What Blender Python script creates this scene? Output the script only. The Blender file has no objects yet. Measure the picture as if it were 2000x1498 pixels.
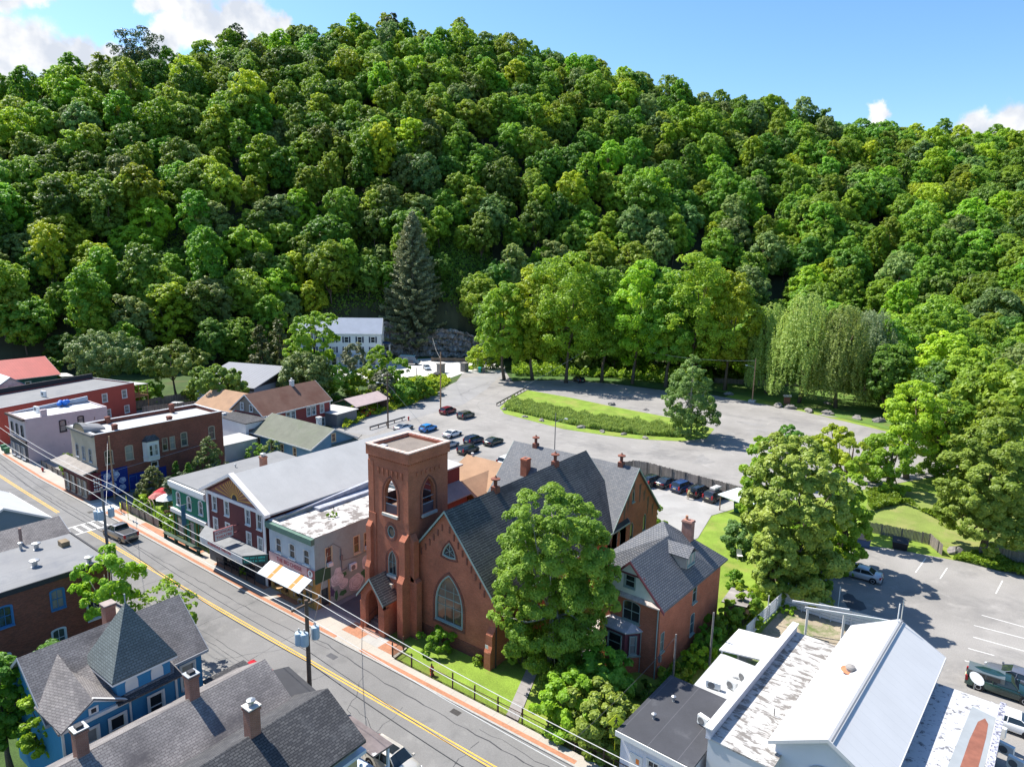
import bpy, math, random
import numpy as np
from mathutils import Vector, Matrix
from mathutils.geometry import tessellate_polygon
PI = math.pi
sc = bpy.context.scene
col = sc.collection
# ------------------------------------------------------------------ camera
# world: x runs along the main street, y away from it, metres; the drone hovers 37 m up
TH, PITCH, ROLL, CH, FPX = math.radians(36.3), math.radians(10.93), math.radians(1.15), 37.0, 1338.0
def yaw(v):
    c, s = math.cos(TH), math.sin(TH)
    return Vector((v[0]*c - v[1]*s, v[0]*s + v[1]*c, v[2]))
_cp, _sp, _cr, _sr = math.cos(PITCH), math.sin(PITCH), math.cos(ROLL), math.sin(ROLL)
_r, _u, _w = Vector((1, 0, 0)), Vector((0, _sp, _cp)), Vector((0, _cp, -_sp))
CR, CU, CW = yaw(_r*_cr + _u*_sr), yaw(_u*_cr - _r*_sr), yaw(_w)
cam = bpy.data.objects.new('camera', bpy.data.cameras.new('camera'))
col.objects.link(cam); sc.camera = cam
cam.matrix_world = Matrix(((CR.x, CU.x, -CW.x, 0), (CR.y, CU.y, -CW.y, 0), (CR.z, CU.z, -CW.z, CH), (0, 0, 0, 1)))
cam.data.sensor_width = 36; cam.data.lens = FPX/2000*36
cam.data.clip_start = .5; cam.data.clip_end = 6000
def ray(x, y): return CR*((x - 1000)/FPX) + CU*((749 - y)/FPX) + CW
def G(x, y, z=0.0):                     # the point of the plane z that a spot of the photo shows
    d = ray(x, y); t = (z - CH)/d.z
    return (d.x*t, d.y*t)
def HT(x, y, u, v):
    d = ray(x, y); t = (d.x*u + d.y*v)/(d.x**2 + d.y**2)
    return CH + t*d.z
# ------------------------------------------------------------------ world and sun
SUN_EL, SUN_AZ = math.radians(54), math.atan2(-.996, -.09)   # azimuth clockwise from +y
w = bpy.data.worlds.new('World'); sc.world = w; w.use_nodes = True
nt = w.node_tree; N = nt.nodes; L = nt.links; N.clear()
def nd(t, **k):
    n = N.new(t)
    for a, b in k.items(): setattr(n, a, b)
    return n
sky = nd('ShaderNodeTexSky', sky_type='NISHITA', sun_disc=False)
sky.sun_elevation = SUN_EL; sky.sun_rotation = SUN_AZ; sky.air_density = 1.0; sky.dust_density = .6; sky.ozone_density = 4.0
bg = nd('ShaderNodeBackground'); bg.inputs[1].default_value = .115
hs = nd('ShaderNodeHueSaturation'); hs.inputs['Saturation'].default_value = 1.16
L.new(sky.outputs[0], hs.inputs['Color']); L.new(hs.outputs[0], bg.inputs[0])
tc = nd('ShaderNodeTexCoord')
nz = nd('ShaderNodeTexNoise'); nz.inputs['Scale'].default_value = 20; nz.inputs['Detail'].default_value = 9; nz.inputs['Roughness'].default_value = .62
L.new(tc.outputs['Generated'], nz.inputs['Vector'])
sb = nd('ShaderNodeVectorMath', operation='SUBTRACT'); sb.inputs[1].default_value = (.5, .5, .5)
L.new(nz.outputs['Color'], sb.inputs[0])
sl = nd('ShaderNodeVectorMath', operation='SCALE'); sl.inputs['Scale'].default_value = .06
L.new(sb.outputs[0], sl.inputs[0])
ad = nd('ShaderNodeVectorMath', operation='ADD')
L.new(tc.outputs['Generated'], ad.inputs[0]); L.new(sl.outputs[0], ad.inputs[1])
cur = None
for x, y, r in ((30, 98, 52), (100, 108, 46), (-50, 120, 80), (165, 112, 38), (215, 105, 26), (20, -4, 34), (62, -8, 26),
                (300, -4, 34), (345, -2, 34), (400, 42, 44), (455, 38, 46), (505, 40, 40), (545, 48, 24), (350, 62, 40), (325, 85, 34), (430, 62, 44), (1900, 248, 34), (1960, 246, 40), (2040, 244, 46),
                (1705, 232, 22), (-200, 60, 110), (2300, 240, 110), (-420, 20, 160)):
    d = ray(x, y).normalized()
    dn = nd('ShaderNodeVectorMath', operation='DISTANCE'); dn.inputs[1].default_value = d
    L.new(ad.outputs[0], dn.inputs[0])
    mr = nd('ShaderNodeMapRange', interpolation_type='SMOOTHSTEP')
    rr = r/FPX
    mr.inputs['From Min'].default_value = rr*1.05; mr.inputs['From Max'].default_value = rr*.55
    L.new(dn.outputs['Value'], mr.inputs['Value'])
    if cur is None: cur = mr.outputs[0]
    else:
        mx = nd('ShaderNodeMath', operation='MAXIMUM'); L.new(cur, mx.inputs[0]); L.new(mr.outputs[0], mx.inputs[1]); cur = mx.outputs[0]
nz2 = nd('ShaderNodeTexNoise'); nz2.inputs['Scale'].default_value = 24; nz2.inputs['Detail'].default_value = 6
L.new(tc.outputs['Generated'], nz2.inputs['Vector'])
cr = nd('ShaderNodeValToRGB'); cr.color_ramp.elements[0].position = .40; cr.color_ramp.elements[0].color = (.66, .71, .80, 1)
cr.color_ramp.elements[1].position = .60; cr.color_ramp.elements[1].color = (1, 1, 1, 1)
L.new(nz2.outputs['Fac'], cr.inputs[0])
bg2 = nd('ShaderNodeBackground'); bg2.inputs[1].default_value = .56
L.new(cr.outputs[0], bg2.inputs[0])
ms = nd('ShaderNodeMixShader'); L.new(cur, ms.inputs[0]); L.new(bg.outputs[0], ms.inputs[1]); L.new(bg2.outputs[0], ms.inputs[2])
out = nd('ShaderNodeOutputWorld'); L.new(ms.outputs[0], out.inputs[0])
sun = bpy.data.objects.new('sun', bpy.data.lights.new('sun', 'SUN')); col.objects.link(sun)
sun.data.energy = 4.7; sun.data.angle = math.radians(.53); sun.data.color = (1, .955, .88)
sdir = Vector((math.sin(SUN_AZ)*math.cos(SUN_EL), math.cos(SUN_AZ)*math.cos(SUN_EL), math.sin(SUN_EL)))
sun.rotation_euler = sdir.to_track_quat('Z', 'Y').to_euler()
sc.view_settings.view_transform = 'Standard'; sc.view_settings.look = 'None'
sc.view_settings.exposure = .98; sc.view_settings.gamma = 1
sc.cycles.max_bounces = 6; sc.cycles.diffuse_bounces = 4; sc.cycles.glossy_bounces = 2; sc.cycles.transmission_bounces = 4; sc.cycles.transparent_max_bounces = 6
sc.cycles.use_denoising = True
# ------------------------------------------------------------------ materials
MATS = {}
def newmat(name):
    m = bpy.data.materials.new(name); m.use_nodes = True
    t = m.node_tree; t.nodes.clear()
    return m, t
def C4(c): return (c[0], c[1], c[2], 1)
def mat(name, c, r=.85, var=.10, ns=.6, pat=None, ps=(.22, .075), c2=None, cm=None, pm=.012, stain=None, sr=(.52, .62), ss=.25, metal=0.0, bump=0.0, spec=.3, hf=0.0, stretch=None, stain2=None, sr2=(.55, .6), ss2=.9):
    """procedural material on the metre-scaled UVs every mesh carries"""
    if name in MATS: return MATS[name]
    m, t = newmat(name); n = t.nodes; l = t.links
    def A(ty, **k):
        q = n.new(ty)
        for a, b in k.items(): setattr(q, a, b)
        return q
    uv = A('ShaderNodeUVMap').outputs[0]
    cc = None
    if pat in ('brick', 'shingle'):
        b = A('ShaderNodeTexBrick'); b.inputs['Scale'].default_value = 1
        b.inputs['Brick Width'].default_value = ps[0]; b.inputs['Row Height'].default_value = ps[1]
        b.inputs['Mortar Size'].default_value = pm; b.inputs['Mortar Smooth'].default_value = .3
        b.inputs['Color1'].default_value = C4(c); b.inputs['Color2'].default_value = C4(c2 or [x*.75 for x in c]); b.inputs['Mortar'].default_value = C4(cm or [x*.6 for x in c])
        l.new(uv, b.inputs['Vector']); cc = b.outputs['Color']; h = b.outputs['Fac']
    elif pat in ('siding', 'seam', 'plank'):
        sx = A('ShaderNodeSeparateXYZ'); l.new(uv, sx.inputs[0])
        mm = A('ShaderNodeMath', operation='DIVIDE'); mm.inputs[1].default_value = ps[0]
        l.new(sx.outputs[1 if pat == 'siding' else 0], mm.inputs[0])
        fr = A('ShaderNodeMath', operation='FRACT'); l.new(mm.outputs[0], fr.inputs[0])
        gt = A('ShaderNodeMath', operation='LESS_THAN'); gt.inputs[1].default_value = ps[1]; l.new(fr.outputs[0], gt.inputs[0])
        mx = A('ShaderNodeMix', data_type='RGBA'); l.new(gt.outputs[0], mx.inputs[0])
        mx.inputs[6].default_value = C4(c); mx.inputs[7].default_value = C4(c2 or [x*.6 for x in c]); cc = mx.outputs[2]; h = gt.outputs[0]
        if pat == 'plank':
            fl = A('ShaderNodeMath', operation='FLOOR'); l.new(mm.outputs[0], fl.inputs[0])
            wn = A('ShaderNodeTexWhiteNoise', noise_dimensions='1D'); l.new(fl.outputs[0], wn.inputs['W'])
            mr_ = A('ShaderNodeMapRange'); mr_.inputs['To Min'].default_value = .72; mr_.inputs['To Max'].default_value = 1.15; l.new(wn.outputs[0], mr_.inputs[0])
            mu = A('ShaderNodeMix', data_type='RGBA', blend_type='MULTIPLY'); mu.inputs[0].default_value = 1
            l.new(cc, mu.inputs[6]); l.new(mr_.outputs[0], mu.inputs[7]); cc = mu.outputs[2]
    vec = uv
    if stretch:
        mp = A('ShaderNodeMapping'); mp.inputs['Scale'].default_value = (stretch[0], stretch[1], 1); l.new(uv, mp.inputs[0]); vec = mp.outputs[0]
    # broad unevenness
    n1 = A('ShaderNodeTexNoise'); n1.inputs['Scale'].default_value = ns; n1.inputs['Detail'].default_value = 6; n1.inputs['Roughness'].default_value = .65
    l.new(vec, n1.inputs['Vector'])
    m1 = A('ShaderNodeMapRange'); m1.inputs['From Min'].default_value = .3; m1.inputs['From Max'].default_value = .7
    m1.inputs['To Min'].default_value = 1 - var; m1.inputs['To Max'].default_value = 1 + var; l.new(n1.outputs['Fac'], m1.inputs[0])
    mu = A('ShaderNodeMix', data_type='RGBA', blend_type='MULTIPLY'); mu.inputs[0].default_value = 1
    if cc is None: mu.inputs[6].default_value = C4(c)
    else: l.new(cc, mu.inputs[6])
    l.new(m1.outputs[0], mu.inputs[7]); cc = mu.outputs[2]
    if hf:
        n2 = A('ShaderNodeTexNoise'); n2.inputs['Scale'].default_value = 9; n2.inputs['Detail'].default_value = 3; l.new(uv, n2.inputs['Vector'])
        m2 = A('ShaderNodeMapRange'); m2.inputs['From Min'].default_value = .3; m2.inputs['From Max'].default_value = .7
        m2.inputs['To Min'].default_value = 1 - hf; m2.inputs['To Max'].default_value = 1 + hf; l.new(n2.outputs['Fac'], m2.inputs[0])
        mu = A('ShaderNodeMix', data_type='RGBA', blend_type='MULTIPLY'); mu.inputs[0].default_value = 1
        l.new(cc, mu.inputs[6]); l.new(m2.outputs[0], mu.inputs[7]); cc = mu.outputs[2]
    for sc_, rg, s_ in ((stain, sr, ss), (stain2, sr2, ss2)):
        if sc_ is None: continue
        n3 = A('ShaderNodeTexNoise'); n3.inputs['Scale'].default_value = s_; n3.inputs['Detail'].default_value = 8; n3.inputs['Roughness'].default_value = .7; n3.inputs['Distortion'].default_value = .3
        l.new(vec, n3.inputs['Vector'])
        m3 = A('ShaderNodeMapRange'); m3.inputs['From Min'].default_value = rg[0]; m3.inputs['From Max'].default_value = rg[1]; l.new(n3.outputs['Fac'], m3.inputs[0])
        mx = A('ShaderNodeMix', data_type='RGBA'); l.new(m3.outputs[0], mx.inputs[0]); l.new(cc, mx.inputs[6]); mx.inputs[7].default_value = C4(sc_); cc = mx.outputs[2]
    p = A('ShaderNodeBsdfPrincipled'); l.new(cc, p.inputs['Base Color']); p.inputs['Roughness'].default_value = r; p.inputs['Metallic'].default_value = metal
    p.inputs['Specular IOR Level'].default_value = spec
    if bump:
        bp = A('ShaderNodeBump'); bp.inputs['Strength'].default_value = bump; bp.inputs['Distance'].default_value = .05
        l.new(h if pat else n1.outputs['Fac'], bp.inputs['Height']); l.new(bp.outputs[0], p.inputs['Normal'])
    o = A('ShaderNodeOutputMaterial'); l.new(p.outputs[0], o.inputs[0])
    MATS[name] = m
    return m
def leafmat(name, c1, c2, rnd=.22, trans=.30, hue=.03):
    if name in MATS: return MATS[name]
    m, t = newmat(name); n = t.nodes; l = t.links
    at = n.new('ShaderNodeAttribute'); at.attribute_name = 'tint'
    mx = n.new('ShaderNodeMix'); mx.data_type = 'RGBA'; l.new(at.outputs['Fac'], mx.inputs[0]); mx.inputs[6].default_value = C4(c1); mx.inputs[7].default_value = C4(c2)
    oi = n.new('ShaderNodeObjectInfo')
    mr = n.new('ShaderNodeMapRange'); mr.inputs['To Min'].default_value = 1 - rnd*1.4; mr.inputs['To Max'].default_value = 1 + rnd; l.new(oi.outputs['Random'], mr.inputs[0])
    wn = n.new('ShaderNodeTexWhiteNoise'); wn.noise_dimensions = '1D'; l.new(oi.outputs['Random'], wn.inputs['W'])
    mh = n.new('ShaderNodeMapRange'); mh.inputs['To Min'].default_value = .5 - hue; mh.inputs['To Max'].default_value = .5 + hue*.9; l.new(wn.outputs[0], mh.inputs[0])
    hs = n.new('ShaderNodeHueSaturation'); l.new(mh.outputs[0], hs.inputs['Hue']); l.new(mr.outputs[0], hs.inputs['Value']); l.new(mx.outputs[2], hs.inputs['Color'])
    d = n.new('ShaderNodeBsdfPrincipled'); d.inputs['Roughness'].default_value = .5; d.inputs['Specular IOR Level'].default_value = .35; l.new(hs.outputs[0], d.inputs['Base Color'])
    h2 = n.new('ShaderNodeHueSaturation'); h2.inputs['Value'].default_value = 1.5; h2.inputs['Hue'].default_value = .485; l.new(hs.outputs[0], h2.inputs['Color'])
    tr = n.new('ShaderNodeBsdfTranslucent'); l.new(h2.outputs[0], tr.inputs[0])
    ms = n.new('ShaderNodeMixShader'); ms.inputs[0].default_value = trans; l.new(d.outputs[0], ms.inputs[1]); l.new(tr.outputs[0], ms.inputs[2])
    o = n.new('ShaderNodeOutputMaterial'); l.new(ms.outputs[0], o.inputs[0]); MATS[name] = m
    return m
def glassmat(name, c=(.018, .022, .026), r=.06, spec=.6):
    if name in MATS: return MATS[name]
    m, t = newmat(name); p = t.nodes.new('ShaderNodeBsdfPrincipled'); p.inputs['Base Color'].default_value = C4(c); p.inputs['Roughness'].default_value = r; p.inputs['Specular IOR Level'].default_value = spec
    nz = t.nodes.new('ShaderNodeTexNoise'); nz.inputs['Scale'].default_value = .9; uv = t.nodes.new('ShaderNodeUVMap'); t.links.new(uv.outputs[0], nz.inputs[0])
    mx = t.nodes.new('ShaderNodeMix'); mx.data_type = 'RGBA'; t.links.new(nz.outputs['Fac'], mx.inputs[0]); mx.inputs[6].default_value = C4([x*.5 for x in c]); mx.inputs[7].default_value = C4([x*1.8 for x in c]); t.links.new(mx.outputs[2], p.inputs['Base Color'])
    o = t.nodes.new('ShaderNodeOutputMaterial'); t.links.new(p.outputs[0], o.inputs[0]); MATS[name] = m
    return m
def paint(name, c, r=.3, coat=.5, metal=0.0):
    if name in MATS: return MATS[name]
    m, t = newmat(name); p = t.nodes.new('ShaderNodeBsdfPrincipled'); p.inputs['Roughness'].default_value = r; p.inputs['Coat Weight'].default_value = coat; p.inputs['Coat Roughness'].default_value = .06; p.inputs['Metallic'].default_value = metal
    nz = t.nodes.new('ShaderNodeTexNoise'); nz.inputs['Scale'].default_value = 2.5; uv = t.nodes.new('ShaderNodeUVMap'); t.links.new(uv.outputs[0], nz.inputs[0])
    mx = t.nodes.new('ShaderNodeMix'); mx.data_type = 'RGBA'; t.links.new(nz.outputs['Fac'], mx.inputs[0]); mx.inputs[6].default_value = C4([x*.9 for x in c]); mx.inputs[7].default_value = C4([min(1, x*1.1) for x in c]); t.links.new(mx.outputs[2], p.inputs['Base Color'])
    o = t.nodes.new('ShaderNodeOutputMaterial'); t.links.new(p.outputs[0], o.inputs[0]); MATS[name] = m
    return m
# ------------------------------------------------------------------ mesh builder
class MB:
    def __init__(s): s.v = []; s.f = []; s.m = []; s.mi = 0
    def add(s, vs, fs):
        k = len(s.v); s.v += [tuple(p) for p in vs]; s.f += [[i + k for i in f] for f in fs]; s.m += [s.mi]*len(fs); return s
    def box(s, x0, y0, z0, x1, y1, z1):
        if x0 > x1: x0, x1 = x1, x0
        if y0 > y1: y0, y1 = y1, y0
        if z0 > z1: z0, z1 = z1, z0
        return s.add([(x0, y0, z0), (x1, y0, z0), (x1, y1, z0), (x0, y1, z0), (x0, y0, z1), (x1, y0, z1), (x1, y1, z1), (x0, y1, z1)],
                     [(3, 2, 1, 0), (4, 5, 6, 7), (0, 1, 5, 4), (1, 2, 6, 5), (2, 3, 7, 6), (3, 0, 4, 7)])
    def slab(s, P, t):                                   # polygon (ccw seen from above) thickened downwards
        n = len(P); Q = [(p[0], p[1], p[2] - t) for p in P]
        return s.add(list(P) + Q, [list(range(n)), list(range(2*n - 1, n - 1, -1))] + [[i + n, (i + 1) % n + n, (i + 1) % n, i] for i in range(n)])
    def prism(s, P, z0, z1):
        return s.slab([(p[0], p[1], z1) for p in P], z1 - z0)
    def poly(s, P, z): return s.add([(p[0], p[1], z) for p in P], [list(range(len(P)))])
    def tube(s, pts, r, n=8, cap=True):
        pts = [Vector(p) for p in pts]; R = r if isinstance(r, (list, tuple)) else [r]*len(pts); vs = []; fs = []
        for i, p in enumerate(pts):
            d = (pts[min(i + 1, len(pts) - 1)] - pts[max(i - 1, 0)]).normalized()
            a = d.cross(Vector((0, 0, 1)) if abs(d.z) < .9 else Vector((1, 0, 0))).normalized(); b = d.cross(a)
            for k in range(n): an = 2*PI*k/n; vs.append(p + (a*math.cos(an) - b*math.sin(an))*R[i])
        for i in range(len(pts) - 1):
            for k in range(n): k2 = (k + 1) % n; fs.append((i*n + k2, i*n + k, (i + 1)*n + k, (i + 1)*n + k2)[::-1])
        if cap: fs += [list(range(n))[::-1], list(range((len(pts) - 1)*n, len(pts)*n))]
        return s.add(vs, fs)
    def lathe(s, prof, c=(0, 0, 0), n=12):               # prof: (r, z) upwards
        vs = []; fs = []
        for r, z in prof:
            for k in range(n): a = 2*PI*k/n; vs.append((c[0] + r*math.cos(a), c[1] + r*math.sin(a), c[2] + z))
        for i in range(len(prof) - 1):
            for k in range(n): k2 = (k + 1) % n; fs.append((i*n + k, i*n + k2, (i + 1)*n + k2, (i + 1)*n + k))
        fs += [list(range(n))[::-1], list(range((len(prof) - 1)*n, len(prof)*n))]
        return s.add(vs, fs)
    def ext(s, P, F, n0, n1, caps=True):                 # polygon in a wall plane, frame F=(o,a,n), between two offsets n0<n1
        o, a, nn = F; k = len(P)
        f = lambda p, n: (o[0] + a[0]*p[0] + nn[0]*n, o[1] + a[1]*p[0] + nn[1]*n, p[1])
        vs = [f(p, n1) for p in P] + [f(p, n0) for p in P]
        return s.add(vs, ([list(range(k)), list(range(2*k - 1, k - 1, -1))] if caps else []) + [[i + k, (i + 1) % k + k, (i + 1) % k, i] for i in range(k)])
    def ring(s, P, Q, F, n0, n1):                        # P outer, Q inner outline, same count
        o, a, nn = F; k = len(P)
        f = lambda p, n: (o[0] + a[0]*p[0] + nn[0]*n, o[1] + a[1]*p[0] + nn[1]*n, p[1])
        vs = [f(p, n1) for p in P] + [f(p, n1) for p in Q] + [f(p, n0) for p in P] + [f(p, n0) for p in Q]; fs = []
        for i in range(k):
            j = (i + 1) % k
            fs += [(i, j, k + j, k + i), (2*k + i, 2*k + j, j, i), (k + i, k + j, 3*k + j, 3*k + i), (3*k + i, 3*k + j, 2*k + j, 2*k + i)]
        return s.add(vs, fs)
    def mesh(s, name, mats, smooth=False):
        me = bpy.data.meshes.new(name); me.from_pydata(s.v, [], s.f)
        for m in (mats if isinstance(mats, (list, tuple)) else [mats]): me.materials.append(m)
        if any(s.m): me.polygons.foreach_set('material_index', s.m)
        uvmap(me)
        if smooth: me.polygons.foreach_set('use_smooth', [True]*len(s.f))
        me.update(); return me
    def build(s, name, mats, parent=None, smooth=False):
        return link(name, s.mesh(name, mats, smooth), parent)
def uvmap(me):
    nl = len(me.loops)
    if not nl: return
    co = np.empty(len(me.vertices)*3); me.vertices.foreach_get('co', co); co = co.reshape(-1, 3)
    li = np.empty(nl, dtype=np.int32); me.loops.foreach_get('vertex_index', li)
    nf = len(me.polygons); nr = np.empty(nf*3); me.polygons.foreach_get('normal', nr); nr = nr.reshape(-1, 3)
    tot = np.empty(nf, dtype=np.int32); me.polygons.foreach_get('loop_total', tot); fi = np.repeat(np.arange(nf), tot)
    hl = np.hypot(nr[:, 0], nr[:, 1]); flat = hl < .02
    t = np.stack([-nr[:, 1], nr[:, 0], np.zeros(nf)], 1)/np.maximum(hl, 1e-6)[:, None]; t[flat] = (1, 0, 0)
    b = np.cross(nr, t); b[flat] = (0, 1, 0)
    P = co[li]; uv = np.stack([(P*t[fi]).sum(1), (P*b[fi]).sum(1)], 1)
    me.uv_layers.new(name='UVMap').data.foreach_set('uv', uv.ravel())
def link(name, data, parent=None, loc=None, rz=None):
    o = bpy.data.objects.new(name, data); col.objects.link(o)
    if parent is not None: o.parent = parent
    if loc is not None: o.location = loc
    if rz is not None: o.rotation_euler = (0, 0, rz)
    return o
def tag(o, label=None, cat=None, group=None, kind=None):
    if label: o['label'] = label
    if cat: o['category'] = cat
    if group: o['group'] = group
    if kind: o['kind'] = kind
    return o
def thing(name, label, cat, loc=(0, 0, 0), rz=0, group=None):
    return tag(link(name, None, None, loc, rz), label, cat, group)
def dup(src, loc=None, rz=None, label=None, group=None, parent=None, sc_=None):
    o = src.copy(); col.objects.link(o); o.parent = parent
    if loc is not None: o.location = loc
    if rz is not None: o.rotation_euler = (0, 0, rz)
    if sc_ is not None: o.scale = sc_
    if label: o['label'] = label
    if group: o['group'] = group
    for ch in list(src.children): dup(ch, parent=o)
    return o
def struct(name, mb, m, smooth=False):
    o = mb.build(name, m, None, smooth); o['kind'] = 'structure'; return o
# ------------------------------------------------------------------ ground, hill
asphalt = mat('asphalt', (.180, .175, .168), .93, .13, .16, hf=.10, stain=(.115, .113, .11), sr=(.54, .70), ss=.14, stain2=(.235, .228, .215), sr2=(.57, .72), ss2=.35)
asph_old = mat('asphalt_old', (.250, .236, .218), .95, .16, .10, hf=.12, stain=(.165, .158, .15), sr=(.52, .70), ss=.11, stain2=(.315, .298, .275), sr2=(.56, .72), ss2=.25)
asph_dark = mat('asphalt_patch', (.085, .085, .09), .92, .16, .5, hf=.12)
grass = mat('grass', (.165, .245, .030), .95, .28, .35, hf=.28, stain=(.27, .25, .07), sr=(.50, .74), ss=.22)
grass_dk = mat('grass_wood', (.045, .080, .018), .95, .35, .25, hf=.3, stain=(.09, .075, .035), sr=(.55, .75), ss=.15)
soil = mat('forest_floor', (.05, .055, .028), .95, .4, .1, hf=.3)
gravel = mat('gravel', (.50, .48, .44), .95, .12, .4, hf=.22)
conc = mat('concrete', (.37, .335, .285), .9, .10, .3, pat='seam', ps=(1.5, .025), c2=(.27, .25, .22), hf=.08)
paver = mat('brick_paver', (.40, .185, .105), .9, .14, .5, pat='brick', ps=(.2, .1), c2=(.33, .145, .08), cm=(.3, .17, .11), pm=.006, hf=.1)
yellow = mat('road_paint_yellow', (.62, .36, .06), .8, .16, 1.5, hf=.22)
whitep = mat('road_paint_white', (.62, .61, .58), .8, .12, 1.5, hf=.2)
crackm = mat('crack_tar', (.055, .055, .058), .8, .1, 1)
def W2C(u, v): c, s = math.cos(TH), math.sin(TH); return u*c + v*s, -u*s + v*c
def pxaz(x, y=600): d = ray(x, y); a, b = W2C(d.x, d.y); return math.atan2(a, b)
AZ = [pxaz(x) for x in (-300, 0, 400, 650, 800, 950, 1200, 1500, 1750, 2000, 2300)]
FOOT = (232, 232, 228, 243, 243, 238, 250, 270, 262, 245, 240)
CREST = (360, 372, 395, 405, 412, 418, 430, 450, 470, 480, 480)
SKY = ((-300, 215), (0, 150), (60, 135), (130, 108), (190, 98), (250, 88), (300, 92), (350, 78), (400, 74), (450, 60), (520, 47), (600, 42), (700, 40), (770, 33), (850, 50), (950, 66), (1050, 82),
       (1150, 108), (1250, 134), (1350, 166), (1430, 178), (1500, 187), (1600, 208), (1700, 226), (1850, 242), (2000, 250), (2300, 285))
KAZ = []; KZ = []
for x, y in SKY:
    d = ray(x, y); a, b = W2C(d.x, d.y); az = math.atan2(a, b); rr = np.interp(az, AZ, CREST)
    KAZ.append(az); KZ.append(CH + rr*d.z/math.hypot(d.x, d.y) - 21)
def hill(u, v):
    a, b = W2C(u, v); r = math.hypot(a, b); az = math.atan2(a, b)
    if b < 40: return 0
    F = np.interp(az, AZ, FOOT); Cr = np.interp(az, AZ, CREST); Z = np.interp(az, KAZ, KZ)
    if r < F: return 0
    if r > Cr: return max(-5, Z - (r - Cr)*.35)
    t = (r - F)/(Cr - F)
    cl = np.interp(az, (pxaz(560), pxaz(660), pxaz(900), pxaz(960)), (0, 1, 1, 0))
    z = Z*(t**.88)*(1 + .10*math.sin(t*PI)) + 12*cl*min(1, (r - F)/5)*(1 - t)
    z += 2.2*math.sin(u*.045 + 1)*math.sin(v*.05)*min(1, t*5)*(1 - t)
    return z
m = MB(); m.poly([(-3000, -3000), (3000, -3000), (3000, 3000), (-3000, 3000)], -.06); struct('ground', m, grass_dk)
m = MB(); na, nr_ = 130, 60; a0, a1 = pxaz(-500), pxaz(2500)
for i in range(na + 1):
    az = a0 + (a1 - a0)*i/na; F = np.interp(az, AZ, FOOT)
    for j in range(nr_ + 1):
        rr = F - 1 + (700 - F)*(j/nr_)**1.25; p = yaw((math.sin(az)*rr, math.cos(az)*rr, 0)); m.v.append((p.x, p.y, hill(p.x, p.y) - .1))
m.f = [(i*(nr_ + 1) + j, (i + 1)*(nr_ + 1) + j, (i + 1)*(nr_ + 1) + j + 1, i*(nr_ + 1) + j + 1) for i in range(na) for j in range(nr_)]; m.m = [0]*len(m.f)
struct('hill', m, soil, True)
# ------------------------------------------------------------------ trees
bark = mat('bark', (.13, .10, .075), .95, .3, 3, hf=.3)
bark_lt = mat('bark_light', (.36, .33, .28), .95, .35, 4, hf=.3)
L_mid = leafmat('leaf_mid', (0.146, 0.280, 0.025), (0.252, 0.409, 0.036), trans=.45)
L_yel = leafmat('leaf_yellowgreen', (0.210, 0.350, 0.022), (0.349, 0.500, 0.031), trans=.45)
L_dark = leafmat('leaf_dark', (0.098, 0.195, 0.025), (0.161, 0.280, 0.034), trans=.42)
L_blue = leafmat('leaf_bluegreen', (0.154, 0.253, 0.067), (0.245, 0.357, 0.095), trans=.42)
L_pine = leafmat('leaf_conifer', (.085, .125, .030), (.14, .18, .045), trans=.25)
L_spr = leafmat('leaf_spruce', (.15, .185, .085), (.21, .245, .12), trans=.25)
L_will = leafmat('leaf_willow', (.22, .31, .06), (.33, .42, .10), trans=.45, hue=.01)
L_brite = leafmat('leaf_bright', (.16, .31, .02), (.27, .42, .03), rnd=.08, trans=.45, hue=.01)
L_flow = leafmat('leaf_flowering', (.12, .19, .02), (.33, .33, .09), rnd=.08)
L_grey = leafmat('leaf_greygreen', (.12, .155, .075), (.19, .22, .12), rnd=.12)
L_red = leafmat('leaf_russet', (.10, .07, .03), (.18, .10, .05), rnd=.12)
def unit(a): return a/np.maximum(np.linalg.norm(a, axis=1), 1e-9)[:, None]
def leafmesh(name, P, Nn, S, tint, mats, trunk=None, elong=1.0, blade=False):
    n = len(P); rng = np.random.default_rng(n)
    t = unit(np.cross(Nn, unit(rng.normal(size=(n, 3)))))
    if blade: Nn = unit(Nn*np.array([1, 1, .15])); t = unit(np.array([0, 0, 1.]) + rng.normal(0, .25, (n, 3)))
    b = np.cross(Nn, t)
    hs = S[:, None]*.5; t = t*hs*elong; b = b*hs
    V = np.stack([P - t - b*.55, P + t*.35 - b, P + t + b*.45, P - t*.3 + b], 1).reshape(-1, 3)
    F = np.arange(4*n, dtype=np.int32)
    lt = [4]*n; mi = [0]*n; tv = np.zeros((0, 3)); tint = np.asarray(tint)
    loops = F
    if trunk is not None and trunk.v:
        tv = np.array(trunk.v); k = 4*n
        extra = [i + k for f in trunk.f for i in f]; loops = np.concatenate([F, np.array(extra, dtype=np.int32)])
        lt += [len(f) for f in trunk.f]; mi += [1]*len(trunk.f); tint = np.concatenate([tint, np.zeros(len(trunk.f))])
    A = np.concatenate([V, tv]) if len(tv) else V
    me = bpy.data.meshes.new(name); me.vertices.add(len(A)); me.vertices.foreach_set('co', A.astype(np.float32).ravel())
    me.loops.add(len(loops)); me.loops.foreach_set('vertex_index', loops.astype(np.int32))
    lt = np.array(lt, dtype=np.int32); st = np.concatenate([[0], np.cumsum(lt)[:-1]]).astype(np.int32)
    me.polygons.add(len(lt)); me.polygons.foreach_set('loop_start', st)
    for q in mats: me.materials.append(q)
    me.polygons.foreach_set('material_index', np.array(mi, dtype=np.int32))
    at = me.attributes.new('tint', 'FLOAT', 'FACE'); at.data.foreach_set('value', tint.astype(np.float32))
    me.update(calc_edges=True); return me
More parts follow.
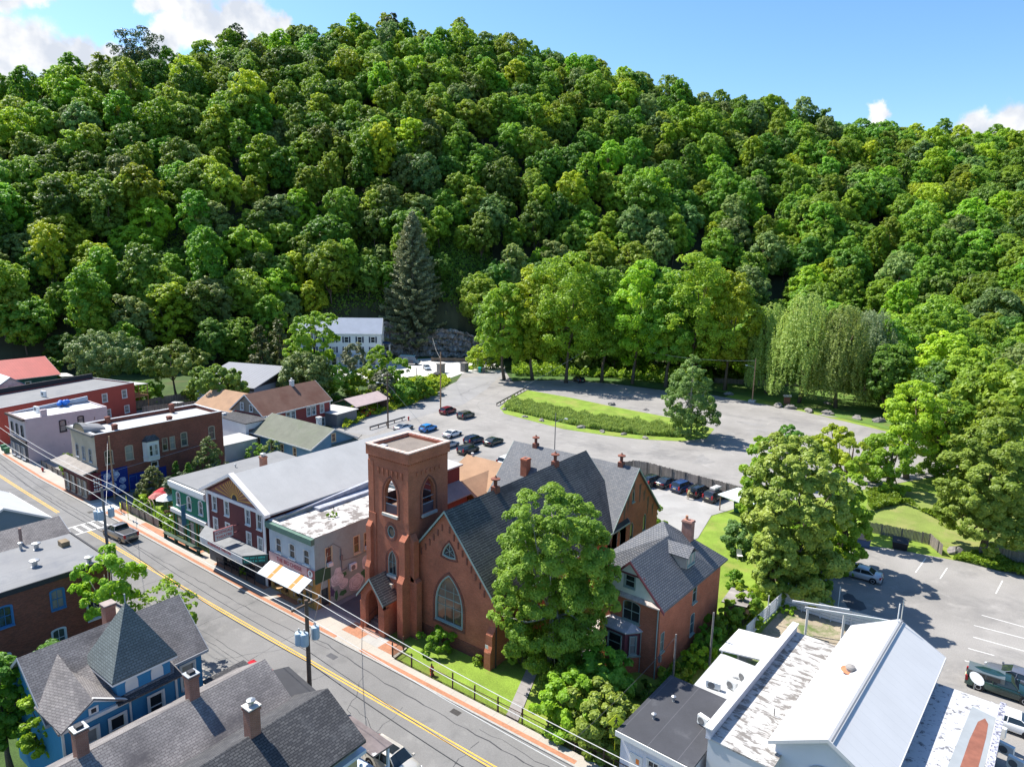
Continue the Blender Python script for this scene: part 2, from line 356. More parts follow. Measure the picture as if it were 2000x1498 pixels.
def crown(seed, R, z0, z1, lobes, subs, n, leaf, droop=0, topw=.6, dens=.55, shape='round', LL=None):
    """leaf clumps on clumps: every lobe carries sub-clumps, every sub-clump leaf faces on its outer side"""
    rng = np.random.default_rng(seed); hz = (z1 - z0)/2; zc = (z0 + z1)/2
    LC = []; LR = []
    for i in range(lobes):
        f = (i + .5)/lobes; zz = 1 - 2*f*.93; an = i*2.39996 + rng.uniform(-.35, .35); q = math.sqrt(max(0, 1 - zz*zz))
        if shape == 'cone': zr = 1 - 2*f; wd = (1 - zr)/2*.9 + .08; cx, cy, cz = math.cos(an)*wd*R*.7, math.sin(an)*wd*R*.7, zc + zr*hz*.93; lr = R*(.16 + wd*.34)*rng.uniform(.8, 1.15)
        else:
            k = rng.uniform(.46, .88); wdt = (topw if zz > 0 else 1)*(1 - abs(zz)) + abs(zz)
            cx, cy, cz = math.cos(an)*q*k*R, math.sin(an)*q*k*R, zc + zz*hz*rng.uniform(.62, .80) + hz*.05; lr = min(R, hz)*rng.uniform(.30, .50)*(20/max(20, lobes))**.35
        LC.append((cx, cy, cz)); LR.append(lr)
    if LL is not None: LC, LR = [a[:3] for a in LL], [a[3] for a in LL]
    LC = np.array(LC); LR = np.array(LR)
    # sub-clumps
    SC = []; SR = []; ST = []
    for c, r in zip(LC, LR):
        d = unit(rng.normal(size=(subs, 3))); d[:, 2] = d[:, 2]*.8 + .22; d = unit(d)
        o = c - np.array([0, 0, zc]); o[2] *= .5; o = o/max(np.linalg.norm(o), 1e-6); d = unit(d + o*.45)
        SC.append(c + d*r*rng.uniform(.62, 1.05, (subs, 1))); SR.append(r*rng.uniform(.30, .50, subs)); ST.append(np.clip(rng.normal(.5, .2) + rng.normal(0, .16, subs), 0, 1))
    SC = np.concatenate(SC); SR = np.concatenate(SR); ST = np.concatenate(ST)
    pr = SR**2/np.sum(SR**2); k = rng.choice(len(SC), n, p=pr); d = unit(rng.normal(size=(n, 3)))
    od = SC[k] - np.array([0, 0, zc - hz*.3]); od = unit(od); d = unit(d + od*.55 + np.array([0, 0, .18]))
    P = SC[k] + d*(SR[k]*rng.uniform(dens, 1.12, n)**.6)[:, None]*np.array([1, 1, .8])
    if droop: P[:, 2] -= droop*((P[:, 0]**2 + P[:, 1]**2)/R**2)
    Nn = unit(d*.9 + od*.3 + rng.normal(size=(n, 3))*.42 + np.array([0, 0, .25]))
    S = leaf*rng.uniform(.65, 1.3, n); T = np.clip(ST[k] + rng.normal(0, .12, n), 0, 1)
    return P, Nn, S, T, (LC, LR)
def blobtree(name, label, bx, by, blobs, lm, bm, seed, n, leaf, tr=.3, subs=9, cat='tree', group=None, uv=None, depth=.75, limbs=10, deep=3):
    """a tree whose limbs end in leaf masses at given places; every mass is repeated in depth so the crown has its full volume"""
    u, v = uv or G(bx, by); rng = np.random.default_rng(seed); dep = u*CW.x + v*CW.y - CH*CW.z; LL = []; hr = Vector((CR.x, CR.y)).normalized(); hf = Vector((-hr.y, hr.x)); cx = u*hr.x + v*hr.y
    us = []
    for x, y, r in blobs:
        R = r*dep/FPX; z = HT(x, y, u, v); d = ray(x, y); t = (d.x*u + d.y*v)/(d.x**2 + d.y**2); o = (d.x*t*hr.x + d.y*t*hr.y) - cx; us.append((o, z, R))
    W_ = max(abs(o) + R for o, z, R in us)
    for o, z, R in us:
        dm = math.sqrt(max(0, 1 - (o/W_)**2))*W_*depth
        for k in range(deep):
            f = (k/(deep - 1)*2 - 1) if deep > 1 else 0; q = f*max(0, dm - R*.5) + rng.uniform(-.2, .2)*R; o2 = o + rng.uniform(-.12, .12)*R; LL.append((o2*hr.x + q*hf.x, o2*hr.y + q*hf.y, max(R*.75, z - abs(f)*R*.5 + rng.uniform(-.2, .2)*R), R*rng.uniform(.60, .78)))
    z1 = max(a[2] + a[3] for a in LL); z0 = min(a[2] - a[3] for a in LL)
    P, Nn, S, T, (LC, LR) = crown(seed, W_, z0, z1, 0, subs, n, leaf, LL=LL)
    t = thing(name, label, cat, (u, v, 0), 0, group); P[:, 2] = np.maximum(P[:, 2], .1); link('crown', leafmesh('crown', P, Nn, S, T, [lm]), t)
    trunkmb(seed, z0 + (z1 - z0)*.75, tr, LC, 0, limbs).build('trunk', bm, t, True); return t
def trunkmb(seed, h, r, LC=None, z0=0, limbs=6, lean=0):
    rng = random.Random(seed); m = MB(); x = y = 0; pts = []; nseg = 5
    for i in range(nseg + 1): pts.append((x, y, z0 + (h - z0)*i/nseg - (.3 if i == 0 else 0))); x += rng.uniform(-.03, .03)*h + lean; y += rng.uniform(-.03, .03)*h
    m.tube(pts, [r*1.35] + [r*(1 - .8*i/nseg) for i in range(1, nseg + 1)], 7)
    if LC is not None:
        for c in rng.sample(list(map(tuple, LC)), min(limbs, len(LC))):
            k = rng.choice((2, 3)); a = Vector(pts[k]); b = Vector(c); mid = a.lerp(b, .5) + Vector((0, 0, -.04*h))
            m.tube([a, mid, b], [r*.45, r*.3, r*.08], 5)
    return m
def tree(name, label, u, v, h, R, z0, lm, bm, seed=1, lobes=16, subs=9, n=9000, leaf=.4, tr=.28, cat='tree', group=None, rz=0, shape='round', droop=0, dens=.55, zb=0, lean=0, limbs=7):
    P, Nn, S, T, (LC, LR) = crown(seed, R, z0, h, lobes, subs, n, leaf, droop, shape=shape, dens=dens)
    t = thing(name, label, cat, (u, v, zb), rz, group)
    if lean: P[:, 0] += lean*5*(P[:, 2]/h)
    link('crown', leafmesh('crown', P, Nn, S, T, [lm]), t)
    trunkmb(seed, (z0 + h)/2 + (h - z0)*.2, tr, LC, 0, limbs, lean).build('trunk', bm, t, True)
    return t
def shrub(name, label, u, v, h, R, lm, seed=1, n=2500, leaf=.2, lobes=9, subs=6, cat='shrub', group=None, sx=1, rz=0, shape='round', zb=0):
    P, Nn, S, T, _ = crown(seed, R, -h*.12, h, lobes, subs, n, leaf, shape=shape)
    P[:, 2] = np.abs(P[:, 2])
    t = thing(name, label, cat, (u, v, zb), rz, group); link('foliage', leafmesh('foliage', P*np.array([sx, 1, 1]), Nn, S, T, [lm]), t)
    m = MB()
    for k in range(4): m.tube([(.1*math.cos(k*1.6), .1*math.sin(k*1.6), -.1), (.35*R*math.cos(k*1.6), .35*R*math.sin(k*1.6), h*.5)], [.05, .02], 5)
    m.build('stem', bark, t); return t
# hillside forest: a kit of crowns shared by all trees
KIT = []
for i, (h, R, z0, lo, n, lf) in enumerate(((15, 6.2, 2, 34, 12000, .46), (18, 6.8, 3, 40, 14000, .46), (16, 5.0, 2, 28, 10000, .44), (19, 5.6, 3, 34, 12000, .45), (14, 7.4, 2, 38, 13000, .48), (20, 4.6, 3, 30, 10500, .42))):
    P, Nn, S, T, (LC, LR) = crown(100 + i, R, z0, h, lo, 9, n, lf); KIT.append((P, Nn, S, T, LC, h, R, trunkmb(100 + i, h*.7, .26, LC, -3, 5)))
LM = [(L_mid, 'mid-green'), (L_yel, 'yellow-green'), (L_dark, 'dark green'), (L_blue, 'dull bluish green'), (L_mid, 'mid-green')]
rf = random.Random(7); pos = []
NEAR_AZ = [pxaz(x) for x in (-300, 0, 200, 450, 600, 660, 900, 960, 1050, 1150, 1300, 1450, 1520, 1700, 1780, 1880, 2000, 2300)]
NEAR = (240, 236, 222, 222, 236, 247, 247, 225, 215, 212, 208, 205, 216, 205, 170, 150, 142, 120)
step = 8.7; gx = -560
while gx < 420:
    gy = 60
    while gy < 620:
        u = gx + rf.uniform(-.42, .42)*step; v = gy + rf.uniform(-.42, .42)*step; gy += step
        a, b = W2C(u, v); r = math.hypot(a, b); az = math.atan2(a, b)
        if b < 50 or az < pxaz(-90) or az > pxaz(2130): continue
        if r < np.interp(az, NEAR_AZ, NEAR) or r > np.interp(az, AZ, CREST) + 22: continue
        pos.append((r, u, v, hill(u, v)))
    gx += step
pos.sort()
NI = 300
fkit = {}
def forest_parts(i, lm):
    if (i, lm.name) not in fkit:
        P, Nn, S, T, LC, h, R, tm = KIT[i]; fkit[(i, lm.name)] = (leafmesh('crown', P, Nn, S, T, [lm]), None)
    return fkit[(i, lm.name)][0]
tms = [k[7].mesh('trunk', bark) for k in KIT]
for k, (r, u, v, z) in enumerate(pos[:NI]):
    i = rf.randrange(6); q = rf.choices(range(5), (5, 3.2, 2.2, 1.6, 3))[0]; lm, cn = LM[q]; s = rf.choice((rf.uniform(.62, .9), rf.uniform(.85, 1.15), rf.uniform(1.05, 1.34)))
    a_, b_ = W2C(u, v); xx = math.atan2(a_, b_); sec = ('at the left end', 'left of the white house', 'above the rock face', 'behind the bright grove', 'behind the willows', 'at the right end')[sum(xx > pxaz(q_) for q_ in (330, 630, 960, 1440, 1740))]
    sz = ('rounded', 'tall', 'compact', 'tall', 'broad', 'slender')[i]; wh_ = 'on the hillside %s' % sec if z > .5 else 'in the flat wood %s' % sec
    t = thing('forest_tree', '%s %s broadleaf tree %s' % (sz, cn, wh_), 'tree', (u, v, z - .4), rf.uniform(0, 6.28), '%s %s trees %s' % (sz, cn, wh_))
    t.scale = (s*rf.uniform(.9, 1.12), s*rf.uniform(.9, 1.12), s*rf.uniform(.9, 1.1)); link('crown', forest_parts(i, lm), t); link('trunk', tms[i], t)
kc = bpy.data.collections.new('forest_kit')
for i in range(6):
    P, Nn, S, T, LC, h, R, tm = KIT[i]
    for q, lm in enumerate((L_mid, L_yel if i % 2 else L_dark, L_mid if i % 3 else L_blue)):
        kc.objects.link(bpy.data.objects.new('kit_tree', leafmesh('kit', P[::1], Nn, S, T, [lm, bark], tm)))
me = bpy.data.meshes.new('far_forest'); rest = pos[NI:]
me.from_pydata([(u, v, z - .4) for r, u, v, z in rest], [], [])
a_s = me.attributes.new('sc', 'FLOAT_VECTOR', 'POINT'); a_s.data.foreach_set('vector', [x for _ in rest for x in (lambda s: (s, s, s*rf.uniform(.9, 1.15)))(rf.choice((rf.uniform(.65, .9), rf.uniform(.85, 1.15), rf.uniform(1.0, 1.28))))])
a_r = me.attributes.new('rt', 'FLOAT_VECTOR', 'POINT'); a_r.data.foreach_set('vector', [x for _ in rest for x in (0, 0, rf.uniform(0, 6.28))])
fo = tag(link('far_forest', me), 'continuous green tree canopy covering the upper hillside up to the ridge', 'forest', kind='stuff')
ng = bpy.data.node_groups.new('scatter', 'GeometryNodeTree')
ng.interface.new_socket('Geometry', in_out='INPUT', socket_type='NodeSocketGeometry'); ng.interface.new_socket('Geometry', in_out='OUTPUT', socket_type='NodeSocketGeometry')
gi = ng.nodes.new('NodeGroupInput'); go = ng.nodes.new('NodeGroupOutput'); ip = ng.nodes.new('GeometryNodeInstanceOnPoints'); ci = ng.nodes.new('GeometryNodeCollectionInfo')
ci.inputs[0].default_value = kc; ci.inputs['Separate Children'].default_value = True; ci.inputs['Reset Children'].default_value = True; ip.inputs['Pick Instance'].default_value = True
rv = ng.nodes.new('FunctionNodeRandomValue'); rv.data_type = 'INT'; rv.inputs[4].default_value = 0; rv.inputs[5].default_value = 17
for nm, ty, so in (('sc', 'FLOAT_VECTOR', 'Scale'), ('rt', 'FLOAT_VECTOR', 'Rotation')):
    na_ = ng.nodes.new('GeometryNodeInputNamedAttribute'); na_.data_type = ty; na_.inputs[0].default_value = nm
    if so == 'Rotation':
        er = ng.nodes.new('FunctionNodeEulerToRotation'); ng.links.new(na_.outputs[0], er.inputs[0]); ng.links.new(er.outputs[0], ip.inputs[so])
    else: ng.links.new(na_.outputs[0], ip.inputs[so])
ng.links.new(gi.outputs[0], ip.inputs[0]); ng.links.new(ci.outputs[0], ip.inputs['Instance']); ng.links.new(rv.outputs[2], ip.inputs['Instance Index']); ng.links.new(ip.outputs[0], go.inputs[0])
md = fo.modifiers.new('scatter', 'NODES'); md.node_group = ng
print('forest', len(pos))
# ------------------------------------------------------------------ building kit
white_t = mat('trim_white', (.64, .63, .60), .7, .06, .8)
cream_t = mat('trim_cream', (.55, .46, .30), .7, .06, .8)
glass = glassmat('window_glass'); glass_c = glassmat('window_glass_curtained', (.20, .20, .19), .25, .4); glass_b = glassmat('window_glass_blue', (.05, .075, .10), .08); glass_t = glassmat('window_glass_teal', (.05, .07, .07), .08)
green_t = mat('trim_grey_green', (.26, .33, .30), .7, .1, .8); black_t = mat('trim_black', (.03, .03, .035), .6, .1, 1); blue_t = mat('trim_blue', (.05, .17, .36), .6, .1, 1)
maroon_t = mat('trim_maroon', (.16, .05, .06), .7, .1, 1); grey_t = mat('trim_grey', (.33, .34, .36), .7, .1, 1)
tan_b = mat('board_tan', (.20, .13, .10), .8, .15, 1)
brick_ch = mat('brick_church', (.44, .130, .068), .92, .20, .45, 'brick', (.22, .075), (.345, .098, .050), (.34, .19, .13), .008, stain=(.15, .075, .05), sr=(.55, .76), ss=.3, hf=.12)
brick_dk = mat('brick_dark', (.25, .078, .05), .92, .18, .4, 'brick', (.22, .075), (.14, .05, .036), (.15, .09, .07), .008, stain=(.10, .05, .04), sr=(.56, .75), ss=.3, hf=.08)
brick_cap = mat('coping_stone', (.42, .33, .27), .9, .22, 1.2, pat='seam', ps=(.6, .07), c2=(.2, .1, .08))
brick_stain = mat('brick_weathered', (.15, .095, .07), .95, .3, 1.5, hf=.15)
slate = mat('slate_roof', (.165, .166, .17), .7, .10, .5, 'shingle', (.3, .19), (.115, .122, .135), (.07, .074, .08), .02, hf=.08)
slate_dk = mat('slate_shaded', (.074, .070, .067), .75, .25, .5, 'shingle', (1.6, .24), (.045, .045, .048), (.16, .155, .145), .035, hf=.15, stain=(.035, .035, .037), sr=(.5, .62), ss=.12)  # slate with the shade of the steep nave slope put into its colour
shing_g = mat('shingle_grey', (.155, .158, .163), .9, .16, .4, 'shingle', (.32, .17), (.10, .105, .11), (.06, .062, .066), .025, hf=.12)
shing_w = mat('shingle_worn', (.245, .225, .212), .95, .22, .35, 'shingle', (.34, .17), (.18, .168, .16), (.12, .105, .103), .022, hf=.14, stain=(.085, .078, .08), sr=(.5, .68), ss=.25, stretch=None)
shing_k = mat('shingle_charcoal', (.10, .098, .098), .9, .2, .4, 'shingle', (.34, .17), (.05, .05, .054), (.033, .033, .036), .03, hf=.12, stain=(.12, .12, .12), sr=(.58, .75), ss=.4)
shing_b = mat('shingle_brown', (.170, .092, .066), .95, .14, .5, hf=.1, stain=(.14, .065, .045), sr=(.5, .66), ss=.2)
shing_t = mat('shingle_tan', (.33, .205, .125), .95, .12, .5, hf=.1, stain=(.26, .165, .105), sr=(.5, .7), ss=.3)
shing_m = mat('shingle_moss', (.15, .155, .12), .95, .14, .5, hf=.12, stain=(.12, .135, .09), sr=(.5, .7), ss=.25)
mem_g = mat('roof_membrane_grey', (.20, .2, .2), .85, .10, .25, 'seam', (2.6, .012), (.13, .13, .14), stain=(.15, .155, .165), sr=(.52, .68), ss=.2, hf=.05)
mem_l = mat('roof_membrane_light', (.40, .392, .375), .8, .08, .3, 'seam', (1.0, .02), (.34, .35, .35), hf=.06)
mem_w = mat('roof_coating_white', (.48, .46, .435), .85, .08, .4, stain=(.17, .15, .135), sr=(.48, .56), ss=.6, hf=.06)
mem_k = mat('roof_membrane_black', (.052, .053, .06), .75, .18, .3, 'seam', (2.2, .02), (.09, .09, .1), hf=.06, stain=(.085, .087, .095), sr=(.55, .7), ss=.3)
met_w = mat('roof_metal_white', (.50, .50, .50), .7, .04, .3, 'seam', (.9, .03), (.42, .425, .43), spec=.15)
met_r = mat('roof_metal_red', (.38, .08, .065), .6, .10, .4, 'seam', (.6, .06), (.28, .05, .04))
met_g = mat('roof_metal_grey', (.17, .175, .195), .6, .06, .4, 'seam', (.9, .10), (.28, .285, .30))
met_b = mat('roof_metal_blue', (.09, .24, .33), .5, .08, .4, 'seam', (.6, .06), (.06, .18, .26))
stucco_g = mat('stucco_grey', (.27, .335, .325), .95, .14, .25, hf=.08, stain=(.20, .225, .22), sr=(.5, .68), ss=.3)
DIRS = {'F': ((1, 0), (0, -1)), 'R': ((0, 1), (1, 0)), 'B': ((-1, 0), (0, 1)), 'L': ((0, -1), (-1, 0))}
def shp(kind, w, h, d=0.0):
    """window outline, centred on a=0, sill at z=0, grown by d"""
    w2 = w/2
    if kind == 'rect': P = [(-w2, 0), (w2, 0), (w2, h), (-w2, h)]
    elif kind == 'seg':
        r = .18*w; P = [(-w2, 0), (w2, 0), (w2, h - r)] + [(w2*math.cos(t), h - r + r*math.sin(t)) for t in [PI*k/8 for k in range(1, 8)]] + [(-w2, h - r)]
    elif kind == 'arch': P = [(-w2, 0), (w2, 0), (w2, h - w2)] + [(w2*math.cos(t), h - w2 + w2*math.sin(t)) for t in [PI*k/10 for k in range(1, 10)]] + [(-w2, h - w2)]
    elif kind == 'gothic':
        H = w*.98; sp = h - H
        P = [(-w2, 0), (w2, 0)] + [(-w2 + w*math.cos(t), sp + H/.866*math.sin(t)) for t in [PI/3*k/7 for k in range(0, 8)]] + [(w2 - w*math.cos(t), sp + H/.866*math.sin(t)) for t in [PI/3*k/7 for k in range(6, -1, -1)]]
    elif kind == 'round': P = [(w2*math.cos(t), h/2 + h/2*math.sin(t)) for t in [2*PI*k/20 - PI/2 for k in range(20)]]
    elif kind == 'tri':
        P = []; C = [(-w2, h*.12), (w2, h*.12), (0, h)]; B_ = [(0, -.03*h), (w2*.86, h*.62), (-w2*.86, h*.62)]
        for i in range(3):
            a, b, c = C[i], B_[i], C[(i + 1) % 3]
            for t in (0, .25, .5, .75): P.append(tuple((1 - t)**2*a[k] + 2*t*(1 - t)*b[k] + t*t*c[k] for k in (0, 1)))
    if d:
        cz = h/2; sx = (w + 2*d)/w; sz = (h + 2*d)/h; P = [(x*sx, cz + (z - cz)*sz) for x, z in P]
    return P
WC = {}
FR0 = ((0, 0), (1, 0), (0, -1))                      # window built facing -y
def window(par, side, a, z, w, h, kind='rect', fm=None, gm=None, mun=(0, 0), mid=True, cas=.09, sill=True, W=0, D=0, off=0.0, name='window', label=None, flush=False):
    fm = fm or white_t; gm = gm or (glass, glass_c, glass, glass_t, glass_b)[int(abs(a*7.3 + z*3.1 + w*11))%5]
    key = (kind, round(w, 2), round(h, 2), fm.name, gm.name, mun, mid, cas, sill)
    if key not in WC:
        m = MB(); m.ring(shp(kind, w, h, -.002), shp(kind, w, h, -.07), FR0, -.16, .012)
        if cas: m.ring(shp(kind, w, h, cas), shp(kind, w, h, .0), FR0, .004, .05)
        bars = []
        if mid: bars.append(('h', h*.5, .035))
        for k in range(1, mun[0]): bars.append(('v', -w/2 + w*k/mun[0], .018))
        for k in range(1, mun[1]): bars.append(('h', h*k/mun[1], .018))
        for t, c, hw in bars:
            if t == 'h': m.ext([(-w/2 + .05, c - hw), (w/2 - .05, c - hw), (w/2 - .05, c + hw), (-w/2 + .05, c + hw)], FR0, -.10, -.05)
            else:
                zt = h - .05 if kind == 'rect' else (h*.9 - abs(c)/(w/2)*h*.35 if kind in ('gothic', 'tri', 'arch') else h*.93)
                m.ext([(c - hw, .05), (c + hw, .05), (c + hw, zt), (c - hw, zt)], FR0, -.095, -.045)
        if kind == 'tri' :
            for q in range(3):
                an = PI/6 + q*PI/3; c_ = (0, h*.45); dx, dz = math.cos(an)*w*.42, math.sin(an)*h*.42; nx, nz_ = -math.sin(an)*.02, math.cos(an)*.02
                m.ext([(-dx + nx*-1, c_[1] - dz - nz_), (dx - nx, c_[1] + dz - nz_), (dx + nx, c_[1] + dz + nz_), (-dx + nx, c_[1] - dz + nz_)], FR0, -.095, -.05)
        if sill: m.ext([(-w/2 - .1, -.12), (w/2 + .1, -.12), (w/2 + .1, -.01), (-w/2 - .1, -.01)], FR0, .005, .14)
        p = MB(); p.ext(shp(kind, w, h, -.03), FR0, -.12, -.085)
        WC[key] = (m.mesh('window', fm), p.mesh('pane', gm))
    av, nv = DIRS[side]
    o = {'F': (0, 0), 'R': (W, 0), 'B': (W, D), 'L': (0, D)}[side]
    rz = {'F': 0, 'R': PI/2, 'B': PI, 'L': -PI/2}[side]
    f = link(name, WC[key][0], par, (o[0] + av[0]*a + nv[0]*off, o[1] + av[1]*a + nv[1]*off, z), rz)
    if label: f['label'] = label
    link('pane', WC[key][1], f)
    return f
class Bld:
    def __init__(s, name, label, cat, u, v, W, D, H, wm, rot=0, z=0, group=None):
        s.t = thing(name, label, cat, (u, v, z), rot, group); s.W, s.D, s.H, s.wm = W, D, H, wm; s.u, s.v = u, v; s.front = None
        s.outl = {k: [(0, -.3), (l, -.3), (l, H), (0, H)] for k, l in (('F', W), ('R', D), ('B', W), ('L', D))}
        s.holes = {'F': [], 'R': [], 'B': [], 'L': []}; s.extra = MB()
    def frame(s, side): return ({'F': (0, 0), 'R': (s.W, 0), 'B': (s.W, s.D), 'L': (0, s.D)}[side],) + DIRS[side]
    def gable(s, axis, rise):                    # ridge along 'y' (gables F,B) or 'x' (gables R,L)
        for k in ('FB' if axis == 'y' else 'RL'):
            l = s.W if axis == 'y' else s.D; s.outl[k] = [(0, -.3), (l, -.3), (l, s.H), (l/2, s.H + rise), (0, s.H)]
        return s
    def win(s, side, specs, **kw):
        for q in specs:
            a, z, w, h = q[:4]; k = dict(kw)
            if len(q) > 4: k.update(q[4])
            s.holes[side].append([(x + a, zz + z) for x, zz in shp(k.get('kind', 'rect'), w, h)])
            window(s.t, side, a, z, w, h, W=s.W, D=s.D, **k)
        return s
    def hole(s, side, P): s.holes[side].append(P); return s
    def walls(s, depth=.35, two=False, name='wall'):
        m = s.extra
        for side in 'FRBL':
            m = MB() if (side == 'F' and s.front) else s.extra
            o, a, n = s.frame(side); out = s.outl[side]; hs = s.holes[side]
            f = lambda p, d: (o[0] + a[0]*p[0] + n[0]*d, o[1] + a[1]*p[0] + n[1]*d, p[1])
            L_ = [[Vector((p[0], p[1], 0)) for p in out]] + [[Vector((p[0], p[1], 0)) for p in h] for h in hs]
            T = tessellate_polygon(L_) if hs else None; pts = [p for l in L_ for p in l]
            if T is None: T = [tuple(range(len(out)))]
            fs = []
            for t in T:
                t = list(t); ar = sum(pts[t[i]].x*pts[t[(i + 1) % len(t)]].y - pts[t[(i + 1) % len(t)]].x*pts[t[i]].y for i in range(len(t)))
                fs.append(t if ar > 0 else t[::-1])
            m.add([f((p.x, p.y), 0) for p in pts], fs)
            if two: m.add([f((p.x, p.y), -depth) for p in pts], [q[::-1] for q in fs])
            for h in hs: m.ext(h[::-1], (o, a, n), -depth, 0, caps=False)
            if m is not s.extra: m.build('front_wall', s.front, s.t)
        m = s.extra
        s.wall = m.build(name, s.wm, s.t); return s
    def flat(s, rm, par=.0, th=.15, inset=.25, parm=None, capm=None, name='roof', over=0.0, drop=0.0):
        """flat roof behind a parapet of height par, or a thin slab with an overhang"""
        W, D, H = s.W, s.D, s.H
        if par:
            m = MB(); m.box(inset, inset, H - par - .1, W - inset, D - inset, H - par); r = m.build(name, rm, s.t)
            m = MB()
            m.box(0, 0, H - par - .2, W, inset, H - .003); m.box(0, D - inset, H - par - .2, W, D, H - .003); m.box(0, inset, H - par - .2, inset, D - inset, H - .003); m.box(W - inset, inset, H - par - .2, W, D - inset, H - .003)
            # the outer skin is the wall; the parapet is only its inner side and top
            m = MB(); z0, z1 = H - par - .1, H
            P = [(0, 0), (W, 0), (W, D), (0, D)]; Q = [(inset, inset), (W - inset, inset), (W - inset, D - inset), (inset, D - inset)]
            m.add([(x, y, z1) for x, y in P] + [(x, y, z1) for x, y in Q] + [(x, y, z0) for x, y in Q], [(i, (i + 1) % 4, 4 + (i + 1) % 4, 4 + i) for i in range(4)] + [(4 + i, 4 + (i + 1) % 4, 8 + (i + 1) % 4, 8 + i) for i in range(4)])
            m.build('parapet', parm or s.wm, s.t)
            if capm:
                m = MB(); e = .05; m.slab([(-e, -e, H + .07), (W + e, -e, H + .07), (W + e, inset + e, H + .07), (-e, inset + e, H + .07)], .067); m.slab([(-e, D - inset - e, H + .07), (W + e, D - inset - e, H + .07), (W + e, D + e, H + .07), (-e, D + e, H + .07)], .067)
                m.slab([(-e, inset + e, H + .07), (inset + e, inset + e, H + .07), (inset + e, D - inset - e, H + .07), (-e, D - inset - e, H + .07)], .067); m.slab([(W - inset - e, inset + e, H + .07), (W + e, inset + e, H + .07), (W + e, D - inset - e, H + .07), (W - inset - e, D - inset - e, H + .07)], .067)
                m.build('coping', capm, s.t)
        else:
            m = MB(); m.slab([(-over, -over, H + th), (W + over, -over, H + th), (W + over, D + over, H + th - drop), (-over, D + over, H + th - drop)], th - .004); r = m.build(name, rm, s.t)
        s.roof = r; return s
    def groof(s, axis, rise, rm, oh=.35, og=.3, th=.16, trim=None, name='roof', gm=None):
        """gable roof: two slabs, eaves oh, gable overhang og"""
        W, D, H = s.W, s.D, s.H; m = MB()
        if axis == 'y': k = rise/(W/2); e = H - k*oh; P1 = [(-oh, -og, e), (W/2, -og, H + rise), (W/2, D + og, H + rise), (-oh, D + og, e)]; P2 = [(W/2, -og, H + rise), (W + oh, -og, e), (W + oh, D + og, e), (W/2, D + og, H + rise)]
        else: k = rise/(D/2); e = H - k*oh; P1 = [(-og, -oh, e), (W + og, -oh, e), (W + og, D/2, H + rise), (-og, D/2, H + rise)]; P2 = [(-og, D/2, H + rise), (W + og, D/2, H + rise), (W + og, D + oh, e), (-og, D + oh, e)]
        up = lambda P: [(x, y, z + th + .02) for x, y, z in P]
        m.slab(up(P1), th); m.slab(up(P2), th); s.roof = m.build(name, rm, s.t)
        if trim:
            m = MB(); tt = .05; f = .2
            def board(p, q, dx, dy):
                a_, b_ = Vector(p), Vector(q); a_.z += .05 + th; b_.z += .05 + th; o_ = Vector((dx, dy, 0))
                m.add([a_, b_, b_ - Vector((0, 0, f + .05)), a_ - Vector((0, 0, f + .05)), a_ + o_, b_ + o_, b_ + o_ - Vector((0, 0, f + .05)), a_ + o_ - Vector((0, 0, f + .05))],
                      [(0, 1, 2, 3), (7, 6, 5, 4), (0, 4, 5, 1), (1, 5, 6, 2), (2, 6, 7, 3), (3, 7, 4, 0)])
            if axis == 'y':
                for P in (P1, P2):
                    board(P[0], P[1], 0, -tt); board(P[3], P[2], 0, tt)
                m.box(-oh - tt, -og, e, -oh - .003, D + og, e + th + .03); m.box(W + oh + .003, -og, e, W + oh + tt, D + og, e + th + .03)
            else:
                for P in (P1, P2):
                    board(P[1], P[2], tt, 0); board(P[0], P[3], -tt, 0)
                m.box(-og, -oh - tt, e, W + og, -oh - .003, e + th + .03); m.box(-og, D + oh + .003, e, W + og, D + oh + tt, e + th + .03)
            m.build('trim', trim, s.t)
        return s
def chimney(par, x, y, z0, z1, w=.6, d=.6, m_=None, cap=None, pot=None, name='chimney'):
    m = MB(); m.box(x - w/2, y - d/2, z0, x + w/2, y + d/2, z1); m.box(x - w/2 - .06, y - d/2 - .06, z1 - .22, x + w/2 + .06, y + d/2 + .06, z1 - .08)
    c = m.build(name, m_ or brick_ch, par)
    if cap: k = MB(); k.box(x - w/2 - .08, y - d/2 - .08, z1, x + w/2 + .08, y + d/2 + .08, z1 + .08); k.build('cap', cap, c)
    if pot == 'flue': k = MB(); k.lathe([(.16, 0), (.16, .3), (.2, .3), (.2, .4), (.26, .42), (.05, .55)], (x, y, z1 + (.08 if cap else 0)), 12); k.build('chimney_pot', mat('galvanised', (.55, .56, .58), .4, .1, 2, metal=.6), c)
    return c
galv = mat('galvanised', (.38, .39, .40), .4, .1, 2, metal=.6)
def vent(par, x, y, z, h=.5, r=.09, m_=None, name='vent_pipe', hat=True):
    m = MB(); m.lathe([(r*1.5, 0), (r, .05), (r, h)] + ([(r*1.9, h), (r*1.9, h + .12), (r*.4, h + .2)] if hat else []), (x, y, z), 10); return m.build(name, m_ or galv, par)
